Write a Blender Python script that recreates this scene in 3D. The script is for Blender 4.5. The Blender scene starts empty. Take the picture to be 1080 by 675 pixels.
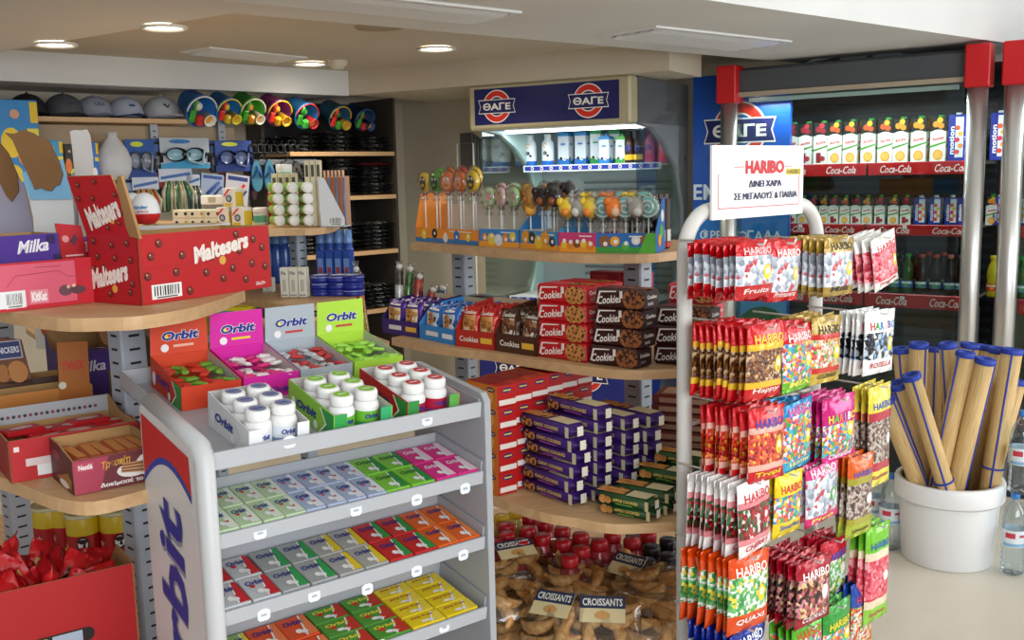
import bpy, bmesh, math, random
from mathutils import Vector as V, Matrix, noise
RND = random.Random(11)
SC = bpy.context.scene
COL = SC.collection
PI = math.pi
# ------------------------------------------------------------------ camera
FPX, EYE = 1050.0, 1.55
PITCH, ROLL = math.atan((337.5-185)/FPX), math.radians(1.3)
_f = V((0, math.cos(PITCH), -math.sin(PITCH)))
_u0 = V((0, math.sin(PITCH), math.cos(PITCH))); _r0 = V((1, 0, 0))
_r = _r0*math.cos(ROLL) - _u0*math.sin(ROLL); _u = _u0*math.cos(ROLL) + _r0*math.sin(ROLL)
CAM = V((0, 0, EYE))
def ray(px, py): return _f + _r*((px-540)/FPX) + _u*((337.5-py)/FPX)
def at(px, py, Y):                       # the point at distance Y
    d = ray(px, py); return CAM + d*(Y/d.y)
def on(px, py, Z):                       # the point on the level surface at height Z
    d = ray(px, py); return CAM + d*((Z-EYE)/d.z)
def onp(px, py, o, n):                   # the point on an upright plane
    d = ray(px, py); return CAM + d*((V(o)-CAM).dot(V(n))/d.dot(V(n)))
cd = bpy.data.cameras.new('camera'); cam = bpy.data.objects.new('camera', cd); COL.objects.link(cam)
cd.sensor_width = 36; cd.lens = 36*FPX/1080; cd.clip_start = .05
cam.matrix_world = Matrix(((_r.x, _u.x, -_f.x, 0), (_r.y, _u.y, -_f.y, 0), (_r.z, _u.z, -_f.z, EYE), (0, 0, 0, 1)))
SC.camera = cam
# ------------------------------------------------------------------ materials
def lin(h):
    h = h.lstrip('#'); o = []
    for i in (0, 2, 4):
        c = int(h[i:i+2], 16)/255
        o.append(c/12.92 if c <= .04045 else ((c+.055)/1.055)**2.4)
    return (*o, 1)
MATS = {}
FIN = {'p': (.55, 0, 0), 'q': (.35, 0, 0), 'g': (.2, 0, 0), 'm': (.32, .85, 0), 'f': (.24, .15, .35), 'w': (.8, 0, 0), 'c': (.42, 0, .12)}
def special(name, fn):
    m = bpy.data.materials.new(name); m.use_nodes = True
    fn(m.node_tree, m.node_tree.nodes['Principled BSDF']); MATS[name] = m; return m
def N(t, ty, **k):
    n = t.nodes.new(ty)
    for a, b in k.items():
        if a in n.inputs: n.inputs[a].default_value = b
        else: setattr(n, a, b)
    return n
def getmat(k):                           # '#rrggbb:finish' or a special name
    if k in MATS: return MATS[k]
    hx, _, fin = k.partition(':'); fin = fin or 'p'
    ro, me, bump = FIN[fin]
    m = bpy.data.materials.new('paint_' + hx[1:] + '_' + fin); m.use_nodes = True
    t = m.node_tree; b = t.nodes['Principled BSDF']
    c = lin(hx)
    tc = N(t, 'ShaderNodeTexCoord'); nz = N(t, 'ShaderNodeTexNoise', Scale=35.0 if bump else 14.0, Detail=2.0)
    t.links.new(tc.outputs['Object'], nz.inputs['Vector'])
    mr = N(t, 'ShaderNodeMapRange'); mr.inputs['To Min'].default_value = max(.05, ro-.07); mr.inputs['To Max'].default_value = ro+.09
    t.links.new(nz.outputs['Fac'], mr.inputs['Value']); t.links.new(mr.outputs['Result'], b.inputs['Roughness'])
    b.inputs['Base Color'].default_value = c; b.inputs['Metallic'].default_value = me
    if bump:
        bp = N(t, 'ShaderNodeBump', Strength=bump, Distance=.01); t.links.new(nz.outputs['Fac'], bp.inputs['Height']); t.links.new(bp.outputs['Normal'], b.inputs['Normal'])
    MATS[k] = m; return m
def wavy(c1, c2, scale, dist=2., rough=.5, axis='X', detail=2.0, stretch=(1, 1, 1)):
    def fn(t, b):
        tc = N(t, 'ShaderNodeTexCoord'); mp = N(t, 'ShaderNodeMapping'); mp.inputs['Scale'].default_value = stretch
        t.links.new(tc.outputs['Object'], mp.inputs['Vector'])
        nz = N(t, 'ShaderNodeTexNoise', Scale=scale, Detail=detail, Distortion=dist); t.links.new(mp.outputs['Vector'], nz.inputs['Vector'])
        rp = N(t, 'ShaderNodeValToRGB'); rp.color_ramp.elements[0].color = lin(c1); rp.color_ramp.elements[1].color = lin(c2)
        rp.color_ramp.elements[0].position = .3; rp.color_ramp.elements[1].position = .7
        t.links.new(nz.outputs['Fac'], rp.inputs['Fac']); t.links.new(rp.outputs['Color'], b.inputs['Base Color']); b.inputs['Roughness'].default_value = rough
    return fn
def candies(cols, scale, rough=.25, seed=0):           # a bag's window: many small coloured sweets
    def fn(t, b):
        tc = N(t, 'ShaderNodeTexCoord'); mp = N(t, 'ShaderNodeMapping'); mp.inputs['Location'].default_value = (seed*1.7, seed*.9, seed)
        vo = N(t, 'ShaderNodeTexVoronoi', Scale=scale); t.links.new(tc.outputs['Object'], mp.inputs['Vector']); t.links.new(mp.outputs['Vector'], vo.inputs['Vector'])
        sp = N(t, 'ShaderNodeSeparateColor'); t.links.new(vo.outputs['Color'], sp.inputs['Color'])
        rp = N(t, 'ShaderNodeValToRGB'); rp.color_ramp.interpolation = 'CONSTANT'
        el = rp.color_ramp.elements
        while len(el) < len(cols): el.new(.5)
        for i, c in enumerate(cols): el[i].position = i/len(cols); el[i].color = lin(c)
        t.links.new(sp.outputs[0], rp.inputs['Fac']); t.links.new(rp.outputs['Color'], b.inputs['Base Color'])
        bp = N(t, 'ShaderNodeBump', Strength=.5, Distance=.004, invert=True); t.links.new(vo.outputs['Distance'], bp.inputs['Height']); t.links.new(bp.outputs['Normal'], b.inputs['Normal'])
        b.inputs['Roughness'].default_value = rough
    return fn
special('wood', wavy('#c39a6c', '#d3ad80', 3, 1.2, .5, stretch=(1, 9, 9)))
special('plaster', wavy('#c4b8a4', '#cac0ae', 2, 0, .9))
special('plaster_white', wavy('#d6d6d4', '#dededc', 2, 0, .85))
special('floor', wavy('#cfc6b6', '#dad3c6', 1.3, 1.5, .32, detail=5.0))
special('straw', wavy('#b88f55', '#dcbf88', 30, .6, .65, detail=3.0, stretch=(14, 14, .35)))
special('croissant', wavy('#c07a34', '#f4cc8c', 40, 1.2, .35, detail=3.0))
special('biscuit', wavy('#b06a28', '#dca058', 60, .5, .6))
special('cookie', candies(['#c07c3a', '#c88444', '#b87030', '#4a2412', '#cc8c4c', '#c27c3c'], 130, .6))
special('darkcookie', candies(['#94552a', '#a06030', '#8a4c24', '#3a1a0e', '#a3622f'], 130, .6))
special('card', wavy('#a9824f', '#b98f5c', 10, 0, .85))
special('carddark', wavy('#7a5632', '#86603a', 10, 0, .85))
special('garment', candies(['#161618', '#28282c', '#1c1c20', '#4c4c50', '#1a1a1c', '#8a8a88', '#222224', '#34322e'], 70, .14))  # lighter grey cells are highlights of the wrapping painted into the colour
def clear(tint, rough=.03, alpha=.0):
    def fn(t, b):
        out = t.nodes['Material Output']
        tr = N(t, 'ShaderNodeBsdfTransparent'); tr.inputs['Color'].default_value = lin(tint)
        gl = N(t, 'ShaderNodeBsdfGlossy', Roughness=rough); lw = N(t, 'ShaderNodeLayerWeight', Blend=.25)
        mr = N(t, 'ShaderNodeMapRange'); mr.inputs['To Min'].default_value = .03+alpha; mr.inputs['To Max'].default_value = .6
        t.links.new(lw.outputs['Fresnel'], mr.inputs['Value'])
        mx = N(t, 'ShaderNodeMixShader'); t.links.new(mr.outputs['Result'], mx.inputs['Fac'])
        t.links.new(tr.outputs[0], mx.inputs[1]); t.links.new(gl.outputs[0], mx.inputs[2]); t.links.new(mx.outputs[0], out.inputs['Surface'])
    return fn
special('glass', clear('#e6eeea')); special('glassdark', clear('#8f9a98')); special('film', clear('#f4f4f2', .12, .05)); special('waterclear', clear('#f0f7fa', .06, .05)); special('tealglass', clear('#b8e0dc'))
def glow(hx, s):
    def fn(t, b):
        b.inputs['Emission Color'].default_value = lin(hx); b.inputs['Emission Strength'].default_value = s; b.inputs['Base Color'].default_value = lin(hx)
    return fn
special('lamp', glow('#fff4de', 9)); special('tube', glow('#f2fbff', 5)); special('backlit', glow('#ffffff', .2))
# ------------------------------------------------------------------ text outlines
_TX = {}
GRK = str.maketrans('ΑΒΕΖΗΙΚΜΝΟΡΤΥΧ', 'ABEZHIKMNOPTYX')
def textmesh(s, off=0., shear=0., space=1.):
    s = s.translate(GRK)
    if 'Δ' in s: off = 0.
    k = (s, off, shear, space)
    if k not in _TX:
        c = bpy.data.curves.new('t', 'FONT'); c.body = s; c.resolution_u = 2; c.offset = off; c.shear = shear; c.space_character = space
        o = bpy.data.objects.new('t', c); COL.objects.link(o)
        dg = bpy.context.evaluated_depsgraph_get(); dg.update()
        m = bpy.data.meshes.new_from_object(o.evaluated_get(dg))
        vs = [(v.co.x, v.co.y) for v in m.vertices]; fs = [tuple(p.vertices) for p in m.polygons]
        bpy.data.objects.remove(o); bpy.data.curves.remove(c); bpy.data.meshes.remove(m)
        x0 = min(v[0] for v in vs); x1 = max(v[0] for v in vs); y0 = min(v[1] for v in vs); y1 = max(v[1] for v in vs)
        fl = []
        for f in fs:
            a = sum(vs[f[i]][0]*vs[f[(i+1) % len(f)]][1]-vs[f[(i+1) % len(f)]][0]*vs[f[i]][1] for i in range(len(f)))
            fl.append(f if a > 0 else f[::-1])
        _TX[k] = ([(x-x0, y-y0) for x, y in vs], fl, x1-x0, y1-y0)
    return _TX[k]
# ------------------------------------------------------------------ frames and the mesh builder
class Fr:
    def __init__(s, o, ex, ey): s.o, s.ex, s.ey = V(o), V(ex), V(ey); s.n = s.ex.cross(s.ey).normalized()
    def __call__(s, x, y, l=0): return s.o + s.ex*x + s.ey*y + s.n*l
class Cyl:                                # a printed band on an upright cylinder, x measured along the arc
    def __init__(s, r, a0=-PI/2, c=(0, 0, 0)): s.r, s.a0, s.c = r, a0, V(c)
    def __call__(s, x, y, l=0):
        a = s.a0 + x/s.r; return s.c + V(((s.r+l)*math.cos(a), (s.r+l)*math.sin(a), y))
def faces(w, d, h):                       # the printed faces of a carton whose near left foot is the origin
    return dict(front=Fr((0, 0, 0), (1, 0, 0), (0, 0, 1)), right=Fr((w, 0, 0), (0, 1, 0), (0, 0, 1)), left=Fr((0, d, 0), (0, -1, 0), (0, 0, 1)),
                top=Fr((0, 0, h), (1, 0, 0), (0, 1, 0)), back=Fr((w, d, 0), (-1, 0, 0), (0, 0, 1)))
class MB:
    def __init__(s): s.v = []; s.f = []; s.k = []; s.sm = []; s.keys = []
    def ki(s, k):
        if k not in s.keys: s.keys.append(k)
        return s.keys.index(k)
    def add(s, vs, fs, k, smooth=False, M=None):
        b = len(s.v)
        s.v += [(M @ V(p))[:] if M else tuple(p) for p in vs]
        for i, f in enumerate(fs):
            s.f.append([b+j for j in f]); s.k.append(s.ki(k[i] if isinstance(k, list) else k)); s.sm.append(smooth)
        return s
    def box(s, lo, hi, k, bev=0., M=None):   # k: one key or dict with front/back/left/right/top/bottom and '*'
        (x0, y0, z0), (x1, y1, z1) = lo, hi
        kk = (lambda n: k.get(n, k.get('*'))) if isinstance(k, dict) else (lambda n: k)
        b = min(bev, abs(x1-x0)/2.1, abs(y1-y0)/2.1, abs(z1-z0)/2.1)
        if b <= 0:
            vs = [(x0, y0, z0), (x1, y0, z0), (x1, y1, z0), (x0, y1, z0), (x0, y0, z1), (x1, y0, z1), (x1, y1, z1), (x0, y1, z1)]
            return s.add(vs, [(0, 1, 5, 4), (1, 2, 6, 5), (2, 3, 7, 6), (3, 0, 4, 7), (4, 5, 6, 7), (3, 2, 1, 0)], [kk(n) for n in ('front', 'right', 'back', 'left', 'top', 'bottom')], M=M)
        vs = []; idx = {}
        for ix, (xo, xi) in enumerate(((x0, x0+b), (x1, x1-b))):
            for iy, (yo, yi) in enumerate(((y0, y0+b), (y1, y1-b))):
                for iz, (zo, zi) in enumerate(((z0, z0+b), (z1, z1-b))):
                    for a, p in enumerate(((xo, yi, zi), (xi, yo, zi), (xi, yi, zo))):
                        idx[ix, iy, iz, a] = len(vs); vs.append(p)
        fs = []; ks = []
        def q(n, *c): fs.append([idx[t] for t in c]); ks.append(kk(n))
        q('left', (0, 0, 0, 0), (0, 0, 1, 0), (0, 1, 1, 0), (0, 1, 0, 0)); q('right', (1, 0, 0, 0), (1, 1, 0, 0), (1, 1, 1, 0), (1, 0, 1, 0))
        q('front', (0, 0, 0, 1), (1, 0, 0, 1), (1, 0, 1, 1), (0, 0, 1, 1)); q('back', (0, 1, 0, 1), (0, 1, 1, 1), (1, 1, 1, 1), (1, 1, 0, 1))
        q('bottom', (0, 0, 0, 2), (0, 1, 0, 2), (1, 1, 0, 2), (1, 0, 0, 2)); q('top', (0, 0, 1, 2), (1, 0, 1, 2), (1, 1, 1, 2), (0, 1, 1, 2))
        C = V(((x0+x1)/2, (y0+y1)/2, (z0+z1)/2))
        def fx(f):
            p = [V(vs[i]) for i in f]; n = (p[1]-p[0]).cross(p[2]-p[0]); return f if n.dot(sum(p, V())/len(p)-C) > 0 else f[::-1]
        for i in (0, 1):
            for j in (0, 1):
                fs.append(fx([idx[i, j, 0, 0], idx[i, j, 1, 0], idx[i, j, 1, 1], idx[i, j, 0, 1]])); ks.append(kk('front' if j == 0 else 'back'))
                fs.append(fx([idx[i, 0, j, 0], idx[i, 1, j, 0], idx[i, 1, j, 2], idx[i, 0, j, 2]])); ks.append(kk('left' if i == 0 else 'right'))
                fs.append(fx([idx[0, i, j, 1], idx[1, i, j, 1], idx[1, i, j, 2], idx[0, i, j, 2]])); ks.append(kk('front' if i == 0 else 'back'))
                for l in (0, 1): fs.append(fx([idx[i, j, l, 0], idx[i, j, l, 1], idx[i, j, l, 2]])); ks.append(kk('top' if l else 'bottom'))
        return s.add(vs, fs, ks, M=M)
    def lathe(s, prof, k, n=20, M=None, smooth=True):     # prof: (r, z) upward; k key or list per band
        vs = []; fs = []; ks = []; rings = []
        for r, z in prof:
            if r < 1e-6: rings.append([len(vs)]); vs.append((0, 0, z))
            else:
                rings.append(list(range(len(vs), len(vs)+n))); vs += [(r*math.cos(2*PI*i/n), r*math.sin(2*PI*i/n), z) for i in range(n)]
        for j in range(len(prof)-1):
            a, b = rings[j], rings[j+1]; key = k[j] if isinstance(k, list) else k
            for i in range(n):
                i2 = (i+1) % n
                if len(a) == 1 and len(b) == 1: continue
                fs.append([a[0], b[i2], b[i]] if len(a) == 1 else [a[i], a[i2], b[0]] if len(b) == 1 else [a[i], a[i2], b[i2], b[i]]); ks.append(key)
        return s.add(vs, fs, ks, smooth, M)
    def cyl(s, r, z0, z1, k, n=20, M=None, bev=0.):
        p = [(0, z0), (r, z0), (r, z1), (0, z1)] if not bev else [(0, z0), (r-bev, z0), (r, z0+bev), (r, z1-bev), (r-bev, z1), (0, z1)]
        return s.lathe(p, k, n, M, False) if not bev else s.lathe(p, k, n, M, True)
    def tube(s, path, r, k, n=8, cap=True):
        P = [V(p) for p in path]; vs = []; fs = []; up = None
        for i, p in enumerate(P):
            t = ((P[i+1]-p) if i == 0 else (p-P[i-1]) if i == len(P)-1 else (P[i+1]-P[i-1])).normalized()
            if up is None: up = t.orthogonal().normalized()
            up = (up - t*up.dot(t)).normalized(); sd = t.cross(up); rr = r[i] if isinstance(r, (list, tuple)) else r
            vs += [(p + up*(rr*math.cos(2*PI*j/n)) + sd*(rr*math.sin(2*PI*j/n)))[:] for j in range(n)]
        for i in range(len(P)-1):
            for j in range(n):
                a, b = i*n+j, i*n+(j+1) % n; fs.append((a, b, b+n, a+n))
        if cap: fs += [tuple(range(n))[::-1], tuple(range(len(vs)-n, len(vs)))]
        return s.add(vs, fs, k, True)
    def prism(s, pts, z0, z1, k, M=None, top=None):       # counter-clockwise outline
        n = len(pts); vs = [(x, y, z0) for x, y in pts]+[(x, y, z1) for x, y in pts]
        fs = [(i, (i+1) % n, n+(i+1) % n, n+i) for i in range(n)]+[tuple(range(n))[::-1], tuple(range(n, 2*n))]
        return s.add(vs, fs, [k]*(n+1)+[top or k], M=M)
    def slab(s, fr, pts, k, th, back=None):               # outline on a frame, thickness behind it
        n = len(pts); vs = [fr(x, y, -th)[:] for x, y in pts]+[fr(x, y)[:] for x, y in pts]
        return s.add(vs, [(i, (i+1) % n, n+(i+1) % n, n+i) for i in range(n)]+[tuple(range(n))[::-1], tuple(range(n, 2*n))], [back or k]*(n+1)+[k])
    def ball(s, c, r, k, n=12, m=8, sc=(1, 1, 1)):
        p = [(math.cos(-PI/2+PI*i/m)*r, math.sin(-PI/2+PI*i/m)*r) for i in range(m+1)]; p[0] = (0, -r); p[-1] = (0, r)
        return s.lathe(p, k, n, Matrix.Translation(c) @ Matrix.Diagonal((*sc, 1)))
    # prints on a frame
    def poly(s, fr, pts, k, l=.0006): return s.add([fr(x, y, l)[:] for x, y in pts], [tuple(range(len(pts)))], k)
    def rect(s, fr, x0, y0, x1, y1, k, l=.0006, n=1):
        if n == 1: return s.poly(fr, [(x0, y0), (x1, y0), (x1, y1), (x0, y1)], k, l)
        for i in range(n): s.poly(fr, [(x0+(x1-x0)*i/n, y0), (x0+(x1-x0)*(i+1)/n, y0), (x0+(x1-x0)*(i+1)/n, y1), (x0+(x1-x0)*i/n, y1)], k, l)
        return s
    def disc(s, fr, x, y, r, k, l=.0008, n=14, ry=None): return s.poly(fr, [(x+r*math.cos(2*PI*i/n), y+(ry or r)*math.sin(2*PI*i/n)) for i in range(n)], k, l)
    def arc(s, fr, x, y, r0, r1, a0, a1, k, l=.0008, n=12):
        for i in range(n):
            a, b = a0+(a1-a0)*i/n, a0+(a1-a0)*(i+1)/n
            s.poly(fr, [(x+r0*math.cos(a), y+r0*math.sin(a)), (x+r1*math.cos(a), y+r1*math.sin(a)), (x+r1*math.cos(b), y+r1*math.sin(b)), (x+r0*math.cos(b), y+r0*math.sin(b))], k, l)
        return s
    def text(s, fr, body, x, y, h=None, w=None, k='#101010', l=.0012, al='C', off=.0, shear=0., rot=0., space=1., rise=0.):
        vs, fs, tw, th = textmesh(body, off, shear, space)
        sy = h/th if h else w/tw; sx = w/tw if w else sy
        if 'Δ' in body and off and l < .0015: s.text(fr, body, x+.0012*(h or .01)/.01, y, h, w, k, l+.0004, al, off, shear, rot, space, rise)
        x0 = -tw*sx/2 if al == 'C' else 0 if al == 'L' else -tw*sx
        c, sn = math.cos(rot), math.sin(rot); out = []
        for a, b in vs:
            a = a*sx+x0; b = b*sy-th*sy/2 + rise*a
            out.append(fr(x+a*c-b*sn, y+a*sn+b*c, l)[:])
        return s.add(out, fs, k)
    def bars(s, fr, x, y, w, h, n=12, seed=1):
        s.rect(fr, x, y, x+w, y+h, '#f4f4f0', .0006); r = random.Random(seed); q = x+w*.08
        while q < x+w*.9:
            b = w*(.02+.03*r.random()); s.rect(fr, q, y+h*.22, q+b, y+h*.9, '#222222', .0010); q += b+w*(.025+.03*r.random())
        s.rect(fr, x+w*.15, y+h*.06, x+w*.85, y+h*.15, '#555555', .0010); return s
    def mesh(s, name):
        m = bpy.data.meshes.new(name); m.from_pydata(s.v, [], s.f)
        for k in s.keys: m.materials.append(getmat(k))
        m.polygons.foreach_set('material_index', s.k); m.polygons.foreach_set('use_smooth', s.sm); m.update(); return m
    def build(s, name, parent=None, loc=None, rz=0., rot=None):
        o = bpy.data.objects.new(name, s.mesh(name)); COL.objects.link(o)
        if parent: o.parent = parent
        if loc is not None: o.location = loc
        o.rotation_euler = rot or (0, 0, rz); return o
# ------------------------------------------------------------------ objects
USED = {}
def tag(o, label, cat, group=None):
    o['label'] = label; o['category'] = cat
    if group: o['group'] = group
    USED.setdefault(label, []).append(o.name); return o
def thing(name, label, cat, loc=(0, 0, 0), rz=0., group=None, rot=None):
    o = bpy.data.objects.new(name, None); COL.objects.link(o); o.location = loc; o.rotation_euler = rot or (0, 0, rz); return tag(o, label, cat, group)
def struct(o): o['kind'] = 'structure'; return o
KIDS = {}
def dup(root, loc, rz=None, label=None, rot=None, group=None):
    def cp(o, par):
        c = o.copy(); COL.objects.link(c)
        if par: c.parent = par
        for ch in [x for x in o.children]: cp(ch, c)
        return c
    r = cp(root, None); r.location = loc
    if rot: r.rotation_euler = rot
    elif rz is not None: r.rotation_euler = (0, 0, rz)
    if label: r['label'] = label; USED.setdefault(label, []).append(r.name)
    if group: r['group'] = group
    return r
def ang(p, q): return math.atan2(q[1]-p[1], q[0]-p[0])
ORD = ['first', 'second', 'third', 'fourth', 'fifth', 'sixth', 'seventh', 'eighth', 'ninth', 'tenth', 'eleventh', 'twelfth', 'thirteenth', 'fourteenth', 'fifteenth', 'sixteenth', 'seventeenth', 'eighteenth', 'nineteenth', 'twentieth']
def xyz(p, z=None): return V((p[0], p[1], p[2] if z is None else z))
WHITE, BLACK, RED, BLUE = '#f0efec', '#121214', '#c8141e', '#1a2f8c'
def fan(key, n): return [key]*n
# ================================================================== the room
ZC, ZS = 2.17, 2.10
Sa, Sc = on(0, 52, ZC), on(367, 75, ZC)
ds = (Sc-Sa).normalized(); pl = V((-ds.y, ds.x, 0))                 # along the cap wall, and away into it
UD = V((.86, -.51, 0)).normalized(); VD = V((.51, .86, 0)).normalized()
ZB = 2.03
def quadprism(name, a, b, off0, off1, nrm, z0, z1, k):
    pts = [(a+nrm*off0), (b+nrm*off0), (b+nrm*off1), (a+nrm*off1)]
    return struct(MB().prism([(p.x, p.y) for p in pts], z0, z1, k).build(name))
m = MB(); m.box((-9, -5, -.1), (9, 11, 0), 'floor'); struct(m.build('floor'))
m = MB()                                                             # soffits above the shelves
a0 = Sa - ds*3.0
m.prism([(p.x, p.y) for p in (a0, Sc, Sc+pl*.6, a0+pl*.6)], ZB, ZC+.06, 'plaster_white')
struct(m.build('trim_1'))
fr_end = Sc + UD*1.98
m = MB(); m.prism([(p.x, p.y) for p in (Sc, fr_end, fr_end+VD*.45, Sc+UD*1.2+VD*.45, Sc+UD*1.2+VD*.9, Sc+VD*.9)], ZB+.004, ZC+.06, 'plaster'); struct(m.build('trim_2'))
w0, w1 = a0+pl*.5-ds*2, Sc+pl*.5+ds*2.2
quadprism('wall_left', w0, w1, 0, .1, pl, 0, 2.3, 'plaster')
be = onp(416, 180, Sc+VD*.86, VD)
bw0 = V((be.x, be.y, 0)); bw1 = bw0+UD*1.35
quadprism('wall_back', bw0, bw1, 0, .12, VD, 0, 2.3, 'plaster')
quadprism('wall_recess', bw1, bw1+VD*2.2, 0, .1, -UD, 0, 2.3, 'plaster')
quadprism('wall_rear', bw1+VD*1.1-UD*.2, bw1+VD*1.1+UD*7, 0, .1, VD, 0, 2.3, 'plaster')
slab = [(-2.6, .68), (.655, 3.35), (2.44, 4.81), (5.2, 7.07), (3.4, 6.86), (1.21, 5.1), (-.9, 3.4), (-3.4, 5.12), (-4.6, 3.4)]
m = MB(); m.prism(slab, ZS, 3.0, 'plaster_white'); struct(m.build('ceiling_1'))
m = MB(); m.prism([(-.9, 3.4), (1.21, 5.1), (3.4, 6.86), (3.6, 9.5), (-6, 9.5), (-6, 5.5), (-3.4, 5.12)], ZC, ZC+.06, 'plaster'); struct(m.build('ceiling_2'))
m = MB(); m.box((-6, -3, 3.0), (8, 7.2, 3.1), 'plaster_white'); struct(m.build('ceiling_3'))
# lamps and fittings in the ceiling
for i, (px, py, r, lab) in enumerate(((460, 50, .085, 'round recessed ceiling lamp glowing closest to the blue dairy cooler sign'), (173, 27, .07, 'round recessed ceiling lamp glowing, the higher of the two over the grey caps'),
                      (58, 45, .072, 'round recessed ceiling lamp glowing furthest from the dairy cooler'), (327, 66, .085, 'round recessed ceiling lamp glowing beside the small smoke detector'))):
    z = ZC
    p = on(px, py, z)
    if i in (1, 2): p = on(px, py, ZS); z = ZS
    t = thing('ceiling_lamp', lab, 'ceiling lamp', (p.x, p.y, z), group='recessed ceiling lamps')
    MB().lathe([(r*.9, -.003), (r*1.12, -.004), (r*1.15, -.012), (r, -.014), (r*.9, -.003)], '#e8e4da:q', 28).build('rim', t)
    MB().lathe([(0, -.008), (r*.92, -.006)], 'lamp', 28).build('diffuser', t)
    ld = bpy.data.lights.new('lamp_light', 'SPOT'); ld.energy = (46, 16, 16, 22)[i]; ld.color = (1, .88, .7); ld.spot_size = 2.5; ld.spot_blend = .7; ld.shadow_soft_size = .08
    lo = bpy.data.objects.new('lamp_light', ld); COL.objects.link(lo); lo.parent = t; lo.location = (0, 0, -.03)
def diffuser(q, z, lab):
    p = [on(x, y, z) for x, y in q]                                   # far a, far b, near b, near a
    o = p[3]; ex = (p[2]-p[3]); L = ex.length; ex.normalize(); ey = V((-ex.y, ex.x, 0)); W = max(.12, (p[0]-p[3]).dot(ey))
    t = thing('air_diffuser', lab, 'air vent', (o.x, o.y, z), math.atan2(ex.y, ex.x), 'ceiling air vents')
    f = MB(); e = .022
    for lo, hi in (((-e, -e, -.008), (L+e, .004, 0)), ((-e, W-.004, -.008), (L+e, W+e, 0)), ((-e, .004, -.008), (.004, W-.004, 0)), ((L-.004, .004, -.008), (L+e, W-.004, 0))): f.box(lo, hi, '#e6e6e4:q')
    f.build('frame', t)
    MB().box((0, 0, -.002), (L, W, -.0005), '#b4aea6').build('backing', t)
    n = 4
    for i in range(n):
        y = W*(i+.5)/n; b = MB(); b.add([(.01, y-W*.115, -.003), (L-.01, y-W*.115, -.003), (L-.01, y+W*.1, -.016), (.01, y+W*.1, -.016)], [(0, 3, 2, 1)], '#dcdcda:q')
        b.add([(.01, y-W*.115, -.0045), (L-.01, y-W*.115, -.0045), (L-.01, y+W*.1, -.0175), (.01, y+W*.1, -.0175)], [(0, 1, 2, 3)], '#dcdcda:q'); b.build('blade', t)
diffuser(((200, -9), (482, 21), (541, 12), (260, -19)), ZS, 'long white slotted air vent at the top edge of the ceiling')
diffuser(((633, 36), (773, 48), (828, 43), (692, 28)), ZS, 'white slotted air vent in the grey ceiling before the drinks cooler')
diffuser(((188, 53), (300, 63), (318, 60), (222, 50)), ZC, 'narrow beige air vent slot above the cap shelf bulkhead')
p = on(356, 64, ZC); o = MB().lathe([(0, -.045), (.03, -.045), (.036, -.03), (.05, -.02), (.052, 0)], '#d8d0bc:q', 20).build('smoke_detector', loc=(p.x, p.y, ZC)); tag(o, 'small round smoke detector on the ceiling beside a lamp', 'smoke detector')
p = on(400, 28, ZC); o = MB().lathe([(0, -.004), (.085, -.004), (.1, -.007), (.105, 0)], '#a89880', 24).build('ceiling_speaker', loc=(p.x, p.y, ZC)); tag(o, 'flat round beige speaker grille set in the ceiling', 'speaker')
# ================================================================== logo of the dairy
def dairy_logo(m, fr, x, y, s, body=True):
    m.arc(fr, x, y, .26*s, .47*s, .25, PI-.25, '#f4f0ea', .0006, 14); m.arc(fr, x, y, .29*s, .44*s, .25, PI-.25, '#d92a1c', .0010, 14)
    m.arc(fr, x, y, .26*s, .47*s, PI+.25, 2*PI-.25, '#f4f0ea', .0006, 14); m.arc(fr, x, y, .29*s, .44*s, PI+.25, 2*PI-.25, '#d92a1c', .0010, 14)
    for a, k, l in ((0, '#f4f0ea', .0014), (.022, '#131a5c', .0018)):
        b = .62-a; c = .2-a
        m.poly(fr, [(x-b*s, y-c*s), (x+b*s, y-c*s), (x+(b-.06)*s, y), (x-(b-.06)*s, y)], k, l); m.poly(fr, [(x-(b-.06)*s, y), (x+(b-.06)*s, y), (x+b*s, y+c*s), (x-b*s, y+c*s)], k, l)
    m.text(fr, 'ΘΑΓΕ', x, y, h=.21*s, w=.92*s, k='#f4f0ea', l=.0024, off=.03)
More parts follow.
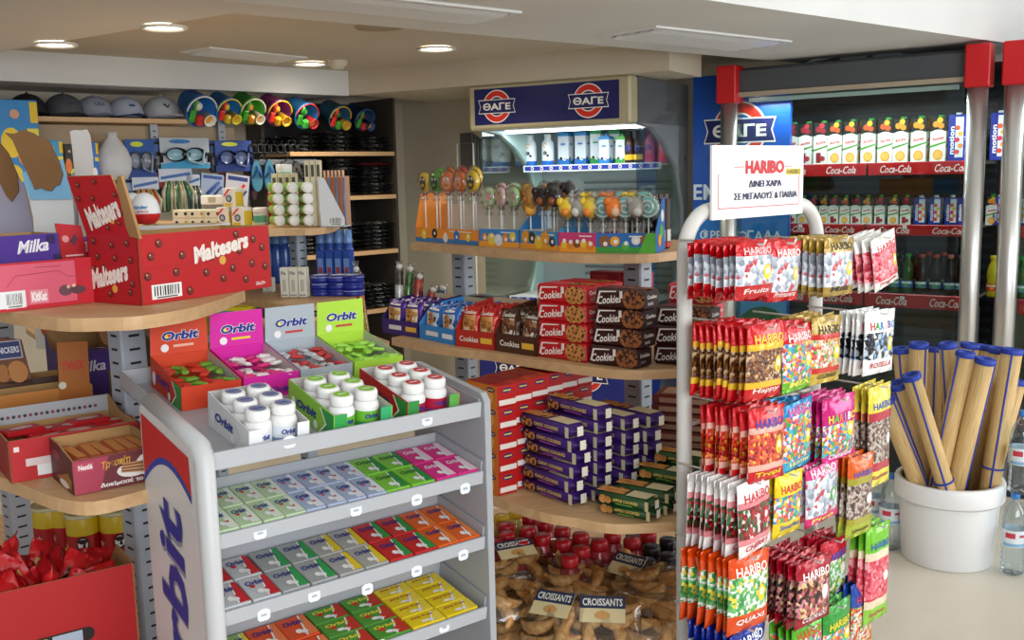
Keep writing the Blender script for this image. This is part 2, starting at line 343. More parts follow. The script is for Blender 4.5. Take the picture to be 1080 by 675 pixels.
# ================================================================== dairy cooler
fl, frr = V((-.211, 5.527, 0)), V((.613, 5.05, 0)); W = (frr-fl).length; RZ = ang(fl, frr)
t = thing('dairy_cooler', 'open dairy cooler with a dark blue sign over milk cartons', 'cooler', fl, RZ)
champ = '#a99d7c:m'
m = MB(); m.box((0, 0, 1.795), (W, .1, 2.035), '#b0a686:q', .012); m.box((.035, .1, 1.80), (W, .82, 2.03), '#8a8c90:q')
m.build('canopy', t)
m = MB(); f = Fr((.04, -.001, 1.822), (1, 0, 0), (0, 0, 1)); sw, sh = W-.1, .19
m.slab(f, [(0, 0), (sw, 0), (sw, sh), (0, sh)], '#10155c:q', .004)
dairy_logo(m, f, sw*.165, sh*.5, .185); dairy_logo(m, f, sw*.80, sh*.5, .185); m.build('sign_panel', t)
for sx, nm in ((0, 'end_panel'), (W-.03, 'end_panel')):
    m = MB(); prof = [(.1, 1.80), (.1, 2.03), (.83, 2.03), (.83, 0), (.3, 0), (.3, .2), (.76, 1.1), (.75, 1.36), (.66, 1.56), (.48, 1.70), (.3, 1.78)]
    n = len(prof); vs = [(sx, y, z) for y, z in prof]+[(sx+.03, y, z) for y, z in prof]
    m.add(vs, [(i, n+i, n+(i+1) % n, (i+1) % n) for i in range(n)]+[tuple(range(n)), tuple(range(n, 2*n))[::-1]], '#85888c:q' if sx else '#b8d4d0:q')
    if sx:
        fr2 = Fr((W, 0, 0), (0, 1, 0), (0, 0, 1))
        for zz in (1.93, 1.86): m.rect(fr2, .4, zz, .66, zz+.012, '#6c6f73'); 
        m.disc(fr2, .78, 1.62, .012, '#3a3c40')
    m.build(nm, t)
    g = MB(); g.box((sx+.008, .12, .75), (sx+.014, .82, 1.8), 'glass'); g.build('side_glass', t)
MB().box((.03, .78, .2), (W-.03, .825, 2.0), '#a8b4b6:q').build('back_panel', t)
m = MB()
for i in range(16): m.box((.32, .768, .86+i*.042), (W-.08, .78, .873+i*.042), '#70787a')
m.build('louvre_panel', t)
def strip_shelf(z, y0, x0, x1):
    s = MB(); s.box((x0, y0, z-.012), (x1, .77, z), '#dde6ea:q'); so_ = s.build('shelf', t); s = MB(); s.box((x0, y0-.008, z-.034), (x1, y0, z+.004), '#e8f0f6:q')
    f = Fr((x0, y0-.008, z-.03), (1, 0, 0), (0, 0, 1)); s.rect(f, .01, .004, x1-x0-.01, .028, '#2038a0')
    q = .06
    while q < x1-x0-.05: s.disc(f, q, .016, .011, '#dfe6f4', .0009, 8); s.disc(f, q, .016, .006, '#c02030', .0012, 6); q += .062
    s.build('price_strip', so_)
ZD = 1.60
strip_shelf(ZD, .5, .06, W-.034); strip_shelf(1.2, .42, .04, W-.034); strip_shelf(.85, .34, .04, W-.034)
m = MB(); m.box((0, .02, .1), (W, .8, .68), '#1a2478:q', .02); dairy_logo(m, Fr((0, .02, .12), (1, 0, 0), (0, 0, 1)), W*.72, .37, .2); dairy_logo(m, Fr((0, .02, .12), (1, 0, 0), (0, 0, 1)), W*.25, .37, .2)
m.box((.03, .06, 0), (W-.03, .78, .1), '#303338'); m.build('base_cabinet', t)
MB().box((.05, .3, 1.785), (W-.05, .34, 1.799), 'tube').build('light_tube', t)
ld = bpy.data.lights.new('cooler_light', 'AREA'); ld.shape = 'RECTANGLE'; ld.size = W-.1; ld.size_y = .06; ld.energy = 3.0; ld.color = (.9, .98, 1)
lo = bpy.data.objects.new('cooler_light', ld); COL.objects.link(lo); lo.parent = t; lo.location = (W/2, .32, 1.78)
dfr = Matrix.Translation(fl) @ Matrix.Rotation(RZ, 4, 'Z')
def dshelf(px, y): # a point on the upper dairy shelf below a pixel column, y deep
    o = dfr @ V((0, y, 0)); p = onp(px, 172, o, dfr.to_3x3() @ V((0, 1, 0))); return V((p.x, p.y, ZD+.001))
def milk_carton(w, d, h, c1, c2, gable=False):
    m = MB(); m.box((0, 0, 0), (w, d, h), '#eaf2f6:q', .002); F = faces(w, d, h)
    for fc, ww in (('front', w), ('right', d), ('left', d)):
        f = F[fc]; m.rect(f, 0, h*.9, ww, h, c1); m.rect(f, 0, 0, ww, h*.2, c2); m.disc(f, ww*.3, h*.22, ww*.13, '#20242a', n=8); m.disc(f, ww*.62, h*.2, ww*.16, '#f4f4f0', n=8); m.disc(f, ww*.66, h*.2, ww*.06, '#20242a', .0012, 6)
        m.disc(f, ww*.5, h*.66, ww*.3, '#d8e6f0', ry=h*.1); m.rect(f, ww*.3, h*.63, ww*.7, h*.68, c2, .0012)
    if gable: m.prism([(0, 0), (w, 0), (w, d), (0, d)], h, h+.001, c1)
    m.box((.1*w, .1*d, h), (.9*w, .9*d, h+.004), c1); m.cyl(w*.16, h+.004, h+.018, c1, 12, Matrix.Translation((w*.5, d*.5, 0)))
    return m
def bottle(prof, keys, n=16): return MB().lathe(prof, keys, n)
ds_l = []
for i, px in enumerate((560, 578)):
    m = bottle([(0, 0), (.033, 0), (.036, .006), (.036, .03), (.036, .11), (.033, .135), (.02, .155), (.018, .165)], ['#1f70c8:q', '#1f70c8:q', '#1f70c8:q', '#eef4f6:q', '#eef4f6:q', '#dfeef2:q', '#eef4f6:q'])
    c = Cyl(.036); m.disc(c, .0, .075, .012, '#1c2230', .0008, 8); m.disc(c, .016, .06, .008, '#1c2230', .0008, 8); m.arc(c, 0, .12, .008, .013, 0, PI*1.6, '#e0b030', .001, 8)
    p = dshelf(px, .62); o = thing('milk_bottle', ('white milk bottle with blue base, nearer the cooler end' if i == 0 else 'white milk bottle with blue base, beside the blue milk cartons'), 'bottle', p, RZ, 'white bottles on the dairy shelf')
    m.build('body', o); MB().cyl(.02, .162, .185, '#e8f2f4:q', 14, bev=.002).build('cap', o)
for i, (px, w, h, c1, c2, lab) in enumerate(((594, .07, .19, '#2a98d8:q', '#2a7cc8', 'tall blue and white milk carton, first in the dairy row'), (612, .07, .19, '#2a98d8:q', '#2a7cc8', 'tall blue and white milk carton, second in the dairy row'),
      (628, .068, .195, '#2ba860:q', '#2a9a50', 'tall green topped milk carton behind the short blue one'), (637, .06, .155, '#2a98d8:q', '#2a7cc8', 'short blue milk carton between two green ones'), (648, .066, .19, '#2ba860:q', '#2a9a50', 'tall green topped milk carton behind the short green one'), (654, .055, .15, '#58bc48:q', '#3a9a40', 'short green milk carton beside the chocolate drinks'))):
    p = dshelf(px, .56 if h < .16 else .66); p -= UD*w/2
    o = tag(milk_carton(w, .07, h, c1, c2).build('milk_carton', loc=p, rz=RZ), lab, 'milk carton', 'milk cartons on the dairy shelf')
for i, (px, c, lab) in enumerate(((664, '#3a2014', 'chocolate drink bottle with yellow label, beside the green cartons'), (674, '#3a2014', 'chocolate drink bottle with yellow label, beside the pink bottles'), (686, '#e07888', 'pale pink milk drink bottle with blue label'), (700, '#e8508c', 'deep pink milk drink bottle at the end of the row'))):
    p = dshelf(px, .58); o = thing('milk_drink_bottle', lab, 'bottle', p, RZ, 'flavoured milk bottles')
    m = bottle([(0, 0), (.026, 0), (.029, .006), (.029, .045), (.026, .06), (.029, .075), (.029, .125), (.016, .15), (.014, .16)], c+':q'); cc = Cyl(.0292)
    m.rect(cc, -.035, .02, .035, .05, '#e8c030' if i < 2 else '#e84060', .0006, 8); m.disc(cc, 0, .085, .016, '#3048a8' if i != 3 else '#f0c0d0'); m.build('body', o)
    MB().cyl(.0165, .155, .178, ('#20242c:q', '#20242c:q', '#d04858:q', '#e8508c:q')[i], 12, bev=.002).build('cap', o)
# ================================================================== blue milk poster
cl, cr = at(770, 72, 5.3), at(1034, 50, 4.6); cl.z = cr.z = 0
CW = (cr-cl).length; CRZ = ang(cl, cr); ce = (cr-cl).normalized(); cn = V((-ce.y, ce.x, 0))
o = cl+cn*.14
p0, p1 = onp(731, 85, o, cn), onp(834, 85, o, cn); pw = (p1-p0).length
def poster(x0, x1):
    m = MB(); f = Fr((0, 0, .1), (1, 0, 0), (0, 0, 1))
    def clipped(fn):
        q = MB(); fn(q); me = q.mesh('clip'); bm = bmesh.new(); bm.from_mesh(me)
        for c, s_ in ((x0, 1), (x1, -1)): bmesh.ops.bisect_plane(bm, geom=bm.verts[:]+bm.edges[:]+bm.faces[:], dist=1e-6, plane_co=(c, 0, 0), plane_no=(-s_, 0, 0), clear_outer=True)
        bm.verts.ensure_lookup_table(); m.add([v.co[:] for v in bm.verts], [[v.index for v in fc.verts] for fc in bm.faces], [q.keys[fc.material_index] for fc in bm.faces]); bm.free(); bpy.data.meshes.remove(me)
    def art(q):
        q.rect(f, .004, .5, pw-.004, 1.25, '#2a7cd0:q'); q.rect(f, .004, .3, pw-.004, .75, '#5aa4e0:q', .001); q.disc(f, .1, .52, .13, '#dcecf6', .0014, 16, .07); q.disc(f, .38, .56, .1, '#dcecf6', .0014, 16, .06)
        q.disc(f, .14, .5, .16, '#2f7d36', .002, 20, .16); q.disc(f, .42, .46, .2, '#2a6c34', .0022, 20, .26); q.rect(f, .004, .1, pw-.004, .5, '#3a8c3c', .0026)
        dairy_logo(q, f, .27, 1.66, .33)
        for s_, x, z, h in (('ΕΜ', .075, 1.335, .085), ('ΦΡΕΣΚΟ', .185, 1.1, .058), ('ΓΑΛΑ', .42, 1.1, .058)): q.text(f, s_, x, z, h=h, k='#e4eefa', off=.02)
    m.box((x0, 0, .1), (x1, .03, 2.06), '#1450b0:q'); clipped(art); return m
xs_ = ((onp(763, 85, o, cn))-p0).length
tag(poster(0, xs_).build('milk_poster_board', loc=(p0.x, p0.y, 0), rz=CRZ), 'tall blue milk advertising board beside the drinks cooler', 'advertising board')
# ================================================================== drinks coolers
def pole(h, name='corner_post'):
    m = MB(); n = 20; vs = []; fs = []
    prof = [(.047*math.cos(a)*1.0, .038*math.sin(a)) for a in [2*PI*i/n for i in range(n)]]
    return prof
ZT = [0]*3
def cplane(y): return cl+cn*y
def zc(px, py, y): return onp(px, py, cplane(y), cn).z
STR = [(zc(930, 172, .22), zc(930, 185, .22)), (zc(930, 237, .22), zc(930, 248, .22)), (zc(930, 309, .22), zc(930, 323, .22))]
def cooler(loc, w, lab, poles, logos, full):
    t = thing('drinks_cooler', lab, 'cooler', loc, CRZ, 'glass fronted drinks coolers')
    for x in poles:
        m = MB(); pf = [(x+.044*math.cos(2*PI*i/20), .036*math.sin(2*PI*i/20)-.01) for i in range(20)]
        m.prism(pf, .06, 1.90, '#cfcdca:m'); 
        for i in range(20): m.sm[i] = True
        m.build('corner_post', t)
        m = MB(); m.box((x-.052, -.06, 1.895), (x+.055, .05, 2.085), '#c81018:q', .006); m.build('post_cap', t)
    m = MB(); m.box((.05, -.01, 1.945), (w-.05, .5, 2.06), '#4b4e52:q', .006); m.box((.05, -.02, 1.925), (w-.05, .02, 1.947), '#a89a84:q'); m.box((.05, .05, 2.06), (w-.05, .62, 2.075), '#3c3f43:q'); m.build('top_beam', t)
    m = MB(); m.box((.0, .62, .05), (w, .68, 2.06), '#1b1f24:q')
    for i in range(30): m.box((.14, .612, .3+i*.055), (w-.02, .62, .32+i*.055), '#30363c:q')
    m.build('back_panel', t)
    MB().box((.0, .03, .0), (w, .66, .3), '#24282c:q', .01).build('base', t)
    m = MB()                                                            # dark slotted riser under the lowest shelf
    m.box((.14, .40, .3), (w-.03, .42, STR[2][1]), '#262b30:q')
    for i in range(9): m.box((.16, .394, .36+i*.055), (w-.05, .40, .39+i*.055), '#3a4148:q')
    m.build('riser_panel', t)
    for zt, zb in STR+[(.36, .3)]:
        s = MB(); x0 = .13 if full else .02
        s.box((x0, .22, zt-.016), (w-.02, .62, zt), '#3a3e42:q'); so_ = s.build('shelf', t); s = MB()
        half = (x0+w-.02)/2
        for xa, xb in (((x0, half-.006), (half+.006, w-.02)) if full else ((x0, w-.02),)):
            s.box((xa, .2, zb), (xb, .22, zt+.002), '#b0121c:q', .003); f = Fr((xa, .2, (zb+zt)/2), (1, 0, 0), (0, 0, 1)); L = xb-xa; n = 2 if L > .4 else 1
            for q in range(n):
                x = L*(q+.52)/n if full else .12; s.text(f, 'Coca-Cola', x, 0, h=(zt-zb)*.62, w=L*.29 if full else .19, k='#f2dcd8', off=.012, shear=.35)
            if zt < 1.4: s.rect(f, L*.34, .008, L*.38, .026, '#e8e0e0', .0016)
        s.build('price_strip', so_)
    MB().box((.03, .0, .32), (w-.06, .006, 1.93), 'glass').build('door_glass', t)
    MB().box((.01, .03, .32), (.016, .6, 1.93), 'glass').build('side_glass', t)
    ld = bpy.data.lights.new('cooler_light', 'AREA'); ld.shape = 'RECTANGLE'; ld.size = w-.2; ld.size_y = .05; ld.energy = 9; ld.color = (.95, .98, 1); lo = bpy.data.objects.new('cooler_light', ld); COL.objects.link(lo); lo.parent = t; lo.location = (w/2, .08, 1.89)
    m = MB(); m.box((.08, .06, 1.90), (w-.1, .09, 1.92), '#d8e4e8:q'); m.build('light_strip', t)
    return t
CC = cooler(cl, CW, 'glass fronted drinks cooler with red price strips behind the straw mats', (0, CW), 2, True)
c2 = cl+ce*(CW+.155)
po = poster(xs_+.06, pw).build('printed_panel', CC); po.location = (CC.matrix_basis.inverted() @ V((p0.x, p0.y, 0)))
C2 = cooler(c2, 1.0, 'second drinks cooler, mostly cut off by the edge of the view', (0, 1.0), 1, False)
m = MB(); m.box((0, 0, 0), (.3, .1, .05), '#75787b:q', .004); m.disc(Fr((0, 0, 0), (1, 0, 0), (0, 0, 1)), .15, .028, .018, '#18181a')
p = cplane(.2)+ce*(CW*.42); t = thing('control_box', 'small grey control box with cable on top of the drinks cooler', 'control box', (p.x, p.y, 2.075), CRZ)
m.build('housing', t); MB().tube([(.14, -.004, .03), (.0, -.03, .035), (-.12, -.04, .02), (-.16, -.05, .005)], .008, '#8a8c8e:q').build('cable', t)
def cshelf(px, py, y, z): p = onp(px, py, cplane(y), cn); return V((p.x, p.y, z+.001))
def juice(w, d, h, fruit, motion=False):
    m = MB(); m.box((0, 0, 0), (w, d, h), '#20241c:q' if not motion else '#2238a0:q', .002); F = faces(w, d, h)
    for fc, ww in (('front', w), ('left', d), ('right', d)):
        f = F[fc]
        if motion:
            m.rect(f, ww*.04, 0, ww*.42, h, '#1c2f98'); m.text(f, 'motion', ww*.24, h*.45, h=ww*.3, w=h*.6, k='#eef0f6', rot=PI/2, off=.03)
            m.rect(f, ww*.45, h*.08, ww*.95, h*.95, '#e6ecf6')
            for i in range(5): m.disc(f, ww*(.58+.2*(i % 2)), h*(.2+.13*i), ww*.17, ('#e04830', '#f0a030', '#d83858', '#f0c040', '#e86030')[i], .001+.0002*i, 8)
        else:
            m.rect(f, 0, 0, ww, h*.68, '#e9ece4'); m.disc(f, ww*.5, h*.62, ww*.5, '#e9ece4', .0008, 12, h*.1)
            c = ('#a01828', '#e08a1c', '#c8501c')[fruit]
            m.disc(f, ww*.35, h*.84, ww*.22, c, .001, 8); m.disc(f, ww*.68, h*.8, ww*.2, c, .0011, 8); m.disc(f, ww*.6, h*.93, ww*.2, '#e0b020' if fruit else '#c83040', .0012, 8)
            m.disc(f, ww*.5, h*.5, ww*.43, '#f6f8f4', .0014, 12, h*.1); m.text(f, 'Amita', ww*.5, h*.52, w=ww*.74, h=h*.085, k='#c81c24', off=.03, rot=.22, l=.002)
            m.poly(f, [(0, h*.36), (ww, h*.46), (ww, h*.42), (0, h*.31)], '#5a9a34', .0016)
            if fruit: m.disc(f, ww*.52, h*.15, ww*.33, '#e8a032', .0016, 12, h*.12); m.disc(f, ww*.52, h*.15, ww*.25, '#f2bc58', .0018, 10, h*.09)
            else: m.rect(f, ww*.2, h*.04, ww*.55, h*.28, '#8c1420', .0016); m.disc(f, ww*.66, h*.14, ww*.2, '#b02434', .0016, 8)
    m.cyl(w*.2, h, h+.012, '#3aa040:q' if not motion else '#d8dce8:q', 10, Matrix.Translation((w*.5, d*.6, 0)))
    return m.mesh('juice_carton')
def meshobj(name, me, loc, rz, lab, cat, group=None):
    o = bpy.data.objects.new(name, me); COL.objects.link(o); o.location = loc; o.rotation_euler = (0, 0, rz); return tag(o, lab, cat, group)
big = [juice(.072, .09, .215, i) for i in range(3)]; bigm = juice(.072, .09, .222, 0, True)
xs = [834, 849, 865, 880, 896, 915, 933, 949, 968, 988.6]
frn = ['red grape', 'red grape', 'red grape', 'orange mix', 'orange mix', 'orange mix', 'orange mix', 'orange', 'orange', 'orange']
for i, x in enumerate(xs):
    p = cshelf(x, 165, .27, STR[0][0]) - ce*.036
    meshobj('juice_carton', big[(0, 0, 0, 2, 2, 2, 2, 1, 1, 1)[i]], p, CRZ, f'tall {frn[i]} juice carton, {ORD[i]} from the white sign, top cooler shelf', 'juice carton', 'tall juice cartons on the top cooler shelf')
for i, x in enumerate((1007.5, 1023)):
    p = cshelf(x, 165, .27, STR[0][0]) - ce*.036
    meshobj('juice_carton', bigm, p, CRZ, ('tall blue juice carton next to the last orange one, top cooler row', 'tall blue juice carton half behind the cooler post, top row')[i], 'juice carton', 'tall juice cartons on the top cooler shelf')
sm = [juice(.05, .05, .135, i) for i in range(3)]; smm = juice(.056, .05, .132, 0, True)
xs = [824, 835, 846, 857, 868.7, 879, 890.7, 902.4, 914, 927.5, 942, 954.8, 969, 985, 1002, 1015]
for i, x in enumerate(xs):
    p = cshelf(x, 230, .26, STR[1][0]) - ce*.026
    mo = i >= 12
    meshobj('juice_carton', smm if mo else sm[(1, 0, 2, 0)[i % 4]], p, CRZ, f'small {"blue" if mo else "white"} juice carton, {ORD[i]} from the white sign, middle cooler shelf', 'juice carton', 'small juice cartons on the middle cooler shelf')
def softdrink(body, capc, lab1, h=.2):
    prof = [(0, 0), (.024, 0), (.029, .008), (.029, .05), (.026, .075), (.029, .1), (.029, .12), (.022, .15), (.0125, .172), (.0125, .185)]
    m = MB(); m.lathe([(r, z*h/.2) for r, z in prof], body+':g', 14); c = Cyl(.0294); m.rect(c, -.05, .03*h/.2, .05, .065*h/.2, lab1[0], .0008, 8); m.rect(c, -.03, .05*h/.2, .03, .06*h/.2, lab1[1], .0014, 6); m.disc(c, 0, .045*h/.2, .01, lab1[2], .0016, 8)
    return m, h, capc
kinds = [softdrink('#2c5c28', '#20a040', ('#3c78b8', '#e8eef4', '#58b040')), softdrink('#160e0c', '#d84030', ('#3a78a0', '#e8eef4', '#50a848')), softdrink('#160e0c', '#e88878', ('#3a78a0', '#e8eef4', '#50a848')), softdrink('#120c0a', '#101012', ('#a01018', '#f0f0f0', '#a01018'))]
kn = ['green bottle with green cap', 'dark drink bottle with red cap', 'dark drink bottle with pale red cap', 'black capped cola bottle']
row3 = [(828, 3, .3), (842, 3, .3), (857, 3, .3), (872, 3, .3), (900, 3, .3), (914, 3, .3), (928, 3, .3), (943, 0, .27), (957, 0, .27), (971.6, 1, .27), (986.7, 1, .27), (1001.5, 2, .27), (1014, 2, .27), (950, 3, .42), (965, 3, .42), (979, 1, .42), (994, 1, .42)]
protos = {}
for i, (x, kd, y) in enumerate(row3):
    p = cshelf(x, 300, y, STR[2][0]); back = y > .4
    lab = f'{kn[kd]}, {"rear" if back else "front"} line on the cooler, {ORD[i-13 if back else i]} from the sign'
    if kd not in protos:
        m, h, cp = kinds[kd]; t = thing('soft_drink_bottle', lab, 'bottle', p, CRZ, 'bottles on the lower cooler shelf'); m.build('body', t); MB().cyl(.0155, .182, .2, cp+':q', 12, bev=.002).build('cap', t); protos[kd] = t
    else: dup(protos[kd], p, CRZ, lab)
# the few goods seen in the second cooler
for i, (x, z, me, nm, cat, lab) in enumerate(((1049, STR[0][0], bigm, 'juice_carton', 'juice carton', 'tall blue carton seen between the two cooler posts, top shelf'), (1077, STR[0][0], big[1], 'juice_carton', 'juice carton', 'tall orange carton at the edge of the view, top shelf of second cooler'),
       (1048, STR[1][0], sm[1], 'juice_carton', 'juice carton', 'small carton seen between the two cooler posts, middle shelf'), (1055, STR[1][0], smm, 'juice_carton', 'juice carton', 'small blue carton beside the second cooler post, middle shelf'), (1077, STR[1][0], smm, 'juice_carton', 'juice carton', 'small blue carton at the edge of the view, middle shelf'))):
    p = cshelf(x, 200, .28, z) - ce*.03; meshobj(nm, me, p, CRZ, lab, cat)
p = cshelf(1047, 300, .28, STR[2][0]); 
m, h, cp = softdrink('#c8b820', '#d8c820', ('#d83020', '#f0e8c0', '#e8a020')); t = thing('soft_drink_bottle', 'yellow capped bottle seen between the two cooler posts', 'bottle', p, CRZ); m.build('body', t); MB().cyl(.0155, .182, .2, '#d8c820:q', 12, bev=.002).build('cap', t)
dup(protos[0], cshelf(1078, 300, .28, STR[2][0]), CRZ, 'green capped bottle at the edge of the view, second cooler')
# ================================================================== bucket of beach mats
BC = V((1.715, 3.80, 0))
t = thing('white_bucket', 'big white plastic bucket on the floor holding rolled straw mats', 'bucket', BC)
m = MB(); m.lathe([(0, .004), (.163, .0), (.168, .006), (.187, .27), (.187, .33), (.18, .33), (.18, .27), (.16, .012), (0, .012)], '#e6e6e6:q', 48); m.build('body', t)
m = MB(); m.lathe([(.188, .262), (.199, .256), (.203, .265), (.203, .325), (.199, .334), (.180, .334), (.180, .328), (.186, .325)], '#ebebeb:q', 48); m.build('rim', t)
mats = [(959, 396, 3.62, 995, 3.68, 'slanting before the others, wide open end'), (1018, 371, 3.66, 1017, 3.70, 'upright at the front centre'), (1039, 378, 3.64, 1024, 3.70, 'front one with the blue seam and open blue end'), (1072, 368, 3.70, 1043, 3.72, 'thick one leaning away from the sweet rack'),
        (999, 362, 3.74, 1005, 3.77, 'upright with a blue seam, behind the slanting one'), (972, 362, 3.80, 990, 3.80, 'tall one behind the slanting mat, beside the sweet bags'), (951, 367, 3.88, 984, 3.86, 'rearmost one next to the sweet bags'), (942, 404, 3.72, 983, 3.76, 'low one close behind the slanting mat'),
        (931, 420, 3.68, 972, 3.72, 'lowest one leaning toward the sweet rack'), (1082, 400, 3.76, 1052, 3.78, 'cut off by the edge of the view'), (1053, 367, 3.80, 1036, 3.82, 'between the front seam mat and the thick one'), (1024, 362, 3.88, 1014, 3.90, 'hidden behind the front centre mat'), (1039, 364, 3.90, 1028, 3.90, 'rear one below the silver cooler posts'), (986, 366, 3.92, 998, 3.90, 'rear one filling the gap beside the blue seam mat')]
segs = []
for i, (tx, ty, Yt, rx, Yr, d) in enumerate(mats):
    T = at(tx, ty, Yt); R_ = at(rx, 505, Yr); dr = (T-R_).normalized(); B = R_ + dr*((.03-R_.z)/dr.z)
    q = V((B.x-BC.x, B.y-BC.y, 0))
    if q.length > .11: q = q*(.11/q.length); B = V((BC.x+q.x, BC.y+q.y, .03))
    segs.append([B, T, .0325+(.002 if i % 3 == 2 else 0)+(.005 if i == 3 else 0)])
T0 = [s_[1].copy() for s_ in segs]
for it in range(300):                                                # settle the rolls side by side
    for i in range(len(segs)):
        for j in range(i):
            for k in range(7):
                t_ = k/6; a, b = segs[i], segs[j]; dv = (a[0].lerp(a[1], t_)-b[0].lerp(b[1], t_)); dv.z = 0; need = (a[2]+b[2])*1.03
                if dv.length < need:
                    dv = (dv if dv.length > 1e-5 else V((.01, .02, 0))).normalized()*(need-dv.length)*.25
                    a[0] += dv*(1.1-t_); a[1] += dv*t_*.8; b[0] -= dv*(1.1-t_); b[1] -= dv*t_*.8
        a = segs[i]; a[1] += (T0[i]-a[1])*.12
        for k in (0, 1):
            p = a[0] if k == 0 else a[0].lerp(a[1], (.33-a[0].z)/(a[1].z-a[0].z)); q = V((p.x-BC.x, p.y-BC.y, 0)); lim = (.160 if k == 0 else .183)-a[2]
            if q.length > lim:
                sh_v = q*(lim/q.length-1)
                if k == 0: a[0] += sh_v
                else: a[0] += sh_v*.7; a[1] += sh_v*.7
for i, (tx, ty, Yt, rx, Yr, d) in enumerate(mats):
    B, T, r = segs[i]; ax = (T-B); L = ax.length; ax.normalize()
    rot = V((0, 0, 1)).rotation_difference(ax).to_euler()
    t = thing('beach_mat', 'rolled straw mat in the bucket, '+d, 'beach mat', B, group='rolled straw mats in the bucket', rot=rot)
    MB().lathe([(0, 0), (r, 0), (r, L*.5), (r, L-.012), (r*.55, L-.014), (r*.5, L-.04), (0, L-.04)], 'straw', 20).build('roll', t)
    m = MB(); m.lathe([(r+.0005, L-.02), (r+.003, L-.016), (r+.003, L), (r*.62, L+.001), (r*.55, L-.012)], '#1c3aa4', 20); m.lathe([(r*.5, L-.01), (r*.42, L), (r*.34, L-.008)], '#1c3aa4', 16); m.build('end_binding', t)
    a = [-1.9, -2.7, -.6, -2.0, -2.6, -1.2, -2.2, -2.4, -.9, -2.0, -1.0, -1.6, -1.4, -1.9][i]
    # seam faces the viewer's side
    m = MB(); rotm = rot.to_matrix().inverted(); vv = rotm @ V((math.cos(a), math.sin(a), 0)); aa = math.atan2(vv.y, vv.x)
    m.tube([((r+.001)*math.cos(aa), (r+.001)*math.sin(aa), z) for z in (0, L*.5, L-.01)], .0035, '#1c3aa4', 6); m.build('seam_binding', t)
    if i in (0, 1, 3): m = MB(); m.tube([((r+.002)*math.cos(2*PI*j/16), (r+.002)*math.sin(2*PI*j/16), L*.44) for j in range(17)], .004, '#1c3aa4', 6); m.build('tie', t)
# ================================================================== water bottles
wb = None
def water(loc, lab):
    global wb
    if wb: return dup(wb, loc, 0, lab)
    t = thing('water_bottle', lab, 'bottle', loc, 0, 'clear water bottles on the floor')
    prof = [(0, .004), (.03, 0), (.042, .008)]+[(.042-(.003 if i % 2 else 0), .012+i*.011) for i in range(8)]+[(.044, .11), (.044, .185), (.042, .2), (.043, .215), (.036, .25), (.016, .285), (.0135, .29), (.0135, .30)]
    MB().lathe(prof, 'waterclear', 20).build('body', t)
    m = MB(); m.lathe([(.0445, .115), (.0445, .18)], '#dfe8ee:q', 20); c = Cyl(.0447); m.rect(c, -.06, .118, .06, .13, '#88b4d8', .0006, 10); m.rect(c, -.05, .15, -.015, .17, '#c83848', .0008, 3); m.rect(c, .0, .155, .04, .165, '#c05060', .001, 3); m.build('label', t)
    MB().cyl(.016, .296, .318, '#2f7cc8:q', 14, bev=.002).build('cap', t); wb = t; return t
p = on(1067, 604, 0); water((p.x, p.y, 0), 'clear water bottle on the floor beside the bucket, lower one of the stack')
q = V((p.x+.095, p.y-.03, 0)); water(q, 'clear water bottle on the floor at the edge of the view')
water((p.x+.012, p.y+.0, .319), 'clear water bottle standing on top of the lower bottle, edge of view')
r_ = on(938, 578, 0); water((r_.x, r_.y, 0), 'clear water bottle on the floor between rack and bucket, nearer the bucket')
r_ = on(921, 566, 0); water((r_.x, r_.y, 0), 'clear water bottle on the floor half hidden behind the sweet bags')

p = at(483, 178, 5.9); t = thing('wire_rack', 'small white wire rack with dark bags beside the dairy cooler', 'wire rack', V((p.x, p.y, 1.0)), RZ)
m = MB(); m.tube([(0, 0, -1.0), (0, 0, .74), (.11, 0, .74), (.11, 0, -1.0)], .005, '#d8d6d0:q', 6); m.tube([(-.02, .1, -.99), (.13, .1, -.99)], .006, '#d8d6d0:q', 6); m.tube([(0, 0, -.99), (0, .1, -.99)], .006, '#d8d6d0:q', 6); m.tube([(.11, 0, -.99), (.11, .1, -.99)], .006, '#d8d6d0:q', 6); m.build('wire_frame', t)
for i in range(4): m = MB(); m.box((.01, .01+.03*i, .52), (.10, .03+.03*i, .80-.01*i), '#34302c:c', .006); m.build('dark_bag', t)
# ================================================================== shelving parts
def post(t, p, rz, z1, w=.06, d=.05, k='#9aa4b0:q', z0=0.):
    m = MB(); m.box((-w/2, -d/2, z0), (w/2, d/2, z1), k, .004)
    for fr, ww in ((Fr((-w/2, -d/2, z0), (1, 0, 0), (0, 0, 1)), w), (Fr((w/2, -d/2, z0), (0, 1, 0), (0, 0, 1)), d), (Fr((-w/2, d/2, z0), (0, -1, 0), (0, 0, 1)), d)):
        q = .1
        while q < z1-z0-.01: m.rect(fr, ww*.3, q, ww*.72, q+.005, '#16181c'); q += .0285
    inv = t.matrix_basis.inverted() if t else None
    o = m.build('upright_post', t); o.location = inv @ V((p[0], p[1], 0)); o.rotation_euler = (0, 0, rz - t.rotation_euler.z); return o
def outline_shelf(t, pts, z, th=.022, name='shelf'):
    n = len(pts); a = sum(pts[i][0]*pts[(i+1) % n][1]-pts[(i+1) % n][0]*pts[i][1] for i in range(n))
    if a < 0: pts = pts[::-1]
    m = MB(); m.prism(pts, z-th, z, 'wood'); o = m.build(name, t); o.location = t.matrix_basis.inverted() @ V((0, 0, 0)); return o
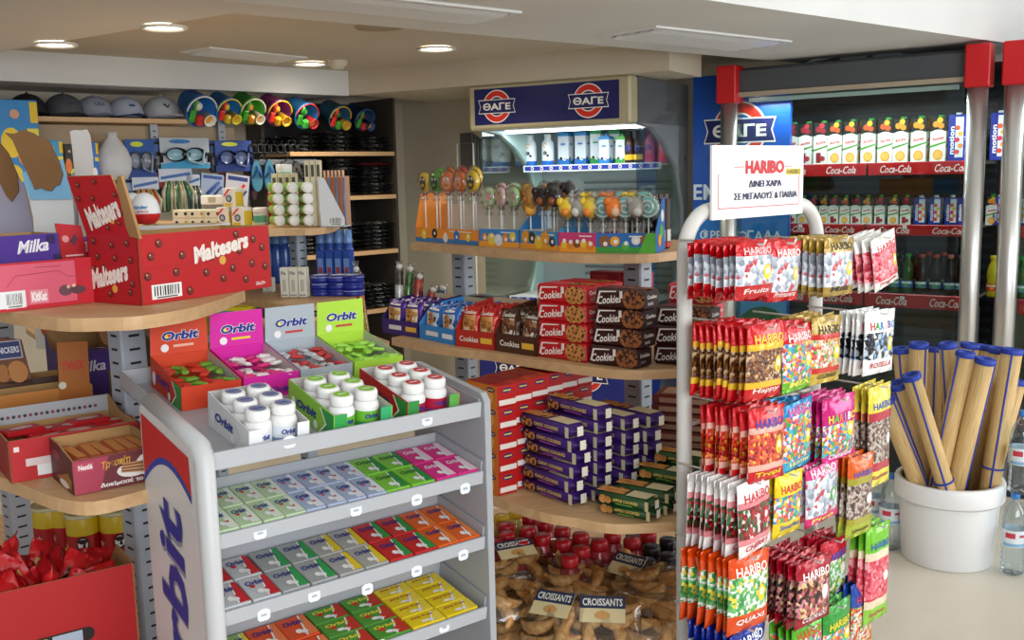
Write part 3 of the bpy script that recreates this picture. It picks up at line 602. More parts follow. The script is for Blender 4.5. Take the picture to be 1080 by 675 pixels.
def curve(pts, n=4):                       # a smooth line through the points
    out = []; P = [pts[0]]+list(pts)+[pts[-1]]
    for i in range(1, len(P)-2):
        for j in range(n):
            s = j/n; a, b, c, d = [V((q[0], q[1])) for q in P[i-1:i+3]]
            out.append(tuple(.5*((2*b)+(c-a)*s+(2*a-5*b+4*c-d)*s*s+(3*b-a-3*c+d)*s**3)))
    out.append((pts[-1][0], pts[-1][1])); return out
def sh(px, z): return [tuple(on(x, y, z)[:2]) for x, y in px]
Z1, Z2, Z3, Z4 = 1.35, 1.10, .81, .46
G1 = thing('gondola_shelving', 'open wooden shelving with a rounded end, lollipops on its top shelf', 'shelving', (0, 0, 0))
outline_shelf(G1, curve(sh([(433, 256), (531, 264), (598, 268), (670, 268.5), (714, 265), (738, 260)], Z1))+[(.53, 2.78), (.5, 2.95), (.40, 3.02), (-.08, 3.42)], Z1)
outline_shelf(G1, curve(sh([(413, 356), (459, 365), (518, 372), (566, 379.6), (613, 386), (663, 390.7), (716, 389)], Z2))+[(.46, 2.36), (.5, 2.55), (.46, 2.75), (.3, 2.9), (-.1, 3.1)], Z2)
outline_shelf(G1, curve(sh([(500, 516), (511, 521), (570, 540), (610, 546.7), (650, 553), (716, 550)], Z3))+[(.47, 2.16), (.55, 2.36), (.5, 2.7), (.2, 2.95), (-.16, 2.6)], Z3)
outline_shelf(G1, curve([(-.25, 2.55)]+sh([(517, 664), (600, 690), (660, 697)], Z4)+[(.40, 2.22)])+[(.58, 2.45), (.62, 2.6), (.62, 2.9), (.25, 3.25), (-.35, 3.1)], Z4)
AX = math.atan2(-.62, .78)
pL, pR = at(489, 300, 3.08), at(673, 420, 2.62)
post(G1, pL, AX, Z1-.03, .055, .05); post(G1, pR, -.82, Z1-.03, .06, .05)
# ------------------------------------------------------------------ lollipops
LOL = {}
def lolly(kind, lab, loc, rz, grp):
    cols = {'round orange': ('#e8742c', '#f4b080'), 'round yellow': ('#f0c828', '#3a2c20'), 'round green': ('#5cb838', '#20341c'), 'round red': ('#d83830', '#f4e8e0'), 'ring green': ('#b8dc98', '#f0d8dc'), 'ring pink': ('#f0c4cc', '#f2e6b8'), 'gold bird': ('#e8a83c', '#c8701c'),
            'dark ball': ('#241c1c', '#8a4c2c'), 'yellow ball': ('#f0cc3c', '#f09038'), 'grey ball': ('#a8a49c', '#d8d4cc'), 'teal spiral': ('#7cccc8', '#f4f4f0'), 'orange ball': ('#f08030', '#f4c8a0')}[kind]
    if (kind, grp) in LOL: return dup(LOL[kind, grp], loc, rz, lab)
    t = thing('lollipop', lab, 'lollipop', loc, rz, grp)
    h = {'l': .165, 's': .12, 'm': .135}[grp[-1]] if False else (.18 if 'orange display' in grp else .135 if 'ring' in kind or kind in ('gold bird', 'dark ball') else .108)
    MB().tube([(0, 0, 0), (0, 0, h-.02)], .0022, '#eceae4:q', 6).build('stick', t)
    R_ = Matrix.Translation((0, 0, h)) @ Matrix.Rotation(PI/2, 4, 'X'); m = MB(); f = Fr((0, -.0075, h), (1, 0, 0), (0, 0, 1)); r = .030 if 'round' in kind else .027
    if 'ring' in kind:
        m.lathe([(r*.45, -.006), (r*.7, -.009), (r, -.004), (r, .004), (r*.7, .009), (r*.45, .006), (r*.45, -.006)], cols[0]+':g', 20, R_)
        for q in range(6): m.arc(f, 0, 0, r*.5, r*.97, q*PI/3, q*PI/3+.5, cols[1], .0012, 4)
        m.disc(f, 0, 0, r*.42, '#e8d458' if 'pink' in kind else '#f0a8a8', -.004)
    elif 'ball' in kind:
        m.ball((0, 0, h), r*.95, cols[0]+':g', 16, 10, (1, .75, 1.05)); m.ball((.004, -.013, h-.01), r*.45, cols[1]+':g', 10, 6); m.ball((-.016, -.008, h+.016), r*.42, cols[0]+':g', 8, 6)
    elif 'bird' in kind:
        m.ball((0, 0, h), r*.72, cols[0]+':g', 12, 8, (1, .7, 1.2)); m.ball((0, 0, h-.036), r*.6, cols[0]+':g', 12, 8); m.ball((0, -.012, h-.006), r*.35, cols[1]+':g', 8, 6)
    else:
        m.lathe([(0, -.006), (r*.92, -.007), (r, -.003), (r, .003), (r*.92, .007), (0, .006)], cols[0]+':g', 22, R_)
        if 'spiral' in kind:
            for q in range(30):
                a = q*.45; m.arc(f, 0, 0, r*(.08+.028*q), r*(.08+.028*q)+.004, a, a+.5, cols[1], .0012, 2)
        else:
            m.disc(f, 0, -.004, r*.62, cols[1], .0008, 14, r*.7); m.disc(f, -.008, .008, .005, '#f8f8f4', .0012, 8); m.disc(f, .008, .008, .005, '#f8f8f4', .0012, 8); m.disc(f, 0, -.01, .01, cols[0], .0012, 8, .005)
    m.build('candy', t)
    w = MB(); w.ball((0, 0, h-.002), r*1.18, 'film', 10, 6, (1, .5, 1.12))
    w.tube([(0, 0, h-r*1.2), (0, 0, h-r*1.9)], [.006, .012], 'film', 8); w.build('wrapper', t)
    if 'round' in kind: MB().tube([(0, 0, h-r*1.35), (0, 0, h-r*1.25)], .0065, '#c81c20:q', 8).build('tie', t)
    LOL[kind, grp] = t; return t
def printed_box(name, lab, p, rz, w, d, h, kfront, kside, kin, graphics, grp, tri=0, back=0, kb=None, tall=0):
    t = thing(name, lab, 'display box', p, rz, grp); m = MB(); e = .002
    m.box((0, 0, 0), (w, e, h), {'*': kfront, 'back': kin}); m.box((0, d-e, 0), (w, d, h+back), {'*': kb or kside, 'front': kin})
    for x in (0, w-e):
        k = {'*': kside, ('right' if x == 0 else 'left'): kin}
        if (tri if x else tall):
            hh = tri if x else tall
            pts = [(0, 0), (d, 0), (d, hh), (d*.75, hh), (0, h)] if x else [(0, 0), (d, 0), (d, hh), (d*.2, hh), (0, h)]
            n = len(pts); vs = [(x, a, b) for a, b in pts]+[(x+e, a, b) for a, b in pts]
            m.add(vs, [(i, (i+1) % n, n+(i+1) % n, n+i) for i in range(n)]+[tuple(range(n))[::-1], tuple(range(n, 2*n))], kside)
        else: m.box((x, e, 0), (x+e, d-e, h), k)
    m.box((e, e, .001), (w-e, d-e, .004), kin); graphics(m, faces(w, d, h)); m.build('box', t); return t
r2 = random.Random(5)
def blobs(m, f, w, h, cols, n, x0=0.):
    for i in range(n):
        m.disc(f, x0+w*(.06+.88*(i+.5)/n), h*(.35+.3*r2.random()), min(w/n*.5, h*.36)*(.7+.4*r2.random()), cols[i % len(cols)], .0008+.0001*(i % 5), 9)
        m.disc(f, x0+w*(.06+.88*(i+.5)/n)+.002, h*(.45+.2*r2.random()), h*.12, '#f6f2ea', .0016, 7)
lb = [((437, 254.4), (503, 259.4), .044, '#f0932c', ['#f0d030', '#1c1c20', '#e8e4dc', '#2c78c0'], 'orange fronted lollipop display box with tall side, end of the top shelf', 'orange display lollipops', ['round yellow', 'round green', 'round orange', 'round orange', 'round yellow', 'round green', 'round orange', 'round red', 'round yellow'], .12),
      ((504, 259.6), (546, 262), .05, '#3c86c8', ['#e88c30', '#e8d048', '#d8e4f0'], 'blue lollipop display box under the pale swirl rings', 'ring lollipops', ['ring green', 'ring pink', 'ring green', 'ring pink', 'ring green', 'gold bird'], .11),
      ((547, 262), (587, 265.4), .05, '#4a90c8', ['#f0a028', '#38342c', '#f0c830'], 'blue lollipop display box under the golden and dark lollipops', 'dark lollipops', ['gold bird', 'dark ball', 'dark ball', 'gold bird', 'dark ball', 'dark ball', 'grey ball'], .11),
      ((588, 265.5), (627, 267), .05, '#d03c78', ['#f0c830', '#e8862c', '#8a4a2c'], 'pink lollipop display box under the yellow lollipops', 'yellow lollipops', ['yellow ball', 'grey ball', 'yellow ball', 'grey ball', 'yellow ball', 'grey ball'], .1),
      ((628, 267), (691, 267.5), .05, '#2c6cb4', ['#8a5a38', '#f0a028', '#58b040', '#e8e4dc'], 'blue and green lollipop display box with a slanted side panel', 'spiral lollipops', ['teal spiral', 'orange ball', 'teal spiral', 'grey ball', 'teal spiral', 'orange ball', 'teal spiral', 'yellow ball', 'teal spiral'], .1)]
for bi, (a, b, h, kf, cols, lab, grp, kinds_, d) in enumerate(lb):
    A, B = on(*a, Z1), on(*b, Z1); w = (B-A).length; rz = ang(A, B)
    A = A + V((-math.sin(rz), math.cos(rz), 0))*.006; A.z = Z1+.0005
    def gr(m, F, w=w, h=h, kf=kf, cols=cols, bi=bi, d=d):
        f = F['front']; m.rect(f, 0, 0, w, h*.3, '#3f9a3c' if bi == 4 else '#f0a030' if bi else '#3478b8', .0006); blobs(m, f, w, h, cols, 5 if w > .1 else 3)
        m.rect(f, w*.56, h*.80, w*.9, h*.86, '#f4f0e8', .0007)
        if bi == 4:
            m.poly(f, [(w*.72, 0), (w, 0), (w, h), (w*.86, h)], '#5fb83c', .0018)
            g = F['right']; m.disc(g, d*.6, .05, .018, '#58b040'); m.disc(g, d*.7, .09, .016, '#e8e4dc'); m.disc(g, d*.4, .03, .016, '#f0a028', .001)
        if bi == 0: m.bars(F['left'], d*.25, .03, d*.4, .11, 10, 3)
    t = printed_box('lollipop_display_box', lab, A, rz, w, d, h, kf, kf if bi else '#ee8a28', '#e8e2d4', gr, 'lollipop display boxes on the top shelf', tri=.135 if bi == 4 else .12 if bi in (1, 2) else 0, tall=.15 if bi == 0 else 0, kb='#f0a030' if bi in (0, 2) else None, back=.07 if bi == 0 else .06 if bi in (1, 2) else .03)
    ncol = 5 if bi in (0, 4) else 3
    Mx = Matrix.Translation(A) @ Matrix.Rotation(rz, 4, 'Z')
    for i, kd in enumerate(kinds_):
        c, rw = i % ncol, i//ncol
        p = Mx @ V((w*(c+.5+.25*(rw % 2))/(ncol+.25), d*(.16+.36*rw), .005+.012*rw))
        where = ['front', 'middle', 'rear'][rw]
        lolly(kd, f'{kd} lollipop, {ORD[c]} in the {where} line of the {["orange", "swirl ring", "dark", "pink", "slant sided"][bi]} display box', p, rz+RND.uniform(-.3, .3), grp)
# dark bars at the rounded end of the top shelf
A, B = on(694, 266, Z1), on(735, 260, Z1); rz = ang(A, B); Mx = Matrix.Translation((A.x, A.y, Z1)) @ Matrix.Rotation(rz, 4, 'Z')
bar = None
for i in range(8):
    c, rw = i % 4, i//4
    p = Mx @ V((.012+.028*c, .03+.05*rw, .001)); lab = f'dark brown chocolate bar standing upright, {ORD[c]} in the {["front", "rear"][rw]} line at the rounded shelf end'
    if bar: dup(bar, p, rz, lab); continue
    bar = thing('chocolate_bar', lab, 'chocolate bar', p, rz, 'dark bars at the rounded shelf end')
    m = MB(); m.box((0, 0, 0), (.024, .016, .13), '#3a1c14:c', .004); m.box((.002, .006, .13), (.022, .010, .142), '#3a1c14:c'); f = Fr((0, 0, 0), (1, 0, 0), (0, 0, 1)); m.rect(f, .001, .004, .023, .018, '#c83028'); m.rect(f, .003, .02, .021, .05, '#d8d4cc'); m.build('wrapped_bar', bar)
# ------------------------------------------------------------------ generic wrapped goods
def pillow(w, h, d, keyfn, prints=None, nx=8, ny=12, seal=.08, seed=0):
    """a sealed bag standing with its front to -y: origin at the middle of its lower edge"""
    r = random.Random(seed); ph = r.random()*6
    def zf(x, y):
        u, v = x/w*2, y/h
        e = max(0, 1-abs(u)**2.6); vv = (v-seal)/(1-2*seal)
        t = 0 if vv <= 0 or vv >= 1 else min(1, 2.6*math.sqrt(max(0, vv*(1-vv))))
        return d/2*e**.6*t + .0012*math.sin(u*7+ph+v*9)
    m = MB(); vs = []; fs = []; ks = []
    for sgn in (-1, 1):
        b = len(vs)
        for j in range(ny+1):
            for i in range(nx+1):
                x = w*(i/nx-.5); y = h*j/ny; vs.append((x*(1-.03*math.sin(PI*j/ny)), sgn*(zf(x, y)+.0004), y))
        for j in range(ny):
            for i in range(nx):
                q = [b+j*(nx+1)+i, b+j*(nx+1)+i+1, b+(j+1)*(nx+1)+i+1, b+(j+1)*(nx+1)+i]
                fs.append(q if sgn < 0 else q[::-1]); ks.append(keyfn((i+.5)/nx-.5, (j+.5)/ny))
    N_ = (nx+1)*(ny+1)
    ring = [i for i in range(nx+1)]+[j*(nx+1)+nx for j in range(1, ny+1)]+[ny*(nx+1)+i for i in range(nx-1, -1, -1)]+[j*(nx+1) for j in range(ny-1, 0, -1)]
    for i in range(len(ring)):
        a, c = ring[i], ring[(i+1) % len(ring)]; fs.append([a, N_+a, N_+c, c]); ks.append(keyfn(vs[a][0]/w, vs[a][2]/h))
    m.add(vs, fs, ks, True)
    def zg(x, y):
        a = min(max((x/w+.5)*nx, 0), nx-1e-4); b = min(max(y/h*ny, 0), ny-1e-4); i, j = int(a), int(b); a -= i; b -= j
        g = lambda i, j: zf(w*(i/nx-.5), h*j/ny)
        return (g(i, j)*(1-a)+g(i+1, j)*a)*(1-b)+(g(i, j+1)*(1-a)+g(i+1, j+1)*a)*b
    F = lambda x, y, l=0: V((x*(1-.03*math.sin(PI*min(max(y/h, 0), 1))), -(zg(x, y)+.0004+l*.6), y))
    if prints: prints(m, F, w, h)
    return m
def cookie_disc(m, f, x, y, r, key='cookie', l=.0008, chips=True):
    m.disc(f, x, y, r, key, l, 16)
    if chips:
        for i in range(5): a = i*1.3+x*90; m.disc(f, x+r*.55*math.cos(a), y+r*.55*math.sin(a), r*.13, '#3a1c10', l+.0005, 6)
def snack_box(lab, pa, pb, z, h, kf, ks, bagkey, bagwin, txt, n, blab, grp, dz=.16, slope=True):
    A, B = on(*pa, z), on(*pb, z); w = (B-A).length; rz = ang(A, B); A = A+V((-math.sin(rz), math.cos(rz), 0))*.008; A.z = z+.0005
    t = thing('snack_display_box', lab, 'display box', A, rz, 'open snack boxes on the middle shelf'); m = MB(); e = .002; d = dz
    m.box((0, 0, 0), (w, e, h*.5), {'*': kf, 'back': '#b09068'}); m.box((0, d-e, 0), (w, d, h*1.25), {'*': ks, 'front': '#c8b898'})
    for x in (0, w-e):
        pts = [(0, 0), (d, 0), (d, h*1.25), (d*.5, h*1.15), (d*.2, h*.95), (0, h*.5)]; k = len(pts); vs = [(x, a, b) for a, b in pts]+[(x+e, a, b) for a, b in pts]
        m.add(vs, [(i, (i+1) % k, k+(i+1) % k, k+i) for i in range(k)]+[tuple(range(k))[::-1], tuple(range(k, 2*k))], ks)
    m.box((e, e, .001), (w-e, d-e, .003), ks); f = faces(w, d, h)['front']; (m.text(f, txt, w*.36, h*.25, h=h*.16, k='#f0e8d8', off=.02) if txt == 'Cookies' else m.rect(f, w*.2, h*.17, w*.55, h*.32, '#e8e4e0')); m.rect(f, w*.66, h*.16, w*.95, h*.32, '#e8b83c' if kf != '#2f86d0' else '#f0f0f0'); m.build('box', t)
    bw = w/2*.93; bh = h*1.08
    def key(u, v): return bagkey+':f' if v > .80 or v < .3 or abs(u) > .38 else bagwin
    def pr(m, F, w_, h_):
        cookie_disc(m, F, -.004, h_*.58, w_*.22, 'darkcookie' if bagkey == '#4a2c1c' else 'biscuit' if 'ffb' in bagkey else 'cookie'); (m.text(F, txt, 0, h_*.86, w=w_*.7, k='#f4ece0', off=.02, l=.0016) if txt == 'Cookies' else m.rect(F, -w_*.3, h_*.84, w_*.3, h_*.89, '#f4ece0', .001, 4))
    bm_ = pillow(bw, bh, .034, key, pr, 7, 9, seed=len(lab)).mesh('snack_bag')
    Mx = Matrix.Translation(A) @ Matrix.Rotation(rz, 4, 'Z')
    for i in range(n):
        c, rw = i % 2, i//2
        o = bpy.data.objects.new('snack_bag', bm_); COL.objects.link(o); o.matrix_world = Mx @ Matrix.Translation((w*(.26+.48*c), .022+.032*rw, .006)) @ Matrix.Rotation(-.1+RND.uniform(-.05, .05), 4, 'X') @ Matrix.Rotation(RND.uniform(-.06, .06), 4, 'Y')
        tag(o, f'{blab}, {ORD[rw]} back on the {["gum stand", "cookie stack"][c]} side of its box', 'snack bag', grp)
special('win_cake', candies(['#d8b478', '#c89858', '#e8d0a0', '#6a4028', '#f0e4d0'], 70)); special('win_silver', candies(['#d8dce0', '#b8c0c8', '#eef2f6', '#8090a8', '#303848'], 60)); special('win_cookie', candies(['#c88848', '#b87838', '#d8a060', '#e8c8a0', '#8a5028'], 70)); special('win_choc', candies(['#7a4a2c', '#5c3420', '#a07850', '#c8b090', '#e0d4c4'], 70))
snack_box('purple open box of wrapped cakes at the far end of the middle shelf', (401, 351), (439, 357), Z2, .085, '#3c1c70', '#34185f', '#4a2488', 'win_cake', 'cake', 8, 'purple wrapped cake', 'purple wrapped cakes')
snack_box('blue open box of wrapped biscuits between the purple and red boxes', (440, 357.4), (477, 365), Z2, .085, '#2f86d0', '#3a90d8', '#2868b8', 'win_silver', 'mini', 8, 'blue and silver biscuit bag', 'blue biscuit bags')
snack_box('red open box of cookie bags beside the blue box', (478.5, 365.4), (519, 370.4), Z2, .092, '#b8281c', '#c02c20', '#c42420', 'win_cookie', 'Cookies', 10, 'red cookie bag', 'red cookie bags')
snack_box('brown open box of chocolate cookie bags beside the cookie stack', (520.5, 370.6), (563, 377), Z2, .096, '#4a2414', '#542a18', '#4a2c1c', 'win_choc', 'Cookies', 8, 'brown chocolate cookie bag', 'brown cookie bags')
# ------------------------------------------------------------------ cookie cartons in stacks
def cookie_pack(w, d, h, c, ck, end):
    m = MB(); m.box((0, 0, 0), (w, d, h), c+':q', .006); F = faces(w, d, h); f = F['front']
    m.text(f, 'Cookies', w*.31, h*.44, w=w*.48, h=h*.42, k='#f4ece4', off=.02, rise=.12, l=.001, shear=.2); m.poly(f, [(w*.04, h*.2), (w*.1, h*.85), (w*.45, h*.9), (w*.45, h*.84), (w*.13, h*.78), (w*.06, h*.2)], '#f0e4dc', .0007)
    cookie_disc(m, f, w*.74, h*.5, h*.485, ck, .0008); cookie_disc(m, f, w*.87, h*.5, h*.45, ck, .0007); m.rect(f, w*.52, h*.55, w*.58, h*.9, '#e8e0d8', .0012)
    g = F['right']; m.rect(g, d*.06, h*.06, d*.94, h*.94, end); m.text(g, 'Cookies', d*.5, h*.62, w=d*.6, k='#f4ece4', off=.02); m.rect(g, d*.25, h*.2, d*.6, h*.34, '#e0d8d0')
    t_ = F['top']; m.rect(t_, w*.08, d*.15, w*.5, d*.85, '#d8484c' if c[1] > '9' else '#7a2c28'); 
    for q in range(3): cookie_disc(m, t_, w*(.6+.14*q), d*.5, h*.42, ck)
    return m.mesh('cookie_carton')
def stack(me, name, cat, A, rz, w, d, h, n, lab, grp, jx=.004, jr=.03, step=(0, 0)):
    for i in range(n):
        dx = V((math.cos(rz), math.sin(rz), 0)); dy = V((-dx.y, dx.x, 0))
        meshobj(name, me, A+dx*(RND.uniform(-jx, jx)+step[0]*i)+dy*(RND.uniform(-jx, jx)+step[1]*i)+V((0, 0, h*i+.0006)), rz+RND.uniform(-jr, jr)*.4, lab % (ORD[i] if n > 1 else ''), cat, grp)
A, B = on(565, 376.5, Z2), on(616, 383.5, Z2); w = (B-A).length; rz = ang(A, B); dy = V((-math.sin(rz), math.cos(rz), 0)); A = A+dy*.006; A.z = Z2
redp = cookie_pack(w, .075, .046, '#c0161e', 'cookie', '#b0121c'); brp = cookie_pack(.135, .068, .046, '#3a1614', 'darkcookie', '#2c1210')
stack(redp, 'cookie_carton', 'cookie carton', A, rz, w, .075, .046, 4, 'red cookie carton in the front stack beside the brown cookie bags, %s up', 'red cookie cartons on the middle shelf', .002)
stack(redp, 'cookie_carton', 'cookie carton', A+dy*.082, rz, w, .075, .046, 4, 'red cookie carton in the stack directly behind the front red stack, %s up', 'red cookie cartons on the middle shelf', .002)
A2, B2 = on(619, 384, Z2), on(672, 390.5, Z2); rz2 = ang(A2, B2); dx2 = V((math.cos(rz2), math.sin(rz2), 0)); dy2 = V((-dx2.y, dx2.x, 0)); A2 = A2+dy2*.008; A2.z = Z2
stack(brp, 'cookie_carton', 'cookie carton', A2, rz2, .135, .068, .046, 4, 'brown cookie carton in the stack beside the red stack, %s up', 'brown cookie cartons on the middle shelf', .004, step=(.008, 0))
A3 = on(688, 391, Z2); A3.z = Z2; A3 += dy2*.03
stack(brp, 'cookie_carton', 'cookie carton', A2+dy2*.085+dx2*.13, rz2+.1, .135, .068, .046, 3, 'brown cookie carton in the stack next to the sweet rack, %s up', 'brown cookie cartons on the middle shelf', .003)
pk = cookie_pack(.12, .06, .046, '#c83040', 'cookie', '#e04858')
stack(pk, 'cookie_carton', 'cookie carton', A2+dy2*.16+dx2*.12, rz2+.1, .12, .06, .046, 4, 'bright red carton behind the brown stack by the sweet rack, %s up', 'red cartons behind the brown stacks', .003)
# dark tins and red boxes behind, on the far side of the middle shelf
canm = MB(); canm.lathe([(0, 0), (.033, 0), (.034, .004), (.034, .085), (.032, .088)], '#2a1418:q', 18); canm.lathe([(.035, .086), (.035, .094), (0, .094)], '#6a6c70:m', 18); canm.rect(Cyl(.0345), -.03, .03, .03, .06, '#8c1c24', .0006, 6); canm = canm.mesh('dark_tin')
for i, x in enumerate((505, 522, 540, 556, 573)):
    p = at(x, 316, 2.98-.06*i); p.z = Z2+.001; meshobj('tin', canm, p, AX, f'dark round tin behind the snack boxes, {ORD[i]} from the purple end', 'tin', 'dark tins behind the snack boxes')
def flat_box(w, d, h, c, c2, txt=None):
    m = MB(); m.box((0, 0, 0), (w, d, h), c, .002); F = faces(w, d, h); m.rect(F['front'], w*.1, h*.15, w*.6, h*.8, c2); m.rect(F['right'], d*.15, h*.2, d*.8, h*.8, c2)
    if txt: m.text(F['front'], txt, w*.72, h*.5, w=w*.3, k='#f0e8e0', off=.02)
    return m.mesh('carton')
rb = flat_box(.1, .06, .042, '#a01820', '#c03038')
for i, (x, k) in enumerate(((598, 0), (622, 0), (646, 0), (598, 1), (622, 1), (646, 1), (598, 2), (622, 2), (646, 2), (622, 3), (646, 3))):
    p = at(x, 300, 2.9-.04*(x-598)/24); p.z = Z2+.043*k+.001; meshobj('biscuit_carton', rb, p, AX, f'dark red carton behind the cookie stacks, column {["nearest the tins", "in the middle", "nearest the post"][(x-598)//24]}, {ORD[k]} up', 'carton', 'dark red cartons behind the cookies')
# ------------------------------------------------------------------ third shelf
cA, cL, cR = on(527, 524, Z3), on(511, 520, Z3), on(546.5, 518.7, Z3)
rz = ang(cA, cR); bw = (cR-cA).length; bd = max(.09, (cL-cA).length); bd = .12
def cracker(w, d, h):
    m = MB(); m.box((0, 0, 0), (w, d, h), '#b81c1c:q', .002); F = faces(w, d, h); f = F['front']; m.rect(f, w*.08, h*.12, w*.96, h*.36, '#e8dcd4'); m.disc(f, w*.5, h*.78, w*.28, '#28306c', .0008, 10, h*.12); m.rect(f, w*.3, h*.75, w*.7, h*.81, '#f0c040', .0012)
    f = F['left']; m.rect(f, 0, 0, d, h, '#d8781c'); m.disc(f, d*.45, h*.45, h*.4, 'biscuit', .001, 12); m.disc(f, d*.72, h*.45, h*.36, '#e8a040', .0009, 12); m.disc(f, d*.8, h*.8, d*.14, '#28306c', .0014, 10, h*.12); m.rect(f, d*.71, h*.77, d*.89, h*.83, '#f0c040', .0018); m.rect(F['top'], 0, d*.3, w, d, '#8c1616')
    return m.mesh('cracker_carton')
crk = cracker(bw, bd, .052); dx = V((math.cos(rz), math.sin(rz), 0)); dy = V((-dx.y, dx.x, 0))
cA.z = Z3
for c, n in enumerate((5, 5, 5, 5, 5, 5)):
    stack(crk, 'cracker_carton', 'cracker carton', cA+dx*(bw+.004)*c+dy*(.012*c), rz, bw, bd, .052, n, f'orange sided red cracker carton, {ORD[c]} column from the gum stand, %s up', 'orange and red cracker cartons', .002)
crt = on(520, 470, Z3+.24); ld_ = MB(); ld_.box((0, 0, 0), (.075, .004, .09), '#8c1a20:p'); ld_.box((0, .004, 0), (.075, .1, .05), '#9a1c22'); 
p = cA-dx*.02+dy*.14; meshobj('open_carton', ld_.mesh('open_carton'), V((p.x, p.y, Z3+.001)), rz, 'dark red open carton with a raised lid behind the first cracker column', 'carton')
yb = MB(); yb.box((0, 0, 0), (.13, .05, .05), '#c8a828:c', .006); yb.rect(Fr((0, 0, 0), (1, 0, 0), (0, 0, 1)), .01, .012, .12, .026, '#2c3070'); p = cA+dx*.16+dy*.16; o = meshobj('biscuit_packet', yb.mesh('biscuit_packet'), V((p.x, p.y, Z3+.052)), rz-.3, 'yellow and blue biscuit packet lying on the cracker columns', 'biscuit packet')
def flow(L, d, h, c, c2, ck, txt, gold):
    """flow wrapped biscuit roll with crimped ends"""
    m = MB(); n = 10; vs = []; fs = []; sec = [(0, .35), (.012, .5), (.02, .98), (L-.02, .98), (L-.012, .5), (L, .35)]
    for x, s in sec:
        for i in range(n):
            a = 2*PI*i/n+PI/n; cx, cz = math.cos(a), math.sin(a); q = max(abs(cx), abs(cz)); e = .55
            X = cx/q*e+cx*(1-e); Zz = cz/q*e+cz*(1-e)
            vs.append((x, d/2+X*d/2*(s if s < .9 else 1)*1.0, h/2+Zz*h/2*(s if s > .9 else s*.4)))
    for j in range(len(sec)-1):
        for i in range(n): a, b = j*n+i, j*n+(i+1) % n; fs.append((a, b, b+n, a+n))
    fs = [f[::-1] for f in fs]
    m.add(vs, fs, [c+':c']*(n*(len(sec)-1)), True); m.add([vs[i] for i in range(n)], [tuple(range(n))], gold+':f'); m.add(vs[-n:], [tuple(range(n))[::-1]], gold+':f')
    f = Fr((0, -.0004, 0), (1, 0, 0), (0, 0, 1)); cookie_disc(m, f, L*.2, h*.5, h*.36, ck); cookie_disc(m, f, L*.29, h*.48, h*.3, ck, .001)
    m.text(f, txt, L*.58, h*.56, w=L*.42, h=h*.26, k='#e0c060', off=.03, l=.001); m.rect(f, L*.42, h*.2, L*.7, h*.32, c2)
    m.rect(f, L*.9, h*.1, L*.96, h*.9, gold); t_ = Fr((0, 0, h+.0002), (1, 0, 0), (0, 1, 0)); m.rect(t_, L*.04, d*.2, L*.5, d*.8, 'cookie' if ck != 'biscuit' else 'biscuit'); m.rect(t_, L*.55, d*.15, L*.9, d*.85, '#d8c8a0'); g = Fr((L+.0003, 0, 0), (0, 1, 0), (0, 0, 1)); m.rect(g, d*.3, h*.2, d*.6, h*.9, '#e8e2d2')
    return m.mesh('biscuit_roll')
A, B = on(547, 513.5, Z3), on(607, 536, Z3); L = (B-A).length; rz = ang(A, B); dx = V((math.cos(rz), math.sin(rz), 0)); dy = V((-dx.y, dx.x, 0)); A.z = Z3
pf = flow(L, .058, .031, '#3a1668', '#8c3c8c', 'cookie', 'CHOC COOKIES', '#cfc8a8')
for k, (off, ax_, n) in enumerate(((0, 0, 6), (.063, .01, 7), (.126, .03, 6), (.189, .05, 6))):
    stack(pf, 'biscuit_roll', 'biscuit roll', A+dy*off+dx*ax_, rz, L, .058, .031, n, f'purple wrapped cookie roll in the {["front", "second", "third", "rear"][k]} purple stack, %s up', 'purple cookie rolls on the third shelf', .006, .08)
A, B = on(623, 540, Z3), on(686, 553, Z3); L = (B-A).length; rz = ang(A, B); dx = V((math.cos(rz), math.sin(rz), 0)); dy = V((-dx.y, dx.x, 0)); A.z = Z3
gf = flow(L, .056, .026, '#1c4a20', '#5c8c3c', 'biscuit', 'APPLE COOKIES', '#c8b888')
for k, (off, ax_, n) in enumerate(((0, 0, 2), (.06, .015, 2), (.12, .03, 3), (.18, .04, 4))):
    stack(gf, 'biscuit_roll', 'biscuit roll', A+dy*off+dx*ax_, rz, L, .056, .026, n, f'green wrapped cookie roll in the {["front", "second", "third", "rear"][k]} green stack, %s up', 'green cookie rolls on the third shelf', .006, .1)
gp = MB(); gp.box((0, 0, 0), (.05, .03, .03), '#d8ccb0:c', .006); gp.rect(Fr((0, 0, 0), (1, 0, 0), (0, 0, 1)), .012, .008, .038, .02, '#8c3c30'); gp = gp.mesh('wafer_packet')
p = at(640, 470, 2.56)
for i in range(8): meshobj('wafer_packet', gp, V((p.x+.045*(i % 2), p.y-.02*(i % 2), Z3+.031*(i//2)+.001)), -.5, f'cream wrapped wafer packet by the shelf post, {["column by the purple rolls", "column by the post"][i % 2]}, {ORD[i//2]} up', 'wafer packet', 'cream wafer packets by the post')
fp = MB(); fp.box((0, 0, 0), (.16, .11, .022), '#8a4038:c', .006); fp.rect(Fr((0, 0, .022), (1, 0, 0), (0, 1, 0)), .02, .02, .13, .09, '#d8b898'); fp.rect(Fr((0, 0, 0), (1, 0, 0), (0, 0, 1)), .02, .004, .14, .016, '#c8a080'); fp = fp.mesh('biscuit_packet')
p = at(688, 478, 2.38)
for i in range(9): meshobj('biscuit_packet', fp, V((p.x+RND.uniform(-.006, .006), p.y+RND.uniform(-.006, .006), Z3+.0225*i+.001)), -.35+RND.uniform(-.08, .08), f'reddish brown biscuit packet stacked between post and sweet rack, {ORD[i]} up', 'biscuit packet', 'flat biscuit packets beside the post')
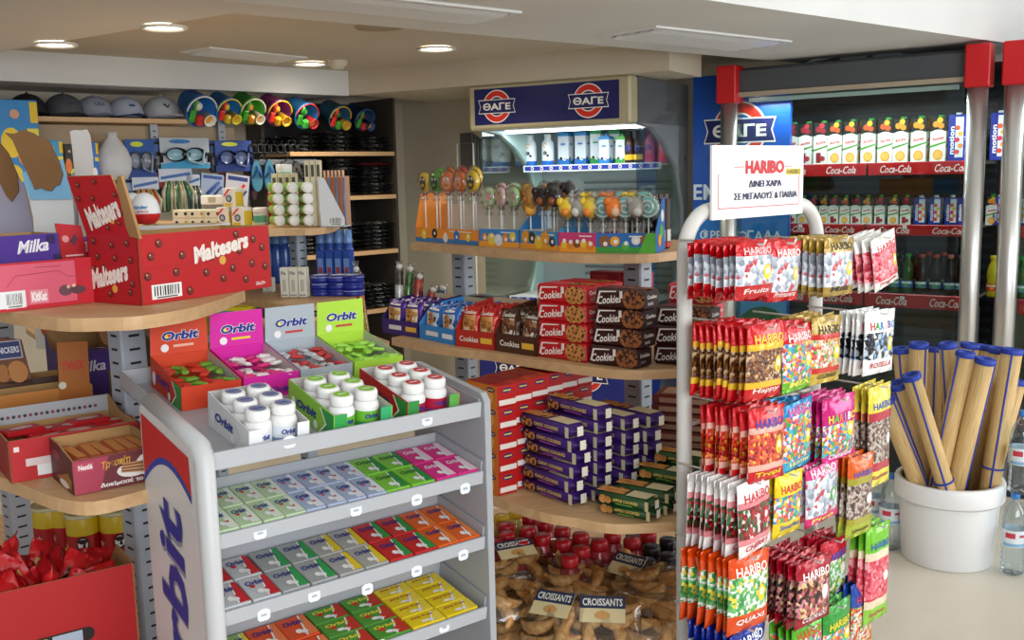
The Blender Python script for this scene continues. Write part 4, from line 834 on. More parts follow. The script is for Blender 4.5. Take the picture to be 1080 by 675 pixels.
# ------------------------------------------------------------------ lowest shelf: bottles and croissant bags
bt = {}
def juicebottle(kind, loc, lab):
    if kind in bt: return dup(bt[kind], loc, 0, lab)
    bc, cc, lc = {'red': ('#b8404c', '#b01420', '#c8c0c8'), 'yellow': ('#d8c468', '#d8b020', '#d8d0a8'), 'dark': ('#3c1018', '#1c1418', '#8c8890')}[kind]
    t = thing('juice_bottle', lab, 'bottle', loc, 0, f'{kind} capped bottles on the lowest shelf'); m = MB(); m.lathe([(0, 0), (.029, 0), (.032, .006), (.032, .095), (.026, .118), (.02, .128), (.02, .136)], bc+':g', 14); m.lathe([(.0325, .025), (.0325, .085)], lc+':q', 14); m.build('body', t)
    MB().lathe([(.0, .131), (.022, .131), (.0225, .136), (.0225, .152), (.020, .156), (0, .156)], cc+':q', 14).build('cap', t); bt[kind] = t; return t
capz = Z4+.155
rows = [('red', (519, 571)), ('red', (534, 563)), ('red', (549, 559)), ('red', (549, 570)), ('red', (565, 554)), ('red', (566, 562)), ('red', (581, 567)), ('red', (593, 557)), ('red', (600, 565)), ('red', (614, 564)), ('red', (615, 572)), ('red', (632, 566)), ('red', (646, 567)), ('red', (659, 566)), ('red', (605, 584)), ('red', (581, 553)), ('red', (567, 547)), ('red', (535, 555)),
        ('yellow', (516, 551)), ('yellow', (529, 544)), ('yellow', (535.5, 547)), ('yellow', (543, 542)), ('yellow', (552, 544)), ('yellow', (517, 558)),
        ('dark', (696, 566)), ('dark', (697, 572)), ('dark', (699, 582)), ('dark', (711, 566)), ('dark', (713, 575)), ('dark', (731, 578)), ('dark', (684, 562))]
seen = []
def free(p, r):
    for q in seen:
        d = V((p.x-q.x, p.y-q.y, 0))
        if d.length < r: return q
    return None
cnt = {}
for kd, (x, y) in rows:
    p = on(x, y, capz)
    for _ in range(12):
        q = free(p, .066)
        if not q: break
        d = V((p.x-q.x, p.y-q.y, 0)); d = d.normalized() if d.length > 1e-4 else V((.4, .9, 0)); p = V((q.x+d.x*.067, q.y+d.y*.067, capz))
    if free(p, .064): continue
    seen.append(p); cnt[kd] = cnt.get(kd, 0)+1
    juicebottle(kd, V((p.x, p.y, Z4+.001)), f'{kd} capped juice bottle behind the croissant bags, {ORD[cnt[kd]-1]} of the {kd} ones')
def croissant(m, M, s=1.):
    path = []; rr = []
    for i in range(15):
        a = -1.15+2.3*i/14; path.append(M @ V((.070*s*math.sin(a), .048*s*(1-math.cos(a)*1.2), 0))); rr.append(s*max(.004, .005+.020*math.cos(a*1.28)**1.3*(1 if i % 2 else .84)))
    m.tube(path, rr, 'croissant', 8)
def croissant_bag(loc, rz, pitch, roll, lab, label=True, n=4, s=1.):
    t = thing('croissant_bag', lab, 'croissant bag', loc, rz, 'clear bags of croissants on the lowest shelf', rot=(pitch, roll, rz))
    rr = random.Random(int(loc[0]*900+loc[1]*700))
    k = 0
    for i in range(n):
        for j in range(2):
            m = MB(); croissant(m, Matrix.Translation((s*(-.05+.1*j)+rr.uniform(-.008, .008), s*(-.066+.044*i), .028+.010*((i+j) % 2))) @ Matrix.Rotation(rr.uniform(-.5, .5)+(1.57 if rr.random() < .3 else 0), 4, 'Z') @ Matrix.Rotation(rr.uniform(-.4, .4), 4, 'X'), .92*s); m.build('croissant', t)
    vs = []; fs = []; nx, ny = 12, 12; w, d = .235*s, .215*s
    for sg in (1, -1):
        for j in range(ny+1):
            for i in range(nx+1):
                u, v = i/nx*2-1, j/ny*2-1; b = (max(0, 1-abs(u)**3)*max(0, 1-abs(v)**3))**.5
                vs.append((u*w/2, v*d/2-.0, .032+sg*b*.029+.0025*math.sin(9*u+5*v*sg+rr.random())))
    for sg in (0, 1):
        o = sg*(nx+1)*(ny+1)
        for j in range(ny):
            for i in range(nx): q = [o+j*(nx+1)+i, o+j*(nx+1)+i+1, o+(j+1)*(nx+1)+i+1, o+(j+1)*(nx+1)+i]; fs.append(q if sg == 0 else q[::-1])
    MB().add(vs, fs, 'film', True).build('wrapper', t)
    if label:
        m = MB(); f = Fr((-.05, .0, .062), (1, 0, 0), (0, 1, 0)); m.slab(f, [(0, 0), (.10, 0), (.10, .06), (0, .06)], '#d8c79a:q', .001); m.rect(f, 0, .032, .10, .06, '#1c2c4c'); m.text(f, 'CROISSANTS', .05, .046, w=.088, h=.017, k='#e8e4d8', off=.02); m.disc(f, .05, .016, .018, '#c89858', .0008, 12, .010); m.build('label', t)
    return t
def S4(x, y, dz): p = on(x, y, Z4+dz); return (p.x, p.y, Z4+dz-.0)
for x, y, dz, rz_, pi_, ro_, lab, lb_ in (
        (545, 668, .012, .5, .12, 0, 'clear croissant bag at the bottom of the pile next to the gum stand', False), (600, 690, .012, -.3, .12, 0, 'clear croissant bag at the bottom of the pile, front middle', False),
        (664, 690, .012, -.2, .12, 0, 'clear croissant bag at the bottom of the pile before the sweet rack', False), (612, 640, .012, .1, .1, 0, 'clear croissant bag at the bottom of the pile, further back in the middle', False), (672, 640, .012, .3, .1, 0, 'clear croissant bag at the bottom of the pile, further back by the rack', False), (548, 632, .012, .2, .1, 0, 'clear croissant bag at the bottom of the pile below the juice bottles', False),
        (636, 668, .075, -.12, .75, 0, 'clear croissant bag standing in front, dark label facing straight out', True), (590, 664, .075, -.62, .70, -.1, 'clear croissant bag in front, dark label tilted beside the upright one', True),
        (686, 664, .07, -.2, .35, 0, 'clear croissant bag on the pile next to the sweet rack, no label', False), (540, 642, .075, .3, .3, .1, 'clear croissant bag on the pile next to the gum stand, no label', False),
        (610, 622, .075, -.3, .3, .1, 'clear croissant bag in the middle of the pile, no label showing', False), (668, 622, .08, -.9, .7, -.1, 'clear croissant bag leaning at the back below the post, dark label tilted', True),
        (545, 606, .08, .4, .4, 0, 'clear croissant bag at the back near the yellow capped bottles, small dark label', True), (604, 598, .07, -.2, .35, 0, 'clear croissant bag at the back before the red capped bottles', False), (700, 632, .09, .2, .3, 0, 'clear croissant bag on the pile behind the white rack tube', False)):
    croissant_bag(S4(x, y, dz), rz_, pi_, ro_, lab, lb_, 4, .72)
# ================================================================== sweet bag rack
RL, RR = at(722, 300, 1.96), at(862, 240, 2.29); RL.z = RR.z = 0
rw = (RR-RL).length; rrz = ang(RL, RR); wv = (RR-RL).normalized(); nv = V((wv.y, -wv.x, 0))
RK = thing('sweet_bag_rack', 'white tube rack with a white sign, hung all over with sweet bags', 'display rack', RL, rrz)
zt, ra = 1.472, .085
pa = [(0, 0, .02)]+[(0, 0, .5), (0, 0, 1.0), (0, 0, zt-ra)]+[(ra-ra*math.cos(a), 0, zt-ra+ra*math.sin(a)) for a in [PI/2*i/8 for i in range(1, 9)]]
pa += [(rw*.5, 0, zt)]+[(rw-ra+ra*math.sin(a), 0, zt-ra+ra*math.cos(a)) for a in [PI/2*i/8 for i in range(0, 9)]]+[(rw, 0, 1.0), (rw, 0, .5), (rw, 0, .02)]
MB().tube(pa, .0155, '#dedcd6:q', 14).build('tube_frame', RK)
for x in (0, rw): MB().tube([(x, -.25, .03), (x, 0, .03), (x, .25, .03)], .0155, '#dedcd6:q', 12).build('foot', RK)
so = V((0, -.022, 0)); Rm = Matrix.Translation(RL) @ Matrix.Rotation(rrz, 4, 'Z'); inv = Rm.inverted()
def rk(px, py, d): return inv @ onp(px, py, RL+nv*d, nv)
q = [rk(750, 153, .024), rk(846, 154, .024), rk(848, 225, .024), rk(752, 232, .024)]
ctr = (q[0]+q[1]+q[2]+q[3])/4; sw, sh_ = ((q[1]-q[0]).length+(q[2]-q[3]).length)/2, ((q[3]-q[0]).length+(q[2]-q[1]).length)/2
f = Fr((ctr.x-sw/2, -.024, ctr.z-sh_/2), (1, 0, 0), (0, 0, 1)); m = MB(); m.slab(f, [(0, 0), (sw, 0), (sw, sh_), (0, sh_)], '#f2f0ec:q', .005)
rd, nb = '#d01c28', '#1c2454'
for a in ((.06, .14, .95, .152), (.06, .14, .066, .62), (.944, .14, .95, .62), (.22, .70, .33, .712), (.78, .70, .87, .712)): m.rect(f, a[0]*sw, a[1]*sh_, a[2]*sw, a[3]*sh_, rd)
m.text(f, 'HARIBO', sw*.555, sh_*.70, h=sh_*.19, w=sw*.43, k=rd, off=.05); m.text(f, 'ΔΙΝΕΙ ΧΑΡΑ', sw*.555, sh_*.47, h=sh_*.095, w=sw*.36, k=nb, off=.03); m.text(f, 'ΣΕ ΜΕΓΑΛΟΥΣ & ΠΑΙΔΙΑ', sw*.57, sh_*.30, h=sh_*.095, w=sw*.70, k=nb, off=.03)
m.rect(f, sw*.79, sh_*.58, sw*.965, sh_*.67, '#e8d040', .0012); m.text(f, 'HARIBO', sw*.878, sh_*.625, w=sw*.15, k='#202020', l=.002)
m.build('sign_board', RK)
def cmat(nm, cols, sc=75, seed=0): special(nm, candies(cols, sc, .28, seed)); return nm
W_SIL = cmat('win_sil', ['#d4d8dc', '#b0b8c4', '#e8ecf0', '#9098a8', '#c04050', '#ccd0d8'], 94, 1); W_MIX = cmat('win_mix', ['#d8c8b0', '#c83830', '#e0b030', '#58a040', '#e8e0d8', '#d07028', '#b8a890'], 168, 2)
W_PNK = cmat('win_pink', ['#e06070', '#d84858', '#f0a0a8', '#c83048', '#e87080'], 126, 3); W_COL = cmat('win_cola', ['#6a3a1c', '#8a5228', '#4a2410', '#a87040', '#c8a880', '#5a3018'], 178, 4)
W_GRN = cmat('win_green', ['#4ca858', '#e8e8e0', '#3c8c48', '#d8e4d8', '#6cb870', '#e8d048'], 126, 5); W_BLK = cmat('win_black', ['#18181c', '#b8c4d0', '#282830', '#101014', '#6890b8', '#d8dce0'], 105, 6)
W_RED = cmat('win_red', ['#c82820', '#e86828', '#e8b030', '#b81c18', '#d84830', '#8c1410'], 157, 7); W_RNB = cmat('win_rainbow', ['#38a048', '#e8c030', '#d83848', '#2888c8', '#e87828', '#e8e0e0', '#9048a0', '#40b8a8'], 147, 8)
W_CHR = cmat('win_cherry', ['#8c1c24', '#2c5c2c', '#b02830', '#d8d0cc', '#681018', '#3c7040'], 126, 9); W_BRN = cmat('win_brown', ['#6c5048', '#9c8478', '#504038', '#b8a498', '#c8bcb0'], 168, 10)
W_LQ = cmat('win_liquorice', ['#3c2018', '#c86070', '#8c4c28', '#e0c090', '#281410', '#d08890'], 126, 11)
DES = {}
def design(k, desc, w, h, top, win, bot, tc, txt=None, btc='#f4ece8', tv=.78, bv=.22, stripe=None, sidek=None, tall=False, multi=None, blob=None):
    w *= .99; h *= .96
    def key(u, v):
        if v > tv: return top+':f'
        if v < bv: return bot+':f'
        if stripe and (v > tv-.07 or v < bv+.07): return stripe+':f'
        if sidek and abs(u) > .47: return sidek+':f'
        return win
    def pr(m, F, w_, h_):
        if multi:
            for i, c in enumerate('HARIBO'): m.text(F, c, w_*(-.33+.132*i), h_*(tv+.07), h=h_*.125, k=multi[i % len(multi)], off=.03, l=.0014)
        else: m.text(F, 'HARIBO', 0, h_*(tv+.07), h=h_*(.125 if not tall else .07), w=w_*.74, k=tc, off=.02, l=.0014)
        if txt: m.text(F, txt, 0, h_*(bv*.62), h=h_*(.09 if not tall else .05), w=w_*.68, k=btc, off=.02, l=.0014)
        m.disc(F, w_*.24, h_*.46, w_*.11, blob or '#f0d030', .001, 10, w_*.13); m.disc(F, w_*.24, h_*.48, w_*.06, '#f4f0e8', .0016, 8)
    DES[k] = (pillow(w, h, .021, key, pr, 8, 12, .06, len(DES)).mesh('sweet_bag'), desc, w, h)
design('1A', 'red bag of silver wrapped sweets', .115, .112, '#c80e18', W_SIL, '#c0101a', '#e8c8c8', 'Fruits', '#f0dcd8', .76, .24)
design('1B', 'red bag with a broad silver window', .112, .12, '#d0121c', W_SIL, '#c8101c', '#f4e8e4', 'Primavera', '#f0dcd8', .74, .2)
design('1C', 'gold bag of sweets with a dark name', .118, .124, '#b0903c', W_SIL, '#a8883a', '#26221c', 'Milk', '#302818', .78, .2)
design('1D', 'white bag of pink sweets', .115, .12, '#ecebe6', W_PNK, '#ecebe8', '#d02838', 'Fragole', '#c81c2c', .72, .16, sidek='#e4b0b0')
design('2A', 'red bag of brown cola sweets with yellow bands', .125, .15, '#cc1019', W_COL, '#c80e16', '#f0cc30', 'Happy', '#f0e4d8', .74, .2, stripe='#e8b828')
design('2B', 'red topped bag with a green foot', .115, .135, '#cc1420', W_RNB, '#68b424', '#f0e4e0', 'MIX', '#f0e060', .76, .2)
design('2C', 'golden bag of gummy sweets with a dark name', .12, .142, '#b8963a', W_MIX, '#c8a83c', '#201c18', 'GOLDBÄREN', '#2c2410', .74, .2, stripe='#c83028')
design('2D', 'white bag with a colourful name and black wheels', .125, .145, '#eeeeec', W_BLK, '#f0efec', '#2060b0', 'ROTELLA', '#b81c28', .70, .24, multi=['#d83830', '#38a048', '#2878c8', '#e8a828', '#8848a8', '#40a8c8'], sidek='#d8dce0')
design('3A', 'red bag with a blue name', .118, .15, '#d01820', W_RED, '#c8141c', '#2040a0', 'Tropi', '#f0d838', .72, .16, stripe='#e8b0a0')
design('3B', 'blue topped bag of many coloured sweets', .115, .145, '#1c88c8', W_RNB, '#38a8d0', '#e84888', 'Worms', '#f0e8a0', .82, .18)
design('3C', 'magenta bag with a rainbow name', .125, .14, '#cc1878', W_RNB, '#d82888', '#f0f0f0', 'Chamallow', '#f0e8f0', .6, .12, multi=['#f0d040', '#60c050', '#f08030', '#50b8e8', '#f0f0f0', '#f0d040'], sidek='#cc1878')
design('3D', 'long yellow bag with a blue name', .105, .24, '#e8d444', W_BRN, '#e8dc50', '#2858b0', 'Roulette', '#a83048', .74, .16, stripe='#b83848', tall=True, blob='#e8e8e8')
design('4A', 'white bag of dark cherry sweets', .118, .15, '#efecea', W_CHR, '#eee8e6', '#c82430', 'CHERRY', '#c82838', .72, .17, stripe='#e08890', sidek='#e8d0d0', blob='#c83040')
design('4B', 'yellow bag of many coloured sweets', .11, .132, '#ecd01c', W_RNB, '#e8cc20', '#d02830', 'Smurfen', '#2858b0', .7, .26)
design('4C', 'pink bag with a pale window', .12, .13, '#d8347c', W_SIL, '#dc2c78', '#f4e8ec', 'Pico', '#f0e060', .84, .14, sidek='#d8347c', blob='#58a848')
design('4D', 'long orange topped bag of brown sweets', .1, .19, '#e0601c', W_BRN, '#a8b830', '#2850a8', 'Schnecken', '#4c2c18', .72, .14, stripe='#a8a030', tall=True, blob='#f0ece4')
design('5A', 'orange bag of green frog sweets', .128, .155, '#e04c0c', W_GRN, '#dc4a0e', '#f4ece4', 'QUAXI', '#f4f0ec', .74, .24)
design('5B', 'dark red bag of liquorice mix', .125, .145, '#a80a22', W_LQ, '#9c0a20', '#f4ecec', 'COLORADO', '#f4ecec', .72, .2, blob='#e8e4e0')
design('5C', 'bright red bag with a large blue name', .11, .145, '#c81c34', W_GRN, '#c01a30', '#1c48a8', 'Mix', '#f0ecec', .66, .1, blob='#e8ecf0')
design('5D', 'long green topped bag of pink sweets', .1, .24, '#74c02c', W_PNK, '#8cc838', '#2454a8', 'Spaghetti', '#c83050', .74, .14, stripe='#e8d8b8', tall=True, blob='#f0ece4')
design('6A', 'deep blue sweet bag', .125, .15, '#16288c', W_BLK, '#182a90', '#e8ecf4', 'Salino', '#e8ecf4')
design('6B', 'lime and yellow sweet bag', .11, .15, '#58b428', W_RNB, '#e8d428', '#c84018', 'Bears', '#f0ecec', .8, .4)
design('6C', 'green bag with a yellow name', .118, .14, '#2c9430', W_RNB, '#2c9430', '#f0d838', 'Frucht', '#f0e8d0', .62, .16)
design('6D', 'blue topped bag of orange sweets', .1, .17, '#1c48a4', W_MIX, '#e07828', '#d02c38', 'Saft', '#f0ecdc', .7, .2)
special('film_bag', clear('#f6f6f4', .12, .05))
rows_ = ['top', 'second', 'third', 'fourth', 'fifth', 'lowest']
D0 = .175
BAGS = [('1A', 797, 254, 8, D0), ('1B', 829, 253, 5, D0), ('1C', 885, 250, 6, D0), ('1D', 931, 248, 5, D0), ('2A', 808, 342, 9, D0), ('2B', 840, 341, 4, D0), ('2C', 872, 334, 6, D0), ('2D', 928, 328, 5, D0),
        ('3A', 808, 430, 8, D0), ('3B', 842, 424, 4, D0), ('3C', 884, 418, 5, D0), ('3D', 928, 405, 3, D0-.01), ('4A', 794, 505, 8, D0), ('4B', 832, 497, 4, D0), ('4C', 867, 490, 4, D0), ('4D', 908, 479, 3, D0),
        ('5A', 790, 584, 8, D0), ('5B', 858, 588, 7, D0+.02), ('5C', 880, 567, 4, D0-.05), ('5D', 926, 552, 3, D0), ('6A', 788, 660, 7, D0), ('6B', 851, 657, 4, D0), ('6C', 882, 636, 4, D0), ('6D', 909, 612, 3, D0-.02)]
rb_ = random.Random(21)
for k, px, py, n, d in BAGS:
    me, desc, w, h = DES[k]; P_ = rk(px, py, d); row = rows_[int(k[0])-1]
    pm = MB(); pm.tube([(P_.x, 0, P_.z-.004), (P_.x, -d-.018, P_.z-.006), (P_.x, -d-.022, P_.z+.003)], .0024, '#e4e2dc:q', 6)
    pm.build('peg', RK)
    for i in range(n):
        yy = -d+.0155*i*(1.0 if n > 4 else 1.15); sp = (i*.004 if k == '1D' else 0)
        loc = Rm @ V((P_.x+rb_.uniform(-.003, .003)-sp, yy, P_.z-h+rb_.uniform(-.003, .003)))
        o = bpy.data.objects.new('sweet_bag', me); COL.objects.link(o)
        tilt = Matrix.Translation((0, 0, h)) @ Matrix.Rotation(rb_.uniform(-.05, .05)+(-.16 if k == '1D' else 0), 4, 'Y') @ Matrix.Rotation(rb_.uniform(-.03, .05), 4, 'X') @ Matrix.Translation((0, 0, -h))
        o.matrix_world = Matrix.Translation(loc) @ Matrix.Rotation(rrz+rb_.uniform(-.07, .07), 4, 'Z') @ tilt
        tag(o, f'{desc}, {ORD[i]} from the front, {row} row', 'sweet bag', f'sweet bags on the {row} row of the rack')
for z in (1.36, 1.2, 1.04, .9, .76, .62, .4, .2): MB().tube([(0, 0, z), (rw, 0, z)], .004, '#dedcd6:q', 8).build('cross_wire', RK)
# ================================================================== chewing gum stand
g0, g1 = at(223, 477, 1.52), at(506, 423, 1.837); g0.z = g1.z = 0
GW = (g1-g0).length; grz = ang(g0, g1); GM = Matrix.Translation(g0) @ Matrix.Rotation(grz, 4, 'Z')
GS = thing('gum_stand', 'grey plastic floor stand of sloping trays full of chewing gum', 'display stand', g0, grz)
gy = '#a9abb0:q'
ZT_, Z2_, Z3_, Z4_ = 1.13, .996, .866, .724
SL = math.tan(math.radians(7.5))
for x0, x1, nm in ((-.034, -.002, 'side_panel'), (GW+.002, GW+.016, 'side_panel')):
    m = MB(); prof = [(-.012, .02), (.24, .02), (.24, 1.166), (.23, 1.174), (.0, 1.145), (-.012, 1.13)]
    n = len(prof); vs = [(x0, y, z) for y, z in prof]+[(x1, y, z) for y, z in prof]; kk = '#d9d8d5:q' if x0 < 0 else gy
    m.add(vs, [(i, n+i, n+(i+1) % n, (i+1) % n) for i in range(n)]+[tuple(range(n)), tuple(range(n, 2*n))[::-1]], kk)
    if x0 < 0:
        m.tube([(-.018, -.014, .02), (-.018, -.014, 1.125), (-.018, -.004, 1.142), (-.018, .23, 1.175)], .0165, '#c3c3c4:q', 12)
        f = Fr((x0, .24, 0), (0, -1, 0), (0, 0, 1)); LW = .238
        pts = [(.006, 1.155), (LW-.006, 1.122), (LW-.006, .99)]; arc_ = [(LW-.004-(LW-.008)*i/14, 1.062-.014*i/14+.046*math.sin(PI*i/14)**.9) for i in range(15)]
        arc_ = [(x, z) for x, z in arc_]
        m.poly(f, [(.006, 1.158), (.006, arc_[-1][1])]+[a for a in arc_[::-1]]+[(LW-.006, 1.126)], '#c81c1c', .0006)
        for i in range(14):
            (xa, za), (xb, zb) = arc_[i], arc_[i+1]; m.poly(f, [(xa, za), (xa, za-.012), (xb, zb-.012), (xb, zb)], '#1c3a9c', .0010)
        for off, kx, l in ((.05, '#8a8c9c', .0008), (.022, '#1c2f8e', .0014)):
            m.text(f, 'Orbit', LW*.5, .82, h=.125, w=.42, k=kx, l=l, off=off, shear=.18, rot=PI/2)
    m.build(nm, GS)
TRAYS = []
def tray(z, y0, dep, lip, slope, back, name='tray'):
    m = MB(); t_ = .003; R_ = Matrix.Translation((0, y0, z-lip)) @ Matrix.Rotation(math.atan(slope), 4, 'X')
    m.box((0, 0, 0), (GW, dep, t_), gy, 0, R_); m.box((0, -.003, 0), (GW, t_, lip), '#b4b6bb:q', .001, R_); m.box((0, dep-t_, 0), (GW, dep, back), gy, 0, R_)
    for x in (0, GW-t_): m.box((x, t_, 0), (x+t_, dep-t_, back), gy, 0, R_)
    TRAYS.append(m.build(name, GS)); return R_
RT = tray(ZT_, 0, .47, .03, SL, .034, 'top_tray')
R2 = tray(Z2_, 0, .165, .026, .16, .045); R3 = tray(Z3_, 0, .165, .026, .16, .045); R4 = tray(Z4_, 0, .165, .026, .16, .045)
m = MB(); m.box((0, .0, .02), (GW, .24, .09), gy, .004); m.build('base', GS)
m = MB()
for z in (.5, .3): m.box((0, .02, z), (GW, .2, z+.012), gy)
m.build('lower_tray', GS)
def lips(pxs, Rr, lip, tr):
    for px, py in pxs:
        q = GM.inverted() @ onp(px, py, g0, V((-math.sin(grz), math.cos(grz), 0)))
        m = MB(); f = Fr((q.x-.011, -.0055, q.z-.009), (1, 0, 0), (0, 0, 1)); m.slab(f, [(0, .004), (.004, 0), (.018, 0), (.022, .004), (.022, .016), (.016, .02), (.006, .02), (0, .016)], '#e9edf2:q', .0015); m.rect(f, .006, .008, .016, .012, '#a8b0c0'); m.build('price_tag', tr)
lips([(304, 466), (449, 443)], RT, .03, TRAYS[0]); lips([(273, 562), (374, 538), (438, 527), (489, 515)], R2, .026, TRAYS[1]); lips([(277, 648), (330, 628), (386, 621), (438, 602), (487, 585)], R3, .026, TRAYS[2]); lips([(467, 661), (400, 680)], R4, .026, TRAYS[3])
def gum(w, d, h, c1, c2, tc='#1c2a80', word='Orbit', alt=None):
    m = MB(); m.box((0, 0, 0), (w, d, h), {'*': c1+':q', 'right': c2+':q', 'top': c1+':q'}, .0015); f = faces(w, d, h)['top']
    m.poly(f, [(w*.62, d*.05), (w*.97, d*.05), (w*.97, d*.95), (w*.8, d*.95)], c2, .0006); m.poly(f, [(w*.56, d*.05), (w*.62, d*.05), (w*.8, d*.95), (w*.75, d*.95)], '#f0f0ee', .0008)
    m.disc(f, w*.45, d*.3, w*.12, '#f2f2f0', .0008, 8, d*.1); m.disc(f, w*.6, d*.24, w*.11, '#e6e6e8', .001, 8, d*.1)
    if alt: m.disc(f, w*.3, d*.55, w*.1, alt, .001, 8); m.disc(f, w*.7, d*.35, w*.09, alt, .0011, 8)
    m.text(f, word, w*.45, d*.7, h=d*.2, w=w*.66, k=tc, off=.03, shear=.15, l=.0012); f2 = faces(w, d, h)['front']; m.text(f2, word, w*.4, h*.5, h=h*.5, w=w*.5, k=tc, off=.02, shear=.15)
    return m.mesh('gum_pack')
gi = GM
def fill(Rr, s0, s1, ncol, nrow, layers, c1, c2, desc, trayname, word='Orbit', tc='#1c2a80', alt=None, y0=.006, dep=.15, hh=.012):
    w = (s1-s0)*GW/ncol; d = dep/nrow; me = gum(w*.96, d*.96, hh, c1, c2, tc, word, alt)
    for L in range(layers):
        for r in range(nrow):
            for c in range(ncol):
                if L < layers-1 and r > 0: continue
                o = bpy.data.objects.new('gum_pack', me); COL.objects.link(o)
                o.matrix_world = gi @ Rr @ Matrix.Translation((s0*GW+w*c+RND.uniform(-.001, .001)+.002, y0+d*r, .0035+(hh+.0004)*(L if r == 0 else 0)+(0 if r == 0 else (hh+.0004)*(layers-1)))) @ Matrix.Rotation(RND.uniform(-.02, .02), 4, 'Z')
                tag(o, f'{desc} gum pack, {["front", "second", "third", "rear"][r]} line, {ORD[c]} from the side panel{", underneath" if L < layers-1 else ""}, {trayname} tray', 'gum pack', f'{desc} gum packs in the {trayname} tray')
fill(R2, .0, .30, 4, 2, 2, '#b9cfa8', '#dfe6d4', 'pale green', 'upper', alt='#c84038'); fill(R2, .30, .60, 4, 2, 2, '#a8b4d0', '#e0e2ec', 'lilac', 'upper', alt='#c83048'); fill(R2, .60, .80, 2, 2, 2, '#7cc23c', '#2c8c3c', 'green', 'upper', tc='#2c6c30'); fill(R2, .80, .99, 2, 2, 2, '#dc2c84', '#f0d0dc', 'pink', 'upper', tc='#f4e8f0')
fill(R3, .0, .2, 2, 2, 2, '#c0c2c6', '#c8242c', 'grey and red', 'middle', alt='#c8242c'); fill(R3, .2, .405, 2, 2, 2, '#a0a4a4', '#2c9c50', 'grey and green', 'middle'); fill(R3, .405, .60, 2, 2, 2, '#a6a6a2', '#e0c424', 'grey and yellow', 'middle'); fill(R3, .60, .80, 2, 2, 2, '#c42426', '#2c9440', 'red and green', 'middle'); fill(R3, .80, .99, 2, 2, 2, '#e0601c', '#e8843c', 'orange', 'middle')
fill(R4, .0, .17, 2, 2, 2, '#8cb860', '#d8d050', 'light green', 'lowest'); fill(R4, .17, .40, 2, 2, 2, '#dc4c20', '#e87c48', 'red orange', 'lowest'); fill(R4, .40, .68, 2, 3, 2, '#4c9434', '#c03020', 'green fruit', 'lowest', 'Orbit', '#e8e040', '#c83028'); fill(R4, .68, .97, 2, 4, 2, '#e8cc1c', '#e8d040', 'yellow', 'lowest', 'Juicy Fruit', '#a02828')
# display boxes on the top tray
def topbox(x0, w, y0, d, c, cs, ci, lab, txtc, flap=None, flapc=None, accent=None, front='full', sub=None, hs=(.045, .062), fh=.05):
    t = thing('gum_display_box', lab, 'display box', (0, 0, 0), 0, 'gum display boxes on the top tray'); t.matrix_world = GM @ RT @ Matrix.Translation((x0, y0, .0035)); e = .0016
    m = MB(); k = lambda a, b: [(a, 0), (b, 0)]
    for x, outk in ((0, 'left'), (w-e, 'right')):
        pts = [(0, 0), (d, 0), (d, hs[1]), (0, hs[0])]; n = 4; vs = [(x, a, b) for a, b in pts]+[(x+e, a, b) for a, b in pts]
        m.add(vs, [(i, (i+1) % n, n+(i+1) % n, n+i) for i in range(n)]+[(3, 2, 1, 0), (4, 5, 6, 7)], [cs]*4+[cs if x == 0 else ci, ci if x == 0 else cs])
    m.box((e, d-e, 0), (w-e, d, hs[1]), {'*': cs, 'front': flapc or ci}); m.box((e, e, 0), (w-e, d-e, e), ci)
    if front == 'full': m.box((e, 0, 0), (w-e, e, fh), {'*': c, 'back': ci})
    else:
        m.box((e, 0, 0), (w-e, e, .012), {'*': c, 'back': ci}); m.box((e, 0, .012), (w*.22, e, hs[0]), {'*': c if accent is None else accent[0], 'back': ci}); m.box((w*.80, 0, .012), (w-e, e, hs[0]), {'*': accent[1] if accent else c, 'back': ci})
    f = Fr((0, d, 0), (0, -1, 0), (0, 0, 1)); m.text(f, 'Orbit', d*.42, hs[0]*.62, h=hs[0]*.36, w=d*.45, k='#1c2f8e', off=.04, shear=.18)
    if accent: m.poly(f, [(d*.72, 0), (d*.86, hs[0]*.5), (d*.74, hs[0]*1.02), (d, hs[0]), (d, 0)], accent[0], .0008); m.poly(f, [(d*.69, 0), (d*.72, 0), (d*.86, hs[0]*.5), (d*.74, hs[0]*1.02), (d*.71, hs[0]*1.02), (d*.83, hs[0]*.5)], '#f0efe8', .001)
    m.disc(f, d*.12, hs[0]*.5, .009, '#eceef2', .0008, 10, .014); m.disc(f, d*.62, hs[0]*.22, .008, '#eceef2', .0009, 10)
    if front == 'full': m.text(Fr((0, 0, 0), (1, 0, 0), (0, 0, 1)), 'Orbit', w*.7, fh*.3, h=fh*.28, w=w*.45, k='#1c2f8e', off=.03, shear=.18)
    m.build('box', t)
    if flap:
        m = MB(); R_ = Matrix.Translation((0, d-.001, hs[1]-.012)) @ Matrix.Rotation(-.12, 4, 'X'); fl = Fr(R_ @ V((0, 0, 0)), R_.to_3x3() @ V((1, 0, 0)), R_.to_3x3() @ V((0, 0, 1)))
        m.slab(fl, [(0, 0), (w, 0), (w, flap), (.004, flap)], flapc, .0016, ci); m.text(fl, 'Orbit', w*.53, flap*.58, h=flap*.24, w=w*.66, k='#f2f0ea', off=.08, shear=.18, l=.0008); m.text(fl, 'Orbit', w*.53, flap*.58, h=flap*.22, w=w*.64, k='#1c2f8e', off=.04, shear=.18, l=.0014)
        m.disc(fl, w*.285, flap*.57, w*.032, '#f0e060' if sub else '#40b8b0', .002, 10)
        if sub: m.rect(fl, w*.4, flap*.3, w*.75, flap*.36, sub); m.disc(fl, w*.25, flap*.3, w*.07, '#f4eef0', .001, 10)
        # side cheeks
        m.build('header_flap', t)
    return t
